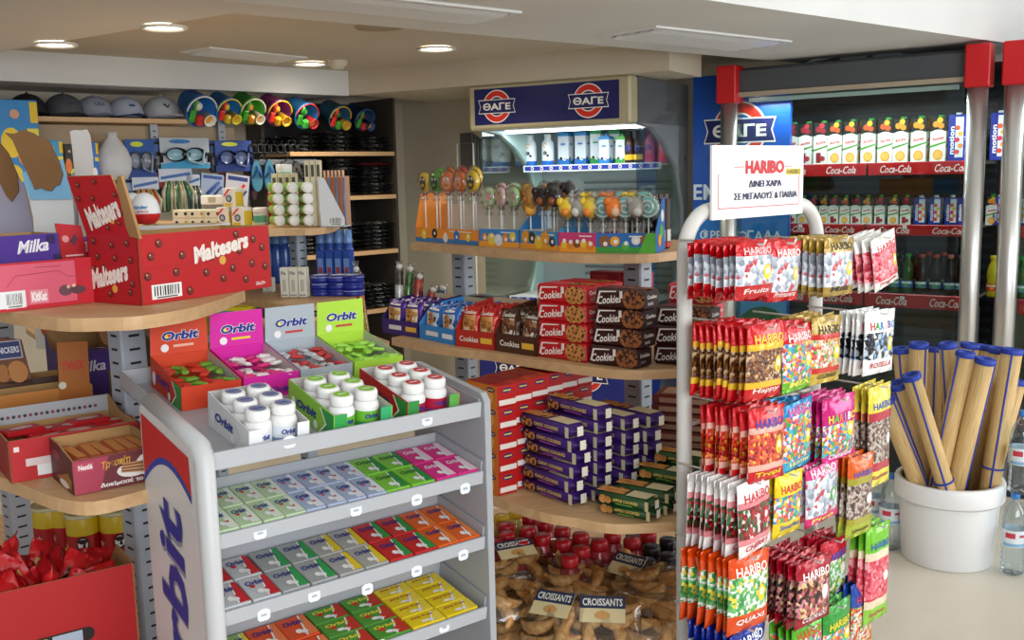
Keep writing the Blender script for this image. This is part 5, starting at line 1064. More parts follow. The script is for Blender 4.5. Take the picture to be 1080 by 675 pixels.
bx = [(.05, '#d8401c', '#cc3a1a', 'orange gum box with raised header flap, rear row nearest the side panel', '#d8431e', ('#3c9440',)*2, '#f0b8a0'), (.168, '#d8189c', '#d01894', 'magenta gum box with raised header flap in the rear row', '#dc1ca4', None, '#f0d040'), (.285, '#a4adb4', '#9ca6ae', 'silver gum box with raised header flap in the rear row', '#b0bac2', None, '#c83c3c'), (.403, '#a8d83c', '#a0d038', 'lime gum box with raised header flap at the end of the rear row', '#b4e040', None, '#c83c3c')]
SW = {}
for bi, (x, c, cs, lab, fc, acc, sub) in enumerate(bx):
    topbox(x, .114, .275, .165, c, cs, '#b9b4ae', lab, None, .082, fc, acc, 'full', sub, (.045, .06), .045)
    cols = [('#c83420', '#6c9c30'), ('#d82c78', '#e8e0e0'), ('#b8bcc0', '#b83038'), ('#8ccc3c', '#a4dc58')][bi]; nm = ['orange', 'magenta', 'silver', 'lime'][bi]
    for i in range(44):
        ck = cols[i % 2]
        if ck not in SW:
            m = MB(); m.box((-.013, -.0075, 0), (.013, .0075, .007), ck+':c', .0032); m.box((-.0165, -.005, .0025), (-.0115, .005, .0035), ck+':c'); m.box((.0115, -.005, .0025), (.0165, .005, .0035), ck+':c'); m.rect(Fr((-.012, -.006, .006), (1, 0, 0), (0, 1, 0)), .006, .003, .018, .009, '#ece8e4', .0003); SW[ck] = m.mesh('wrapped_gum')
        o = bpy.data.objects.new('wrapped_gum', SW[ck]); COL.objects.link(o); l = i//15
        o.matrix_world = GM @ RT @ Matrix.Translation((x+.016+.028*(i % 4)+RND.uniform(-.003, .003), .292+.031*((i//4) % 5)*.95+RND.uniform(-.003, .003), .010+.0075*l+.014+RND.uniform(0, .003))) @ Matrix.Rotation(RND.uniform(-1.4, 1.4), 4, 'Z') @ Matrix.Rotation(RND.uniform(-.25, .25), 4, 'X')
        tag(o, f'small wrapped gum piece lying loose in the {nm} box', 'wrapped gum', f'loose gum pieces in the {nm} box')
GB = {}
def gbottle(kind, M_, lab):
    lc, bc, b2 = {'white': ('#7a84a8', '#e4e8ee', '#8ca0c8'), 'green': ('#8ac828', '#70bc38', '#2c9c58'), 'red': ('#c83838', '#b81c3c', '#7a3c8c')}[kind]
    if kind in GB: o = dup(GB[kind], (0, 0, 0), 0, lab); o.matrix_world = M_; return
    t = thing('gum_bottle', lab, 'bottle', (0, 0, 0), 0, f'{kind} labelled gum bottles on the stand'); t.matrix_world = M_; GB[kind] = t
    bo = MB().lathe([(0, 0), (.0215, 0), (.0235, .003), (.0235, .04), (.021, .047), (.016, .05), (.016, .052)], '#ecebe9:q', 24).build('body', t)
    m = MB(); m.lathe([(.0238, .006), (.0238, .034)], bc+':q', 24); c = Cyl(.0240); m.rect(c, -.03, .006, .03, .014, b2, .0003, 10); m.text(c, 'Orbit', .0, .025, h=.009, w=.026, k='#1c2f8e', l=.0007, off=.04, shear=.15); m.build('label', bo)
    m = MB(); m.lathe([(0, .0505), (.0195, .0505), (.0205, .053), (.0205, .064), (.019, .068), (.0165, .069), (0, .069)], '#f1f0ee:q', 24)
    m.disc(Fr((0, 0, .0691), (1, 0, 0), (0, 1, 0)), 0, 0, .0145, lc, .0003, 18); m.rect(Fr((0, 0, .0691), (1, 0, 0), (0, 1, 0)), -.008, -.002, .008, .002, '#e8ecf0' if kind != 'white' else '#2c3c80', .0007); m.build('lid', t)
for bi, (x, w, c, cs, lab, acc, kd) in enumerate(((.0655, .107, '#e9e9ec', '#dcdcdf', 'white gum box of bottles in the front row of the top tray', ('#e9e9ec', '#e9e9ec'), 'white'), (.218, .116, '#a4d44c', '#8cc43c', 'green gum box of bottles in the front row of the top tray', ('#2c9c48', '#30a868'), 'green'), (.365, .115, '#c02020', '#b81e1e', 'red gum box of bottles in the front row of the top tray', ('#2c8c3c', '#58a848'), 'red'))):
    topbox(x, w, .012, .175, c, cs, '#c4c1bc', lab, None, None, None, acc, 'wings', None, (.046, .062))
    for r in range(3):
        for cc in range(2):
            M_ = GM @ RT @ Matrix.Translation((x+w*(.27+.46*cc), .012+.032+.05*r+(.008 if cc else 0), .0055+(.012 if r else 0)*0))
            gbottle(kd, M_, f'white gum bottle with {["grey blue", "green", "red"][bi]} lid, {["front", "middle", "back"][r]} of the {["side panel side", "far side"][cc]} of its box')
# ================================================================== near shelving with chocolate cartons
T1, T2, T3 = 1.32, 1.02, .56
G2 = thing('gondola_shelving', 'wooden shelving with a rounded end under the red chocolate cartons', 'shelving', (0, 0, 0))
outline_shelf(G2, [(-1.9, 2.55)]+curve(sh([(0, 327), (60, 335), (110, 335), (150, 333), (200, 325), (235, 315)], T1))+[(-.57, 2.12), (-.65, 2.25), (-.85, 2.4), (-1.6, 2.95)], T1, .024)
outline_shelf(G2, [(-1.9, 2.45)]+curve(sh([(0, 503), (20, 510), (60, 525), (100, 529), (156, 516)], T2))+[(-.68, 1.85), (-.66, 2.1), (-.85, 2.4), (-1.6, 2.95)], T2, .024)
outline_shelf(G2, [(-1.9, 2.4), (-1.0, 1.66), (-.85, 1.55), (-.73, 1.55), (-.69, 1.65), (-.66, 1.9), (-.66, 2.12), (-.85, 2.35), (-1.6, 2.95)], T3, .024)
post(G2, at(141, 450, 2.04), -.75, T1-.03, .062, .055, '#b4bcc8:q'); post(G2, at(4, 400, 2.6), -.75, T1-.03, .062, .055, '#b4bcc8:q')
def opencarton(w, d, h, kf, kl, kin='card', hb=None, hf=None):
    """an open topped carton with real walls: front wall hf high, back wall hb"""
    m = MB(); e = .003; hb = hb or h; hf = hf or h
    m.box((0, 0, 0), (w, e, hf), {'*': kf, 'back': kin, 'top': kin}); m.box((0, d-e, 0), (w, d, hb), {'*': kf, 'front': kin, 'top': kin}); m.box((e, e, 0), (w-e, d-e, e), kin)
    for x in (0, w-e):
        pts = [(0, 0), (d, 0), (d, hb), (d*.6, h), (0, hf)]; n = 5; vs = [(x, a, b) for a, b in pts]+[(x+e, a, b) for a, b in pts]
        m.add(vs, [(i, (i+1) % n, n+(i+1) % n, n+i) for i in range(n)]+[tuple(range(n))[::-1], tuple(range(n, 2*n))], [kin]*n+[kl if x == 0 else kin, kin if x == 0 else kl])
    return m
def basis(z, pc, pr, pl_=None, d=.2):
    A, B = on(*pc, z), on(*pr, z); w = (B-A).length; rz = ang(A, B)
    if pl_: d = (on(*pl_, z)-A).length
    return V((A.x, A.y, z+.0006)), w, d, rz
def ballprint(m, f, x, y, r): m.disc(f, x, y, r, '#4a1410', .0008, 10); m.disc(f, x+r*.1, y+r*.1, r*.72, '#7a3020', .0011, 8); m.disc(f, x-r*.25, y+r*.35, r*.25, '#d8a090', .0014, 6)
# big red carton of malt balls
A, w, d, rz = basis(T1, (150, 322.7), (287, 302.5), (112.5, 317.8)); h = .112; d = max(d, .15)
hz = at(143.5, 248.5, A.y).z-T1; h = hz
t = thing('chocolate_carton', 'big red open chocolate carton with printed brown balls on the shelf end', 'carton', A, rz)
m = opencarton(w, d, h, '#bc1018', '#b00e16'); F = faces(w, d, h); f = F['front']
m.text(f, 'Maltesers', w*.60, h*.72, h=h*.26, w=w*.43, k='#f2e6dc', off=.05, rise=.16); m.disc(f, w*.60, h*.52, .009, '#e0a848'); m.bars(f, w*.07, h*.06, w*.21, h*.21, 14, 5); m.text(f, '25x37g', w*.9, h*.08, h=h*.07, k='#f0dcd4', off=.03)
m.rect(f, .002, h*.52, w-.002, h*.526, '#9c0c12', .0005)
for x, y in ((.14, .86), (.08, .68), (.3, .66), (.25, .42), (.05, .4), (.47, .36), (.52, .6), (.6, .24), (.74, .64), (.86, .8), (.93, .66), (.84, .42), (.95, .35), (.78, .18), (.34, .12), (.72, .9), (.68, .38)): ballprint(m, f, w*x, h*y, .0085)
f = F['left']; m.text(f, 'Maltesers', d*.42, h*.42, h=h*.3, w=d*.72, k='#f2e6dc', off=.05, rise=.2); m.disc(f, d*.5, h*.22, .008, '#e0a848')
for x, y in ((.15, .9), (.5, .85), (.8, .88), (.2, .68), (.55, .66), (.85, .64), (.1, .5), (.3, .52), (.4, .14), (.8, .18), (.85, .3)): ballprint(m, f, d*x, h*y, .007)
m.build('box', t)
Mi = (Matrix.Translation(A) @ Matrix.Rotation(rz, 4, 'Z')).inverted()
m = MB(); o = V((0, d, h)); ex = V((0, -1, 0)); ey = V((-.30, .0, .95)).normalized(); f = Fr(o, ex, ey); L = .118
m.slab(f, [(0, 0), (d*.93, 0), (d, .02), (d, .03), (d*.93, .05), (d*.9, L), (.005, L)], '#b81018', .004, 'card'); m.text(f, 'Maltesers', d*.5, L*.38, h=.045, w=d*.7, k='#f2e6dc', off=.05, rise=.28); m.disc(f, d*.62, L*.25, .007, '#e0a848')
for x, y in ((.2, .85), (.55, .9), (.12, .62), (.4, .62), (.85, .68), (.75, .2), (.5, .12), (.85, .38), (.2, .2)): ballprint(m, f, d*x, L*y, .006)
m.build('header_flap', t)
m = MB(); f = Fr((0, .004, h-.005), V((.28, .96, 0)).normalized(), V((-.25, 0, .97)).normalized()); m.slab(f, [(-.03, .0), (.015, .004), (.02, .03), (.012, .09), (-.012, .12), (-.03, .12)], 'card', .005); m.build('torn_flap', t)
# pink and red wafer carton with the purple one on top
A, w, d, rz = basis(T1, (-40, 335), (113, 317.5)); h = at(109, 270, on(113, 317, T1).y).z-T1
t = thing('chocolate_carton', 'long red and pink carton lying before the purple carton', 'carton', A, rz); m = opencarton(w, .17, h, '#c4182a', '#b41424'); f = faces(w, d, h)['front']
m.rect(f, .002, .008, w*.78, h*.96, '#d85c74', .0005); m.rect(f, w*.2, .006, w*.42, h*.42, '#e8ecec', .001); m.bars(f, w*.28, h*.06, w*.13, h*.34, 14, 7)
m.rect(f, w*.45, h*.12, w*.575, h*.4, '#e0909c', .0009); m.text(f, 'KitKat', w*.512, h*.26, h=h*.2, w=w*.105, k='#f6ecec', off=.05, l=.0016)
m.disc(f, w*.7, h*.33, w*.05, '#6c4450', .001, 12, h*.12); m.disc(f, w*.72, h*.4, w*.012, '#d8b890', .0014); m.disc(f, w*.79, h*.32, w*.06, '#5c3844', .0011, 12, h*.09); m.disc(f, w*.76, h*.42, w*.012, '#e0c8a0', .0016)
for a, b in (((.3, .5), (.36, .72)), ((.36, .72), (.66, .76)), ((.66, .76), (.72, .62)), ((.72, .62), (.97, .6))): m.poly(f, [(w*a[0], h*a[1]), (w*b[0], h*b[1]), (w*b[0], h*b[1]+.0012), (w*a[0], h*a[1]+.0012)], '#a83048', .0012)
m.rect(f, w*.5, h*.86, w*.68, h*.88, '#a84858', .001); m.build('box', t)
dxx = V((math.cos(rz), math.sin(rz), 0)); dyy = V((-dxx.y, dxx.x, 0))
A2 = A+dyy*.045; hm = .058; w2 = w*.80
t = thing('chocolate_carton', 'purple chocolate carton with white script resting in the pink carton', 'carton', V((A2.x-dxx.x*.01, A2.y-dxx.y*.01, T1+h*.9)), rz)
m = opencarton(w2, .115, hm, '#4c2c90', '#44288a'); f = faces(w2, .115, hm)['front']; m.text(f, 'Milka', w2*.76, hm*.62, h=hm*.42, w=w2*.28, k='#f0ecf4', off=.03, shear=.3, rise=.06); m.rect(f, w2*.88, hm*.66, w2*.96, hm*.95, '#2c1858', .0008, 1); m.rect(f, w2*.93, hm*.02, w2*.99, hm*.3, '#2c1858', .0008); m.build('box', t)
for i in range(4):
    bb = MB(); bb.box((0, 0, 0), (.09, .02, .04), '#5a3aa0:c', .006); bb.rect(Fr((0, 0, 0), (1, 0, 0), (0, 0, 1)), .02, .01, .07, .03, '#e8e4f0'); p = A2+dxx*(.03+.075*i)+dyy*(.03+.02*(i % 2))
    meshobj('chocolate_bar', bb.mesh('chocolate_bar'), V((p.x, p.y, T1+h*.9+.0045)), rz, f'purple chocolate bar inside the purple carton, {ORD[3-i]} from the red header panel', 'chocolate bar', 'bars in the purple carton')
A3 = A+dxx*(w*.80)+dyy*.05
t = thing('chocolate_carton', 'red carton with a slanted header panel between the purple and big red cartons', 'carton', V((A3.x, A3.y+.0, T1+h*.15)), rz); m = opencarton(.045, .10, h*.9+.02, '#b0121c', '#a01018'); m.build('box', t)
m = MB(); f = Fr((0, -.001, h*.7), (1, 0, 0), V((-.12, 0, .99)).normalized()); m.slab(f, [(-.004, 0), (.047, 0), (.047, .075), (-.004, .082)], '#b4121e', .003, 'card'); m.disc(f, .01, .05, .007, '#d89090', .001); m.poly(f, [(.018, .045), (.03, .06), (.036, .05), (.024, .035)], '#5c2838'); m.rect(f, .004, .015, .04, .018, '#e0b0b0'); m.build('header_panel', t)
# cut-out headers behind
def px_slab(m, pts, Y, key, th, back=None):
    P = [at(x, y, Y) for x, y in pts]; c = sum(P, V())/len(P)
    f = Fr(c, (1, 0, 0), (0, 0, 1)); q = [((p.x-c.x), (p.z-c.z)) for p in P]
    a = sum(q[i][0]*q[(i+1) % len(q)][1]-q[(i+1) % len(q)][0]*q[i][1] for i in range(len(q)))
    if a < 0: q = q[::-1]
    m.slab(f, q, key, th, back); return f, c
z1_ = lambda pts: [(x/6.133, 130+y/6.133) for x, y in pts]
def header_carton(lab, x0, x1, Y, hbody, kbody, slabs):
    p, q = at(x0, 250, Y), at(x1, 250, Y)
    t = thing('display_carton', lab, 'carton', V((p.x, Y, T1+.0006)), 0, 'cartons with tall cut-out headers'); m = opencarton(q.x-p.x, .12, hbody, kbody, kbody); m.build('box', t)
    for nm, pts, dy, key, th, back in slabs:
        m = MB(); px_slab(m, z1_(pts), Y+dy, key, th, back); o = m.build(nm, t); o.location = -V((p.x, Y, T1+.0006))
header_carton('pale blue carton with a large brown cut-out header behind the purple carton', 34, 80, 2.12, .1, '#c8ccd0', [
    ('header_panel', [(140, 320), (405, 230), (470, 490), (480, 610), (490, 960), (230, 960), (215, 615), (190, 500)], .02, '#d4d4d2', .004, 'card'),
    ('header_panel', [(140, 320), (405, 230), (470, 490), (195, 495)], .0155, '#7cb0d0', .003, 'card'),
    ('cut_out', [(30, 60), (90, 68), (150, 40), (215, 65), (262, 92), (320, 120), (350, 190), (378, 240), (405, 330), (385, 400), (360, 405), (330, 440), (290, 432), (270, 418), (225, 430), (190, 350), (150, 270), (110, 180), (80, 110)], .0105, 'carddark', .004, '#5c3c22')])
header_carton('grey lilac carton with a brown cut-out header at the edge of the view', -40, 30, 2.2, .1, '#a8a4b4', [
    ('header_panel', [(-80, 380), (110, 330), (165, 430), (190, 540), (212, 640), (230, 960), (-60, 960)], .03, '#a29db0', .004, 'card'),
    ('cut_out', [(-90, 60), (0, 130), (50, 190), (85, 270), (110, 330), (118, 440), (75, 508), (40, 470), (0, 390), (-80, 250)], .025, 'carddark', .004, '#5c3c22')])
header_carton('carton with a tall plain white header strip beside the red header flap', 74, 98, 2.3, .1, '#c4c4c8', [('header_panel', [(452, 52), (480, 44), (520, 46), (560, 40), (580, 80), (598, 220), (610, 960), (520, 960), (505, 560), (480, 300), (465, 150)], .0, '#cfc9c4', .004, None), ('side_strip', [(465, 320), (495, 320), (530, 960), (490, 960)], .006, '#a4a0b0', .003, None)])
# tray carton and chocolate egg behind the big red carton
p = at(150, 246, 2.3); q = at(236, 243, 2.3); w = q.x-p.x; hh = at(180, 238, 2.3).z-T1
t = thing('display_carton', 'flat white and blue carton behind the big red carton, chocolate egg on top', 'carton', V((p.x-.02, 2.3, T1+.0006)), -.05); m = MB(); m.box((0, 0, 0), (w, .12, hh), {'*': '#e4e2de', 'top': '#d4c4a0'}, .002); f = faces(w, .12, hh)['front']; m.rect(f, .004, hh*.72, w-.004, hh*.93, '#2c3c8c')
for x in (.2, .5): m.disc(f, w*x, hh*.74, .018, '#e08848', .001, 12, .012)
m.build('box', t)
e = at(154, 232, 2.36); t = thing('chocolate_egg', 'white chocolate egg with a red foot standing behind the red header flap', 'chocolate egg', V((e.x, 2.36, T1+hh+.0012)), 0)
R_ = .034; m = MB(); m.lathe([(0, 0), (R_*.6, .002), (R_*.9, .012), (R_, .026), (R_*.98, .038), (R_*.85, .054), (R_*.55, .068), (R_*.2, .0745), (0, .075)], ['#c01c20:q']*3+['#e9e9ea:q']*5, 24); c = Cyl(R_*1.0); m.text(c, 'kinder', .002, .042, h=.009, w=.032, k='#2c78b8', l=.0012, off=.03); m.text(c, 'SURPRISE', .002, .031, h=.007, w=.034, k='#c83038', l=.0012); m.build('shell', t)
e2 = at(141, 232, 2.42); dup(t, V((e2.x, 2.42, T1+hh+.0012)), .5, 'white chocolate egg half hidden behind the other egg')
# ------------------------------------------------------------------ second shelf
A, w, d, rz = basis(T2, (78.7, 523.7), (168, 505.5), (43.5, 506.5)); h = at(75.5, 484, A.y).z-T2
t = thing('wafer_carton', 'brown and pink open wafer carton at the front of the second shelf', 'carton', A, rz); m = opencarton(w, d, h*1.12, '#6c2a30', '#5c2420', hf=h*.92); F = faces(w, d, h); f = F['front']
m.poly(f, [(.001, .001), (w*.3, .001), (w*.42, h*.9), (.001, h*.9)], '#a83850', .0005); m.rect(f, w*.05, h*.6, w*.24, h*.82, '#b84860', .0009); m.text(f, 'Nestlé', w*.145, h*.71, h=h*.14, w=w*.16, k='#f4ecec', off=.03, l=.0014); m.text(f, 'Τρεσπίτι', w*.5, h*.68, h=h*.26, w=w*.34, k='#d8a03c', off=.02, shear=.2, rise=.08)
m.disc(f, w*.7, h*.42, w*.2, '#ece6e4', .0009, 14, h*.2); m.disc(f, w*.86, h*.5, w*.13, '#ece6e4', .001, 12, h*.3); m.poly(f, [(w*.55, h*.38), (w*.82, h*.3), (w*.84, h*.62), (w*.57, h*.62)], '#c89868', .0014)
for q in range(3): m.poly(f, [(w*.55, h*(.41+.075*q)), (w*.82, h*(.35+.095*q)), (w*.82, h*(.385+.095*q)), (w*.55, h*(.44+.075*q))], '#6c2c28', .0018)
m.poly(f, [(w*.82, h*.3), (w*.96, h*.52), (w*.97, h*.8), (w*.84, h*.62)], '#5c2824', .0016); m.text(f, 'Δοκίμασέ το', w*.55, h*.13, h=h*.14, w=w*.5, k='#f0e8e4', off=.03)
f = F['left']; m.poly(f, [(d*.25, h*.2), (d*.8, h*.5), (d*.95, h*.35), (d*.9, h*.08)], '#a86c38', .0008); m.disc(f, d*.6, h*.14, d*.22, '#e8dccc', .001, 10, h*.1); m.disc(f, d*.3, h*.8, d*.2, '#903038', .0008, 8, h*.12); m.build('box', t)
dxx = V((math.cos(rz), math.sin(rz), 0)); dyy = V((-dxx.y, dxx.x, 0))
wb_ = MB(); wb_.box((0, 0, 0), (.024, d*.8, .012), '#b8502c:c', .005); wb_.rect(Fr((0, 0, .012), (1, 0, 0), (0, 1, 0)), .004, .01, .02, d*.7, '#d89050'); wb_ = wb_.mesh('wafer_bar')
for i in range(6):
    for L in range(2):
        p = A+dxx*(w*(.06+.15*i)+.004*L)+dyy*(d*.1); meshobj('wafer_bar', wb_, V((p.x, p.y, T2+.005+.0128*L+h*.45)), rz+RND.uniform(-.05, .05), f'orange brown wafer in the wafer carton, {ORD[i]} from its corner, {"upper" if L else "lower"} layer', 'wafer', 'wafers in the wafer carton')
A, w, d, rz = basis(T2, (13, 512), (150, 487)); h = at(4, 468, A.y).z-T2; A = A+V((math.sin(-rz), math.cos(rz), 0))*.012
t = thing('chocolate_carton', 'red open carton with a taller grey printed back wall, behind the wafer carton', 'carton', A, rz); d = .2; m = opencarton(w, d, h, '#b40f1a', '#9c0e18', hb=h*1.28); f = faces(w, d, h)['front']; m.rect(f, w*.12, h*.34, w*.34, h*.52, '#d8c4c4'); m.rect(f, w*.2, h*.08, w*.34, h*.34, '#e4e2e0', .001); m.rect(f, w*.04, h*.72, w*.08, h*.84, '#e8d8d4')
f = Fr((0, d-.003, 0), (1, 0, 0), (0, 0, 1)); m.rect(f, .004, h*.85, w-.004, h*1.28, '#a5a5aa', .0008)
for q in range(20): m.disc(f, w*(.02+.045*q), h*1.02, w*.016, '#28283c' if q % 2 == 0 else '#7a3850', .0012, 8)
m.build('box', t)
dxx = V((math.cos(rz), math.sin(rz), 0)); dyy = V((-dxx.y, dxx.x, 0))
kb = MB(); kb.box((0, 0, 0), (.075, .05, .012), '#c01420:c', .004); kb.disc(Fr((0, 0, .012), (1, 0, 0), (0, 1, 0)), .037, .025, .022, '#e0b8b8', ry=.012); kb = kb.mesh('chocolate_bar')
for i in range(10):
    p = A+dxx*(w*(.08+.17*(i % 5)))+dyy*(.03+.075*(i//5)); meshobj('chocolate_bar', kb, V((p.x, p.y, T2+.005+h*.55+.004*(i % 3)+.002*i/10)), rz+RND.uniform(-.3, .3), f'red wrapped bar in the red open carton, {["front", "rear"][i//5]} line, {ORD[i % 5]} from its corner', 'chocolate bar', 'bars in the red open carton')
# orange caramel bar carton with a tall header card
A = at(-22, 470, 2.0); A.z = T2+.0006; w = .23; h = at(75, 409, 2.1).z-T2
t = thing('chocolate_carton', 'orange brown chocolate carton with a tall orange header card', 'carton', A, rz); m = opencarton(w, .08, h, '#b87428', '#a86820'); f = faces(w, .08, h)['front']; m.text(f, 'TWIX', w*.36, h*.5, h=h*.3, w=w*.32, k='#f4ece4', off=.10, shear=.25, l=.0008); m.text(f, 'TWIX', w*.36, h*.5, h=h*.28, w=w*.31, k='#c81c20', off=.03, shear=.25, l=.0014); m.build('box', t)
m = MB(); f = Fr((w*.70, -.002, h*.6), (1, 0, 0), (0, 0, 1)); m.slab(f, [(0, 0), (.062, 0), (.066, .135), (.004, .14)], '#a8601c', .004, '#4c2c14'); m.text(f, 'TWIX', .033, .085, h=.02, w=.048, k='#c83028', off=.03, shear=.2, l=.001); m.disc(f, .008, .045, .008, '#d8d0c0'); m.build('header_card', t)
B_ = A+dyy*.1-dxx*.02; t = thing('chocolate_carton', 'dark brown chocolate carton with a blue edged name card, behind the orange carton', 'carton', B_, rz); m = opencarton(.22, .08, h*1.1, '#3c2014', '#34180e'); m.build('box', t)
m = MB(); f = Fr((.075, .0, h), (1, 0, 0), V((-.1, 0, 1)).normalized()); m.slab(f, [(0, 0), (.075, 0), (.07, .1), (.002, .115)], '#6a3a20', .004, '#241410'); m.rect(f, .01, .06, .066, .1, '#c8c0c8', .0006); m.rect(f, .012, .062, .064, .098, '#2c3468', .001); m.text(f, 'SNICKERS', .038, .08, h=.014, w=.046, k='#d8d8e0', off=.03, l=.0016); m.disc(f, .05, .03, .02, '#b87838', ry=.025); m.disc(f, .02, .03, .014, '#a86828', ry=.02); m.build('header_card', t)
B2 = A+dyy*.16-dxx*.06; t = thing('chocolate_carton', 'blue black chocolate carton with a rounded header card at the edge of the view', 'carton', B2, rz); m = opencarton(.16, .08, h*1.2, '#20242c', '#1c2028'); m.build('box', t)
m = MB(); f = Fr((.06, .0, h*1.1), (1, 0, 0), V((-.1, 0, 1)).normalized()); m.slab(f, [(0, 0), (.08, 0), (.078, .1), (.04, .125), (.002, .12)], '#1c5c88', .004, '#14202c'); m.text(f, 'BN', .03, .085, h=.025, w=.035, k='#d8d8b0', off=.03, l=.001); m.disc(f, .02, .035, .022, '#1c1c1c', .0008); m.disc(f, .03, .03, .012, '#e4e4e0', .0012); m.build('header_card', t)
B3 = A+dyy*.14+dxx*.2; t = thing('snack_display_box', 'purple open carton of small wrapped cakes between the orange header card and the post', 'display box', B3, rz); m = opencarton(.12, .16, .15, '#4a2c84', '#4a2c84', hb=.185); f = faces(.12, .16, .15)['front']; m.text(f, 'Milka', .06, .115, h=.025, w=.07, k='#e8e4f0', off=.02, shear=.2); m.build('box', t)
mb_ = MB(); mb_.box((0, 0, 0), (.055, .03, .02), '#4c2c90:c', .006); mb_.disc(Fr((0, 0, 0), (1, 0, 0), (0, 0, 1)), .028, .01, .016, '#dcd4e4', ry=.007); mb_ = mb_.mesh('wrapped_cake')
for i in range(8): p = B3+dxx*(.004+.056*(i % 2))+dyy*(.01+.035*((i//2) % 2)); meshobj('wrapped_cake', mb_, V((p.x, p.y, T2+.075+.0215*(i//4)+.03)), rz, f'purple wrapped cake by the orange header card, {["card side", "post side"][i % 2]}, {["front", "rear"][(i//2) % 2]}, {["lower", "upper"][i//4]}', 'wrapped cake', 'purple cakes by the orange header card')
B4 = A+dyy*.05+dxx*.3; t = thing('display_carton', 'yellow brown carton with a rounded dark flap leaning by the shelf post', 'carton', B4, rz); m = opencarton(.10, .1, .10, '#c8a820', '#b89818'); m.build('box', t)
m = MB(); f = Fr((-.02, .0, .05), (1, 0, 0), V((.06, 0, 1)).normalized()); m.slab(f, [(0, 0), (.06, 0), (.075, .08), (.06, .125), (.03, .12), (.005, .06)], '#8c7420', .003, 'card'); m.build('flap', t)
m = MB(); f = Fr((.02, .006, .08), (1, 0, 0), (0, 0, 1)); m.slab(f, [(.03+.03*math.cos(a), .06+.06*math.sin(a)) for a in [2*PI*i/20 for i in range(20)]], '#4c2c18', .003); m.build('rounded_flap', t)
# ------------------------------------------------------------------ lowest shelf
zt_ = .855; A, B = on(-60, 640, zt_), on(141, 594, zt_); w = (B-A).length; rz = ang(A, B); A.z = T3+.0006; h = zt_-T3
t = thing('sweet_carton', 'large red carton with a hand hole, heaped with red wrapped sweets', 'carton', A, rz); dxx = V((math.cos(rz), math.sin(rz), 0)); dyy = V((-dxx.y, dxx.x, 0)); d = .2
m = opencarton(w, d, h, '#b00d14', '#a00c12', hb=h*.78); f = faces(w, d, h)['front']
hx0, hx1, hy = w*.44, w*.71, h*.62
m.disc(f, hx0, hy, .013, '#1c1410', .0006, 14); m.disc(f, hx1, hy, .013, '#1c1410', .0006, 14); m.rect(f, hx0, hy-.013, hx1, hy+.013, '#1c1410', .0007); m.rect(f, hx0+.025, hy-.010, hx1-.008, hy+.010, '#aab4c4', .0011); m.disc(f, hx0+.012, hy, .010, '#d8a040', .0012, 10)
m.disc(f, w*.62, h*.22, w*.17, '#1a1a22', .0006, 24, h*.2); m.disc(f, w*.62, h*.22, w*.16, '#e8e8ee', .0010, 24, h*.185); m.build('box', t)
def sweet(c, c2, sd):
    def key(u, v): return c+':c' if v > .45 or v < .12 or abs(u) > .4 else c2
    return pillow(.058, .07, .026, key, None, 6, 8, .14, sd).mesh('wrapped_sweet')
sws = [sweet('#b8121a', '#a81018:c', 1), sweet('#c4161c', '#2c2418:f', 2), sweet('#b41018', '#c8a860:f', 3)]
for i in range(48):
    L = i//24; p = A+dxx*(w*(.08+.105*(i % 8))+RND.uniform(-.008, .008)+.012*L)+dyy*(d*(.17+.3*((i//8) % 3))*.9)
    o = bpy.data.objects.new('wrapped_sweet', sws[i % 3]); COL.objects.link(o); o.matrix_world = Matrix.Translation((p.x, p.y, T3+h*.66+.022*L+.085*(1-(i % 8)/7)*(.5+.5*((i//8) % 3)/2)+RND.uniform(0, .012))) @ Matrix.Rotation(RND.uniform(-1.6, 1.6), 4, 'Z') @ Matrix.Rotation(RND.uniform(-.8, .2), 4, 'X') @ Matrix.Rotation(RND.uniform(-.7, .7), 4, 'Y')
    tag(o, 'red foil wrapped sweet in the heap of the large red carton', 'wrapped sweet', 'red wrapped sweets in the large carton')
pc = None
for i, (x, y, lab) in enumerate(((86, 538, 'red crisp can with a yellow top, front one behind the red carton'), (121, 535, 'red crisp can with a yellow top beside the slotted post'), (58, 537, 'yellow topped crisp can at the back between two others'), (40, 538, 'yellow topped crisp can furthest from the slotted post'))):
    p = on(x, y, T3+.238); p = V((p.x, p.y+(.0 if i < 2 else .05), T3+.001))
    if pc: dup(pc, p, None, lab, rot=(0, 0, -.25+.2*i)); continue
    pc = t = thing('crisp_can', lab, 'can', p, -.25, 'crisp cans under the second shelf'); m = MB(); m.lathe([(0, 0), (.037, 0), (.037, .006), (.037, .185), (.037, .225), (.035, .228)], ['#b8b8b8:m', '#b8b8b8:m', '#b81418:q', '#e0c01c:q', '#e0c01c:q'], 26)
    c = Cyl(.0373); m.disc(c, .022, .165, .014, '#1c1414', .0006, 14, .019); m.disc(c, .022, .166, .011, '#eceae4', .001, 12, .014); m.disc(c, .022, .172, .010, '#2c1c14', .0014, 10, .006); m.text(c, 'Pringles', .022, .132, h=.014, w=.036, k='#e8d030', l=.001, off=.04, rise=.1); m.poly(c, [(-.022+.009*(1 if q % 2 == 0 else .45)*math.sin(q*PI/5), .16+.009*(1 if q % 2 == 0 else .45)*math.cos(q*PI/5)) for q in range(10)][::-1], '#e8a8a0', .0008); m.build('tube', t)
    MB().lathe([(.0, .232), (.033, .231), (.0385, .236), (.0385, .226), (.0372, .225)], '#d8d4a8:q', 26).build('lid', t)
def gkey(u, v): return '#e88418:c' if v > .86 else '#58a020:c' if v > .3 else '#388018:c'
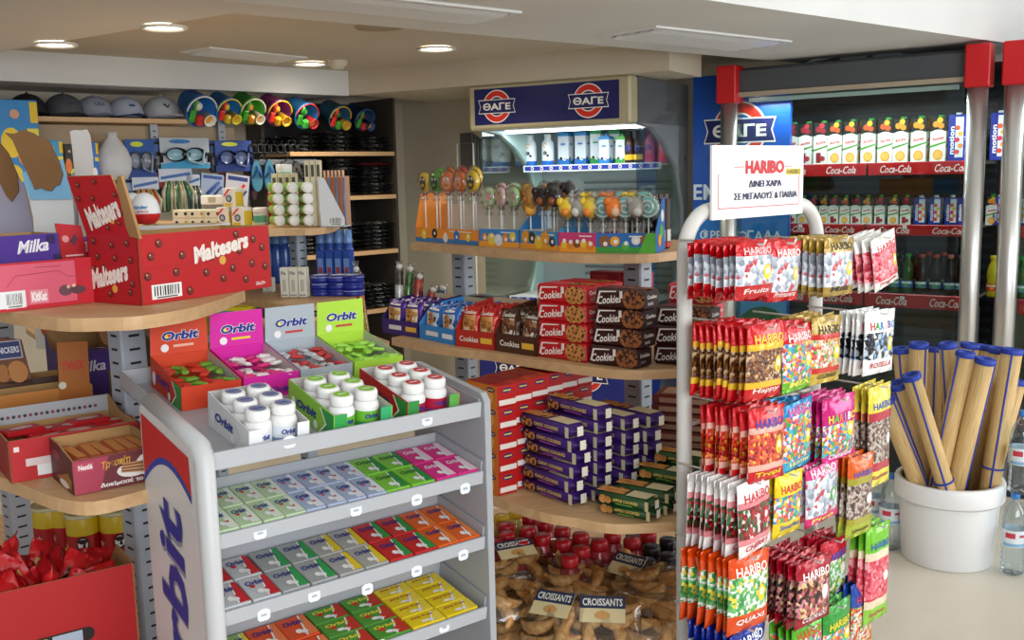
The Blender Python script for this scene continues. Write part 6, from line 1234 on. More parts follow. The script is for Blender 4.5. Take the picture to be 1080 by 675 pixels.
gpm = pillow(.11, .15, .035, gkey, lambda m, F, w_, h_: (m.disc(F, 0, h_*.6, .02, '#d83828', .001), m.rect(F, -.035, h_*.74, .035, h_*.79, '#f0e8d0', .0008, 4)), seed=3).mesh('snack_bag')
for i, (x, y, Y, dz, lab) in enumerate(((118, 660, 1.5, .0, 'green and orange snack bag lowest in front of the red carton'), (144, 645, 1.58, .0, 'green and orange snack bag beside the gum stand panel'), (158, 668, 1.5, .0, 'green and orange snack bag touching the gum stand panel'), (136, 678, 1.44, .0, 'green snack bag at the bottom edge of the view'))):
    p = at(x, y, Y); o = meshobj('snack_bag', gpm, V((p.x, Y, T3+.012)), .5+.2*i, lab, 'snack bag', 'green snack bags on the lowest shelf'); o.rotation_euler = (-.35, .1*(i-1), .5+.25*i)
# ================================================================== further shelving with toiletries
C1z, C2z, C3z = 1.39, 1.18, 1.0
G3 = thing('gondola_shelving', 'wooden shelving with rounded end holding toiletries behind the red carton', 'shelving', (0, 0, 0))
outline_shelf(G3, [(-1.9, 4.1), (-1.45, 3.62)]+curve(sh([(180, 250), (285, 243), (330, 241.5), (350, 239), (358.5, 235)], C1z))+[(-.66, 3.75), (-.85, 3.95), (-1.6, 4.4)], C1z, .02)
outline_shelf(G3, [(-1.9, 3.95), (-1.35, 3.35)]+curve(sh([(170, 306), (253, 314.5), (301, 321), (350, 319.5), (370, 315), (378.5, 310)], C2z))+[(-.56, 3.55), (-.8, 3.9), (-1.6, 4.35)], C2z, .02)
outline_shelf(G3, [(-1.9, 3.85), (-1.45, 3.2), (-1.1, 2.95), (-.7, 2.98), (-.44, 3.1), (-.42, 3.35), (-.55, 3.6), (-.8, 3.9), (-1.6, 4.3)], C3z, .02)
post(G3, at(315, 275, 3.6), -.75, C1z-.025, .05, .045, '#9aa6b4:q'); post(G3, at(222, 345, 3.55), -.75, C1z-.025, .05, .045, '#9aa6b4:q')
def onC(x, y, z): p = on(x, y, z); return V((p.x, p.y, z+.0008))
CR = math.atan2(-.1, .9)
def cream(w, d, h, c1, c2, txt=None):
    m = MB(); m.box((0, 0, 0), (w, d, h), c1, .0015); F = faces(w, d, h); m.rect(F['right'], .003, .003, d-.003, h*.8, c2); f = F['front']; m.disc(f, w*.5, h*.45, w*.26, '#3c4450'); m.disc(f, w*.5, h*.45, w*.16, '#a8b0b8', .0012); m.poly(f, [(w*.1, h*.66), (w*.5, h*.95), (w*.7, h*.95), (w*.1, h*.52)], '#d83c30', .001); m.rect(f, w*.1, h*.05, w*.7, h*.2, c2, .0008)
    return m.mesh('film_box')
fm = cream(.05, .055, .068, '#e6e4da', '#d8bc2c')
for i, (x, k, lab) in enumerate(((229, 0, 'white and yellow film box, lower one nearer the egg'), (245, 0, 'white and yellow film box, lower one nearer the small tubs'), (237, 1, 'white and yellow film box on top of the two others'))):
    p = onC(x, 239, C1z); meshobj('film_box', fm, p+V((0, .0, .069*k)), -.35, lab, 'box', 'white and yellow film boxes')
for i in range(6):
    m = MB(); m.box((0, 0, 0), (.07, .05, .03), '#dcd6bc', .002); m.disc(Fr((0, 0, 0), (1, 0, 0), (0, 0, 1)), .015, .015, .006, '#28282c'); m.disc(Fr((0, 0, 0), (1, 0, 0), (0, 0, 1)), .05, .015, .006, '#28282c' if i % 2 else '#b8a030'); p = onC(178+17*(i % 3), 240, C1z)
    meshobj('small_box', m.mesh('small_box'), p+V((0, .05, .031*(i//3))), -.1, f'cream coloured small box beside the film boxes, {ORD[i % 3]} from the egg, {["lower", "upper"][i//3]}', 'box', 'cream small boxes')
p = onC(208, 238, C1z); m = MB(); m.box((0, 0, 0), (.085, .05, .035), '#e8e4dc', .003); m.rect(Fr((0, 0, 0), (1, 0, 0), (0, 0, 1)), .03, .008, .06, .028, '#b0a890'); meshobj('small_box', m.mesh('small_box'), p+V((0, .06, .075)), -.1, 'white oblong box lying behind the film boxes', 'box')
tb = None
for i in range(12):
    c, r = i % 3, i//3; p = onC(292+15.5*c, 240, C1z)+V((0, .03, .022+.0375*r))
    lab = f'green and white lying tub, {["nearest the film boxes", "middle column", "nearest the white display card"][c]}, {ORD[r]} up'
    if tb: dup(tb, p, None, lab, rot=(PI/2, 0, .5)); continue
    tb = thing('cotton_tub', lab, 'tub', p, 0, 'green and white tubs on the toiletries shelf', rot=(PI/2, 0, .5)); MB().lathe([(0, -.06), (.017, -.06), (.018, -.055), (.018, .0), (.018, .012)], '#88b83c:q', 16).build('body', tb); MB().lathe([(.0182, .006), (.019, .008), (.019, .022), (.016, .025), (0, .025)], '#e8e8e2:q', 16).build('cap', tb)
jr = None
for x, y, dz, dy, lab in ((276, 237, 0, 0, 'white topped green tub standing at the shelf front edge'), (299, 238, .155, .06, 'white topped teal jar on top of the lying tubs')):
    p = onC(x, y, C1z)+V((0, dy, dz))
    if jr: dup(jr, p, 0, lab); continue
    jr = thing('cosmetic_jar', lab, 'jar', p, 0, 'white topped jars on the toiletries shelf'); m = MB(); m.lathe([(0, 0), (.026, 0), (.028, .003), (.028, .045), (.026, .048)], '#d8e0d4:q', 20); m.rect(Cyl(.0283), -.03, .008, .03, .034, '#58a888', .0006, 8); m.build('body', jr); MB().lathe([(.0285, .042), (.0295, .044), (.0295, .06), (.027, .063), (0, .063)], '#e6e6e0:q', 20).build('lid', jr)
rb0 = None
for i in range(6):
    p = onC(281+8*(i % 3)+(32 if i > 2 else 0), 238, C1z)+V((0, .09, .09)); lab = f'small red bottle with white cap behind the {["standing", "lying"][i//3]} tubs, {ORD[i % 3]} in line'
    if rb0: dup(rb0, p, 0, lab); continue
    rb0 = thing('nail_polish', lab, 'bottle', p, 0, 'small red bottles on the toiletries shelf'); MB().lathe([(0, -.088), (.011, -.088), (.012, 0), (.012, .02), (.007, .026)], '#b01c1c:g', 12).build('body', rb0); MB().cyl(.0075, .024, .062, '#e8e2da:q', 10).build('cap', rb0)
p = onC(338, 240, C1z); t = thing('pencil_display', 'white card display of pencils with a slanted side and barcode', 'display box', p, -.15); m = MB(); pts = [(0, 0), (.085, 0), (.085, .03), (.02, .165), (0, .165)]
f = Fr((0, 0, 0), (1, 0, 0), (0, 0, 1)); m.slab(f, pts, '#dfe3e6', .003); m.bars(f, .03, .006, .05, .028, 12, 9); f2 = Fr((0, .07, 0), (1, 0, 0), (0, 0, 1)); m.slab(f2, [(0, 0), (.085, 0), (.085, .17), (0, .17)], '#d8a888', .003); m.box((0, 0, 0), (.085, .07, .004), '#d0d4d8'); m.box((0, 0, 0), (.003, .07, .05), '#d0d4d8'); m.build('card', t)
for i in range(6): m = MB(); m.tube([(.008+.013*i, .045, .005), (.008+.013*i, .045, .165)], .0042, '#6c7c9c:q' if i % 2 else '#b85c3c:q', 8); m.tube([(.008+.013*i, .045, .165), (.008+.013*i, .045, .19)], .0046, '#e0b090:q', 8); m.build('pencil', t)
for i in range(3):
    p = onC(322+6*i, 240, C1z)+V((0, .03, .15)); o = MB(); o.box((0, 0, -.148), (.018, .018, .075), '#ddd4b4', .002); o.rect(Fr((0, 0, 0), (1, 0, 0), (0, 0, 1)), .004, .02, .014, .06, '#4a4a44'); meshobj('slim_box', o.mesh('slim_box'), p, -.1, f'slim cream box standing behind the tubs, {ORD[i]} from the white display card', 'box', 'slim cream boxes behind the tubs')
for i in range(4):
    p = onC(279+7*i, 240, C1z)+V((0, .14, .0)); o = MB(); o.box((0, 0, 0), (.02, .02, .185), '#d8d0ac', .002); o.rect(Fr((0, 0, 0), (1, 0, 0), (0, 0, 1)), .004, .11, .016, .17, '#58544a'); meshobj('slim_box', o.mesh('slim_box'), p, -.1, f'tall slim cream box behind the red bottles, {ORD[i]} from the film boxes', 'box', 'tall slim boxes behind the red bottles')
# lower toiletries shelf
ty = None
for i, x in enumerate((277, 296, 305.5, 315)):
    p = onC(x, 314 if i else 309, C2z); lab = ('small white cream box by the edge of the big red carton', 'white cream tube box, nearest the big red carton', 'white cream tube box in the middle of three', 'white cream tube box, nearest the blue tins')[i]
    m = MB(); w, h = (.028, .095) if i else (.035, .05); m.box((0, 0, 0), (w, .03, h), '#e2dfd0', .002); f = Fr((0, 0, 0), (1, 0, 0), (0, 0, 1)); m.text(f, 'Fix', w*.5, h*.82, w=w*.6, k='#4c4c50', off=.02); m.rect(f, w*.3, h*.2, w*.7, h*.6, '#c0bcb0'); m.rect(f, w*.1, h*.06, w*.9, h*.1, '#8c8c90'); meshobj('cream_box', m.mesh('cream_box'), p, -.15, lab, 'box', 'white cream boxes on the lower toiletries shelf')
tin = MB(); tin.lathe([(0, 0), (.034, 0), (.0355, .003), (.0355, .012), (.034, .013), (.0365, .0135), (.0365, .0195), (.034, .0215), (0, .0215)], '#1c2a8c:q', 24); tin.rect(Cyl(.0367), -.05, .0145, .05, .0165, '#a8b4dc', .0003, 12); tin.disc(Fr((0, 0, .0215), (1, 0, 0), (0, 1, 0)), 0, 0, .024, '#e0e4f0', .0004, 18); tin = tin.mesh('cream_tin')
for j, (x, n) in enumerate(((337, 3), (355, 3), (371, 3))):
    for i in range(n): p = onC(x, 313, C2z)+V((0, .04, .0222*i)); meshobj('cream_tin', tin, p, RND.uniform(0, 3), f'flat dark blue tin, {["stack beside the white boxes", "middle stack", "stack at the shelf end"][j]}, {ORD[i]} up', 'tin', 'blue tins on the lower toiletries shelf')
for i in range(4):
    p = onC(327+9.5*i, 308, C2z)+V((0, .13, 0)); m = MB(); m.box((0, 0, 0), (.03, .03, .13), '#24489c:g', .004); m.rect(Fr((0, 0, 0), (1, 0, 0), (0, 0, 1)), .005, .02, .025, .1, '#6c8cc8'); m.rect(Fr((0, 0, 0), (1, 0, 0), (0, 0, 1)), .008, .05, .022, .07, '#9c3848', .001); meshobj('blue_box', m.mesh('blue_box'), p, -.2, f'glossy blue box standing behind the blue tins, {ORD[i]} from the white boxes', 'box', 'glossy blue boxes behind the tins')
bb0 = None
for i in range(8):
    p = onC((262+9*i) if i < 4 else (329+10*(i-4)), 305, C2z)+V((0, .2, 0)); lab = f'tall blue bottle behind the {["white boxes", "glossy blue boxes"][i//4]}, {ORD[i % 4]} in line'
    if bb0: dup(bb0, p, 0, lab); continue
    bb0 = thing('lotion_bottle', lab, 'bottle', p, 0, 'tall blue bottles on the lower toiletries shelf'); MB().lathe([(0, 0), (.02, 0), (.021, .004), (.02, .12), (.014, .14), (.012, .145)], '#2c50a0:g', 16).build('body', bb0); MB().lathe([(.0, .143), (.016, .143), (.0165, .146), (.0145, .19), (0, .192)], '#6c94cc:g', 16).build('cap', bb0)
# goods on the low shelf behind
for i, (x, Y, w, h, c, c2, nm, lab) in enumerate(((36, 3.35, .12, .12, '#d8d8d0', '#c84840', 'toy_box', 'white toy box with red print, seen under the near shelf'), (50, 3.4, .075, .1, '#e0c838', '#3898c8', 'toy_box', 'yellow toy box seen under the near shelf'), (64, 3.4, .085, .1, '#2878c0', '#e8c030', 'toy_box', 'blue and yellow toy box seen under the near shelf'), (166, 3.3, .085, .05, '#38484c', '#c84848', 'small_box', 'dark box with red lid seen between the near post and the gum boxes'), (186, 3.3, .12, .05, '#2c3028', '#788878', 'small_box', 'dark speckled box seen beside the yellow green carton'), (206, 3.25, .06, .13, '#b8b820', '#d8d048', 'carton', 'yellow green carton seen behind the orange gum box'), (226, 3.1, .115, .16, '#e0cc1c', '#3c90b0', 'carton', 'bright yellow carton seen behind the magenta gum box'))):
    p = at(x, 345, Y); m = MB(); m.box((0, 0, 0), (w, .06, h), c, .002); f = Fr((0, 0, 0), (1, 0, 0), (0, 0, 1)); m.disc(f, w*.5, h*.55, w*.3, c2, .0008, 14, h*.25); m.disc(f, w*.7, h*.3, w*.16, '#e8e4d8', .0012, 10, h*.12); m.rect(f, w*.1, h*.85, w*.6, h*.93, c2); meshobj(nm, m.mesh(nm), V((p.x, Y, C3z+.0008)), -.15, lab, 'box' if nm != 'carton' else 'carton')
p = at(96, 345, 3.4); m = MB(); m.lathe([(0, 0), (.032, 0), (.033, .003), (.033, .085), (.031, .09), (0, .09)], '#c8786c:q', 22); m.rect(Cyl(.0332), -.05, .02, .05, .07, '#b83c38', .0004, 10); m.disc(Cyl(.0332), 0, .05, .018, '#e8c0b0', .0008, 12); meshobj('food_tin', m.mesh('food_tin'), V((p.x, 3.4, C3z+.0008)), 0, 'pinkish red tin seen under the near shelf', 'tin')
ct = None
cols5 = [['#c82c1c', '#d86c1c', '#d8b828', '#48982c'], ['#383430', '#d8d8dc', '#484440', '#c0c0c8'], ['#3c7830', '#58983c', '#806428', '#3c6828'], ['#c83020', '#a82418', '#4c7838', '#c84828'], ['#98201c', '#28303c', '#384828', '#7c1c1c'], ['#b03030', '#c85038', '#6c8838', '#a03028'], ['#2c3c68', '#a02830', '#8c2c2c', '#28304c']]
for i, (x, y, Y, zb, ln, lean) in enumerate(((386, 318, 3.18, C3z, .29, -.1), (420, 318, 3.02, Z2, .2, .04), (427, 318, 3.05, Z2, .19, .12), (434, 318, 3.0, Z2, .17, .18), (440, 318, 3.03, Z2, .165, .05), (447, 318, 2.98, Z2, .13, .25), (455, 318, 3.0, Z2, .135, .3))):
    p = at(x, y, Y); lab = ('single tall tube of layered coloured sweets standing by the blue tins' if i == 0 else f'slender tube of coloured sweets behind the purple cake box, {ORD[i-1]} toward the shelf post')
    t = thing('sweet_tube', lab, 'sweet tube', V((p.x, Y, zb+.001)), 0, None if i == 0 else 'sweet tubes behind the purple box', rot=(0, lean, 0))
    m = MB(); n = 4
    for q in range(n): m.lathe([(0, ln*q/n*.85), (.0125, ln*q/n*.85), (.0125, ln*(q+1)/n*.85), (0, ln*(q+1)/n*.85)], cols5[i][n-1-q]+':q', 12)
    m.build('sweets', t); MB().lathe([(.014, 0), (.014, ln*.88), (.006, ln*.93), (.012, ln)], 'film', 12).build('wrapper', t); MB().ball((0, 0, ln*.91), .010, '#d8d4cc:q' if i != 4 else '#b81c1c:q', 10, 6).build('stopper', t)
# ================================================================== cap shelf and hanging goods along the dim wall
wrz = math.atan2(ds.y, ds.x)
def wp(px, py, off): return onp(px, py, Sa+pl*off, pl)
zs = (wp(50, 122, .02).z+wp(190, 127, .02).z)/2
t = thing('cap_shelf', 'long wooden wall shelf carrying the row of grey caps', 'shelf', V((Sa.x, Sa.y, zs))-ds*.8, wrz)
Ls = (wp(196, 130, .02)-Sa).dot(ds)+.8; Lr = (wp(256, 130, .02)-Sa).dot(ds)+.8
MB().box((0, .0, -.022), (Ls, .47, 0), 'wood').build('board', t)
m = MB(); m.box((0, .12, -.20), (Lr, .15, -.03), '#b09878', .002); m.build('back_rail', t)
m = MB(); m.box((0, .10, -.235), (Lr+.5, .13, -.205), '#b8bcc0:q', .003); m.build('metal_rail', t)
for px in (168, 240):
    q = (wp(px, 130, .02)-(Sa-ds*.8)).dot(ds); m = MB(); m.box((q-.02, .09, -.35), (q+.02, .12, -.005), '#98a0a8:q'); f = Fr((q-.02, .09, -.35), (1, 0, 0), (0, 0, 1))
    for i in range(10): m.rect(f, .012, .02+.03*i, .028, .026+.03*i, '#24262a')
    m.build('wall_upright', t)
def cap_mesh(c, c2, logo):
    pass
for i, (px, w, c, vis, lg, lab) in enumerate(((30, .2, '#1a1a1e', '#141416', None, 'black cap partly behind the blue and yellow box'), (68, .21, '#4c4e54', '#3c3e44', '#3a3c42', 'dark grey cap, first beside the blue and yellow box'), (100, .2, '#8e94a4', '#787e90', '#2c3454', 'grey cap with small dark letters on its front'), (133, .2, '#a8b0c0', '#303c58', '#405078', 'pale grey cap with a dark blue trimmed peak'), (171, .22, '#b4b6bc', '#9a9ca4', '#24262c', 'pale cap with a black tick, next to the beach buckets'))):
    p = wp(px, 124, .16); t = thing('cap', lab, 'cap', V((p.x, p.y, zs+.001)), wrz, 'grey caps on the wall shelf'); s = w/.2*1.0
    m = MB(); N1, N2 = 18, 7; vs = [(0, 0, .115*s)]; fs = []
    for j in range(1, N2+1):
        a = PI/2*j/N2
        for q in range(N1): b = 2*PI*q/N1; vs.append((.088*s*math.sin(a)*math.cos(b), .098*s*math.sin(a)*math.sin(b), .012+.103*s*math.cos(a)**.8))
    for q in range(N1): fs.append((0, 1+q, 1+(q+1) % N1))
    for j in range(N2-1):
        for q in range(N1): a, b = 1+j*N1+q, 1+j*N1+(q+1) % N1; fs.append((a, a+N1, b+N1, b))
    m.add(vs, fs, c, True); m.ball((0, 0, .116*s), .007, c, 8, 5)
    f = lambda x, y, l=0, s=s: V((x, -.098*s*math.sqrt(max(0, 1-(x/.088/s)**2-((y-.01)/.125/s)**2))-.002-l, y))
    if lg: 
        if i == 4: m.poly(f, [(-.03, .075), (-.022, .085), (-.012, .068), (.012, .085), (-.01, .058)], lg, .002)
        elif i == 2: m.text(f, 'USA', 0, .07, h=.018, w=.05, k=lg, l=.001)
        else: m.disc(f, 0, .068, .018, lg, .001, 10, .007)
    m.build('crown', t)
    v = MB(); vs = []; fs = []; n = 12
    for k, z in ((0, .004), (1, 0)):
        for q in range(n+1):
            a = PI+PI*q/n; x, y = math.cos(a), math.sin(a); vs += [(.083*s*x, .09*s*y, .014+z), (.086*s*x, .09*s*y-.075*s*math.sin(PI*q/n)**.7, .010+z-.012*abs(x)+.012*math.sin(PI*q/n))]
    o_ = 2*(n+1)
    for q in range(n): a = 2*q; fs += [(a, a+1, a+3, a+2), (o_+a, o_+a+2, o_+a+3, o_+a+1), (a+1, o_+a+1, o_+a+3, a+3)]
    v.add(vs, fs, vis, True); v.build('peak', t)
for i, (px, py, r, c, c2, cu, lab) in enumerate(((212, 117, .088, '#2068b0', '#c83028', '#e8e4d8', 'large blue beach bucket set with a white cup, next to the pale cap'), (241, 117, .074, '#2474b4', '#d8b828', '#d8c838', 'blue beach bucket set filled with yellow and green toys'), (266, 117, .076, '#3c9c28', '#d89028', '#e8e0cc', 'green beach bucket set with a white ringed cup'), (294, 119, .078, '#7c2468', '#d8a020', '#e0b028', 'purple beach bucket set with a yellow castle mould'), (323, 122, .078, '#2470a8', '#389c38', '#c82c34', 'blue beach bucket set with green and red moulds'), (358, 124, .076, '#20506c', '#38882c', '#c8a030', 'dark beach bucket set with a yellow rim'), (384, 126, .07, '#1c3c64', '#a02c34', '#284c7c', 'small dim blue beach bucket set deepest in the corner'))):
    p = wp(px, py, -.02 if i < 5 else .03); t = thing('beach_bucket', lab, 'beach bucket', p, wrz+.15, 'beach bucket sets hanging beside the caps', rot=(PI/2+.5, 0, wrz+.1))
    m = MB(); m.lathe([(0, -.13), (r*.7, -.13), (r*.72, -.125), (r*.95, 0), (r*1.02, 0), (r*1.02, .008), (r*.92, .008), (r*.68, -.12), (0, -.12)], c+':q', 24); m.build('pail', t)
    m = MB(); m.tube([(r*.97*math.cos(a), r*.97*math.sin(a)*.99, .012+.0*a) for a in [PI*.0+PI*j/14 for j in range(15)]], .004, cu+':q', 6); m.build('handle', t)
    m = MB(); m.ball((-r*.2, r*.25, -.01), r*.28, '#dcd8cc:q' if i in (0,) else c2+':q', 12, 8); m.build('ball', t)
    m = MB(); m.lathe([(0, -.02), (r*.30, -.02), (r*.36, .05), (r*.38, .05), (r*.38, .055), (r*.3, .052), (r*.27, -.01), (0, -.01)], cu+':q', 18, Matrix.Translation((r*.35, -r*.35, 0))); m.disc(Fr((r*.35, -r*.35, 0), (1, 0, 0), (0, 1, 0)), 0, 0, r*.27, '#d8982c', .03); m.build('cup', t)
    m = MB(); m.box((-r*.75, -r*.7, .0), (-r*.35, r*.1, .018), '#3c9c30:q' if i % 2 == 0 else '#d83028:q', .006); m.tube([(-r*.55, r*.1, .01), (-r*.5, r*.75, .014)], .008, '#3c9c30:q' if i % 2 == 0 else '#d83028:q', 8); m.build('spade', t)
    m = MB(); m.box((-r*.35, -r*.85, .0), (r*.15, -r*.2, .04), c2+':q', .01); m.build('mould', t)
def hung(name, lab, px0, py0, px1, py1, cat, group, draw, th=.025, off=.05, tilt=0.):
    a, b = wp(px0, py1, off), wp(px1, py1, off); w = (b-a).dot(ds); h = wp(px0, py0, off).z-a.z
    m = MB(); draw(m, w, h, th); o = m.build(name, loc=a, rz=wrz); o.rotation_euler = (0, tilt, wrz); return tag(o, lab, cat, group)
def goggles(card, body, lens, strap):
    def dr(m, w, h, th):
        m.box((0, .01, 0), (w, .014, h), card, .001); f = Fr((0, .01, 0), (1, 0, 0), (0, 0, 1))
        m.disc(f, w*.4, h*.88, w*.22, '#c8d43c' if card[1] < '8' else '#2870b0', .001, 14, h*.07); m.poly(f, [(0, h*.15), (w*.5, h*.3), (w, h*.12), (w, 0), (0, 0)], '#3898c8' if card[1] > '8' else '#1c3c8c', .001)
        for x in (.3, .68):
            m.lathe([(0, -.008), (w*.17, -.010), (w*.215, .0), (w*.215, .012)], [lens, body, body], 16, Matrix.Translation((w*x, -.002, h*.45)) @ Matrix.Diagonal((1, 1, h/w*1.1, 1)) @ Matrix.Rotation(PI/2, 4, 'X'))
        m.box((w*.42, -.012, h*.4), (w*.58, .006, h*.52), body, .004); m.tube([(w*.08, .0, h*.45), (w*.01, .004, h*.5), (w*.02, .008, h*.2)], .009, strap, 6); m.tube([(w*.9, .0, h*.45), (w*.985, .004, h*.5), (w*.97, .008, h*.2)], .009, strap, 6); m.tube([(w*.5, -.008, h*.5), (w*.52, -.016, h*.25), (w*.8, -.012, h*.12), (w*.86, -.01, h*.6)], .007, lens, 6)
    return dr
GRPG = 'swim goggle packs on the wall'
hung('goggle_pack', 'blue hanging bag with a grey diving mask, nearest the white bag', 135, 147, 166, 188, 'goggles', GRPG, goggles('#1c50a0', '#5c6470:q', '#8890a0:g', '#3c4048:q'))
hung('goggle_pack', 'white and teal goggle pack with black and clear goggles', 171, 145, 223, 178, 'goggles', GRPG, goggles('#b4bcc4', '#1c1e22:q', '#88b0c0:g', '#1c1e22:q'))
hung('goggle_pack', 'dark blue goggle pack beside the hanging sandals', 229, 148, 268, 181, 'goggles', GRPG, goggles('#20408c', '#182450:q', '#5c6c98:g', '#182450:q'))
def foil(c1, c2):
    def dr(m, w, h, th):
        m.box((0, .008, h*.7), (w, .012, h), '#c0c8d8', .001); f = Fr((0, .008, 0), (1, 0, 0), (0, 0, 1)); m.poly(f, [(w*.05, h*.75), (w*.95, h*.85), (w*.95, h*.92), (w*.05, h*.82)], '#3c64a8', .001)
        r = random.Random(len(c1)+int(w*1000))
        for i in range(9): x = w*(.08+.105*i); m.tube([(x, .0, h*.02), (x+r.uniform(-.01, .01), -.006, h*.45), (w*.5+(x-w*.5)*.7, .004, h*.72)], [.005, .012, .004], (c1, c2, '#b8b48c')[i % 3]+':f', 6)
    return dr
hung('toy_bag', 'hanging bag of gold and red foil windmills above the egg', 143, 187, 171, 232, 'toy bag', 'hanging toy bags', foil('#c8b060', '#c03020'))
hung('toy_bag', 'hanging bag of silver and green foil toys with blue header', 171, 178, 206, 224, 'toy bag', 'hanging toy bags', foil('#b8b098', '#3c7850'))
hung('toy_bag', 'dark hanging bag between the foil toys and the blue card', 200, 184, 214, 226, 'toy bag', 'hanging toy bags', foil('#30343c', '#485868'))
def card(c, c2, c3):
    def dr(m, w, h, th):
        m.box((0, .008, 0), (w, .012, h), c, .001); f = Fr((0, .008, 0), (1, 0, 0), (0, 0, 1)); m.rect(f, w*.08, h*.8, w*.92, h*.93, c2); m.tube([(w*.25, -.004, h*.15), (w*.75, -.004, h*.68)], .008, c3, 8); m.tube([(w*.55, -.004, h*.12), (w*.85, -.004, h*.5)], .006, c2, 8)
    return dr
hung('toy_card', 'white and blue toy card with a blue stick', 212, 182, 236, 208, 'toy card', 'hanging toy cards', card('#9cacc8', '#2c4c98', '#3060b0:q'), tilt=.12)
hung('toy_card', 'white toy card with a red stick beside the film boxes', 237, 182, 262, 215, 'toy card', 'hanging toy cards', card('#c4c4cc', '#283c80', '#c82428:q'), tilt=.15)
def pouch(c, c2):
    def dr(m, w, h, th):
        m.box((0, -.012, 0), (w, .012, h*.9), c+':c', .01); m.box((w*.1, .002, h*.88), (w*.9, .006, h), c2, .001); f = Fr((0, -.012, 0), (1, 0, 0), (0, 0, 1)); m.rect(f, w*.12, h*.62, w*.88, h*.82, c2); m.disc(f, w*.5, h*.35, w*.28, '#7c8890', .001, 12, h*.14)
    return dr
for i, (a, b, c, d, k, k2, lab) in enumerate(((160, 146, 173, 182, '#20242c', '#3c5c98', 'dark pouch hanging between the two goggle packs'), (221, 148, 231, 182, '#1c2030', '#304878', 'narrow dark pouch hanging beside the navy goggle pack'), (131, 186, 145, 226, '#24406c', '#90a0b8', 'blue pouch hanging above the chocolate egg'), (168, 182, 180, 224, '#2c2c34', '#b04038', 'dark pouch with red band between the foil toy bags'), (206, 180, 216, 214, '#34383c', '#586878', 'slim grey pouch beside the blue toy card'), (233, 180, 243, 214, '#20242c', '#8c3030', 'slim black pouch between the two toy cards'), (258, 150, 268, 182, '#182034', '#30508c', 'small navy pouch under the black hangers'))):
    hung('toy_pouch', lab, a, b, c, d, 'toy pouch', 'dark pouches on the wall', pouch(k, k2), off=.085)
def sandal(c, c2):
    def dr(m, w, h, th):
        for s in (0, 1):
            x0 = w*(.25+.5*s); prof = [(x0+w*.21*math.cos(a)*(1-.18*math.sin(a)), h*.5+h*.48*math.sin(a)) for a in [2*PI*i/20 for i in range(20)]]
            m.slab(Fr((0, -.004, 0), (1, 0, 0), (0, 0, 1)), prof, c, .018, c2); m.tube([(x0-w*.17, -.004, h*.45), (x0, -.026, h*.68), (x0, -.004, h*.78)], .006, c2, 6); m.tube([(x0+w*.17, -.004, h*.45), (x0, -.026, h*.68)], .006, c2, 6)
        m.tube([(w*.25, 0, h*.9), (w*.5, .004, h*1.12), (w*.75, 0, h*.9)], .004, '#101014', 6)
    return dr
hung('sandals', 'pair of teal and blue hanging flip flops', 265, 168, 292, 203, 'sandals', 'hanging flip flops', sandal('#3c7c94', '#2c58a0')); hung('sandals', 'pair of grey patterned hanging flip flops nearest the garments', 294, 169, 321, 206, 'sandals', 'hanging flip flops', sandal('#4c4a46', '#2c2c2c'))
hung('sandals', 'pair of dark red hanging flip flops behind the slim boxes', 258, 178, 272, 212, 'sandals', 'hanging flip flops', sandal('#4c2024', '#301418'), off=.09)
for i, px in enumerate((267, 274, 281, 288, 296, 303, 310, 317)):
    p = wp(px, 152, .06); m = MB(); m.tube([(0, .1, 0), (0, .0, 0), (0, -.02, .02)], .004, '#141418', 6); m.tube([(-.03, 0, -.045), (-.026, 0, -.012), (0, 0, .0), (.026, 0, -.012), (.03, 0, -.045), (.0, .0, -.05), (-.03, 0, -.045)], .007, '#101014', 6); o = m.build('hanger', loc=p, rz=wrz); tag(o, f'black plastic hanger above the flip flops, {ORD[i]} from the goggle packs', 'hanger', 'black hangers on the wall rail')
# white bag and boxed toys near the brown cut-outs
p = wp(122, 190, .02); m = MB(); m.lathe([(0, 0), (.06, .004), (.085, .05), (.088, .10), (.07, .15), (.042, .19), (.022, .215), (.03, .235), (0, .236)], '#c9c9cb:c', 18, Matrix.Diagonal((1, .5, 1, 1))); o = m.build('white_bag', loc=V((p.x, p.y, wp(122, 190, .02).z)), rz=wrz); tag(o, 'plump white bag hanging above the red header flap', 'bag')
t = thing('wall_shelf', 'lower wooden wall shelf behind the brown cut-out headers', 'shelf', V((Sa.x, Sa.y, wp(30, 205, 0).z))-ds*.8, wrz); z5 = t.location.z
MB().box((0, -.16, -.022), ((wp(106, 200, .0)-Sa).dot(ds)+.8, .47, 0), 'wood').build('board', t)
def toybox(px0, px1, py0, off, c, c2, c3, lab, d=.12):
    off -= .16; a, b = wp(px0, 200, off), wp(px1, 200, off); w = (b-a).dot(ds); h = wp(px0, py0, off).z-z5; m = MB(); m.box((0, 0, 0), (w, d, h), c, .003); F = faces(w, d, h); f = F['front']
    m.disc(f, w*.3, h*.55, w*.26, c2, .0008, 14, h*.16); m.disc(f, w*.62, h*.4, w*.2, c3, .0011, 12, h*.1); m.disc(f, w*.42, h*.85, w*.12, '#c89878', .0012, 12); m.rect(f, w*.7, h*.62, w*.98, h*.7, '#e0d048', .001); m.rect(f, w*.8, h*.76, w*.99, h*.98, '#d8b828', .001); m.disc(f, w*.3, h*.2, w*.22, c2, .0011, 12, h*.12); m.disc(f, w*.75, h*.18, w*.16, '#e8e4dc', .0013, 12, h*.08)
    o = m.build('toy_box', loc=V((a.x, a.y, z5+.001)), rz=wrz); tag(o, lab, 'toy box', 'boxed toys on the lower wall shelf')
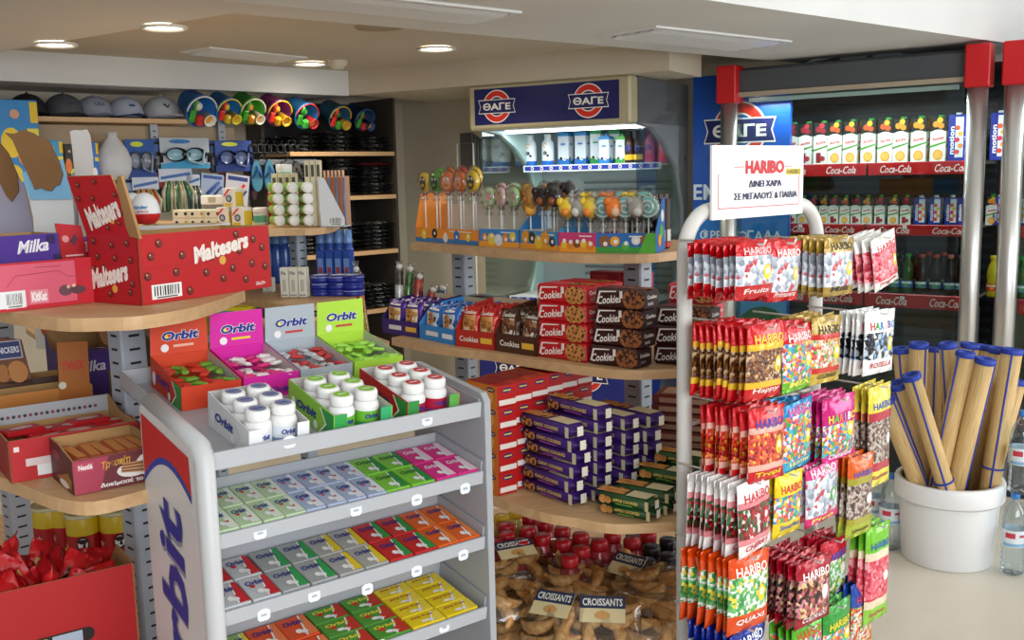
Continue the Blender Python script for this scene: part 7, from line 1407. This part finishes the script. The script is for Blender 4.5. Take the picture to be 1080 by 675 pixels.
toybox(4, 47, 105, .02, '#2c80c0', '#e0c030', '#d88838', 'tall blue and yellow toy box reaching up before the black cap'); toybox(-30, 2, 122, .02, '#2470b8', '#d8d8d0', '#e0c030', 'blue toy box cut off by the edge of the view'); toybox(50, 70, 148, .02, '#3c94c4', '#e8e0d0', '#d8c838', 'shorter pale blue toy box beside the tall one'); toybox(71, 84, 152, .02, '#2c2824', '#d87838', '#c8d850', 'dark toy box with yellow side behind the white header strip'); toybox(93, 107, 150, .02, '#2c6cc0', '#e0d038', '#e8e4dc', 'small blue and yellow toy box beside the white bag')
# ------------------------------------------------------------------ garment shelves in the dark corner
gz = [wp(360, 160, .02).z, wp(360, 207, .02).z, wp(360, 267, .02).z, wp(360, 267, .02).z-.36]
x0 = (wp(306, 160, .02)-Sa).dot(ds); GL = (wp(416, 160, .02)-Sa).dot(ds)-x0; GN = int(GL/.235)
t = thing('garment_shelving', 'wooden shelves in the dark corner stacked with dark wrapped garments', 'shelving', V((Sa.x, Sa.y, 0))+ds*x0, wrz)
for z in gz: MB().box((0, .02, z-.024), (GL, .48, z), 'wood').build('shelf', t)
MB().box((GL, .02, 0), (GL+.015, .49, 2.03), '#3c3630').build('end_panel', t); MB().box((-.02, .30, 0), (0, .48, 2.0), '#3c3630').build('divider', t); MB().box((-.0, .485, 0), (GL, .495, 2.02), '#2c2a28').build('back_board', t)  # end panel added in a dark colour so the niche looks dark
gm = []
for sd in range(3):
    m = MB(); n = 8; vs = []; fs = []; rr = random.Random(sd); w, d = .23, .3
    for s in (0, 1):
        for j in range(n+1):
            for i in range(n+1):
                u, v = i/n*2-1, j/n*2-1; b = max(0, 1-u**6)*max(0, 1-v**6); vs.append((w*i/n, d*j/n, .012+(1 if s else -1)*(.012*b)+rr.uniform(-.0015, .0015)))
    for s in (0, 1):
        o_ = s*(n+1)**2
        for j in range(n):
            for i in range(n): q = [o_+j*(n+1)+i, o_+j*(n+1)+i+1, o_+(j+1)*(n+1)+i+1, o_+(j+1)*(n+1)+i]; fs.append(q if s else q[::-1])
    m.add(vs, fs, 'garment', True); gm.append(m.mesh('wrapped_garment'))
m = MB(); m.v = [v.co[:] for v in gm[0].vertices]; m.f = [list(p.vertices) for p in gm[0].polygons]; m.keys = ['#5c1420:c']; m.k = [0]*len(m.f); m.sm = [True]*len(m.f); redg = m.mesh('wrapped_garment')
for si, z in enumerate(gz):
    for c in range(GN):
        n = (4, 8, 7, 6)[si]+(c % 2)
        for k in range(n):
            q = V((Sa.x, Sa.y, 0))+ds*(x0+.01+GL/GN*c+RND.uniform(-.008, .008))+pl*(.05+RND.uniform(-.012, .015)); red = si == 1 and c == GN-1 and k == n-1
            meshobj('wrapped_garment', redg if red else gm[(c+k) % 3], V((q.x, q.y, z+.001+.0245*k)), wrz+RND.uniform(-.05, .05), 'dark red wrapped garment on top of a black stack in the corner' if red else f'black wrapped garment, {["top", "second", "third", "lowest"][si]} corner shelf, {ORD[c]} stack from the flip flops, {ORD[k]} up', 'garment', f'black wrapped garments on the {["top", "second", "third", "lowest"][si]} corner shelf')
# ================================================================== light
w = bpy.data.worlds.new('world'); SC.world = w; w.use_nodes = True
bg = w.node_tree.nodes['Background']; bg.inputs['Color'].default_value = (.78, .88, 1, 1); bg.inputs['Strength'].default_value = .4
def area(name, loc, target, sx, sy, e, col=(1, 1, 1)):
    d = bpy.data.lights.new(name, 'AREA'); d.shape = 'RECTANGLE'; d.size = sx; d.size_y = sy; d.energy = e; d.color = col
    o = bpy.data.objects.new(name, d); COL.objects.link(o); o.location = loc; o.rotation_euler = (V(target)-V(loc)).to_track_quat('-Z', 'Y').to_euler(); return o
area('shop_front_daylight', (2.2, -2.6, 2.1), (.7, 3, .5), 5.0, 2.0, 205, (.95, .98, 1))
area('side_door_daylight', (5.2, 2.6, 1.7), (1.2, 4.0, .3), 2.2, 2.2, 90, (.95, .98, 1))
vs = SC.view_settings; vs.view_transform = 'Standard'; vs.look = 'None'; vs.exposure = 0.08; vs.gamma = 1.0; vs.use_curve_mapping = False
for lab, ns in USED.items():
    if len(ns) > 1: print('SAME LABEL', lab, ns[:4])
    if not 4 <= len(lab.split()) <= 16: print('LABEL LENGTH', lab)
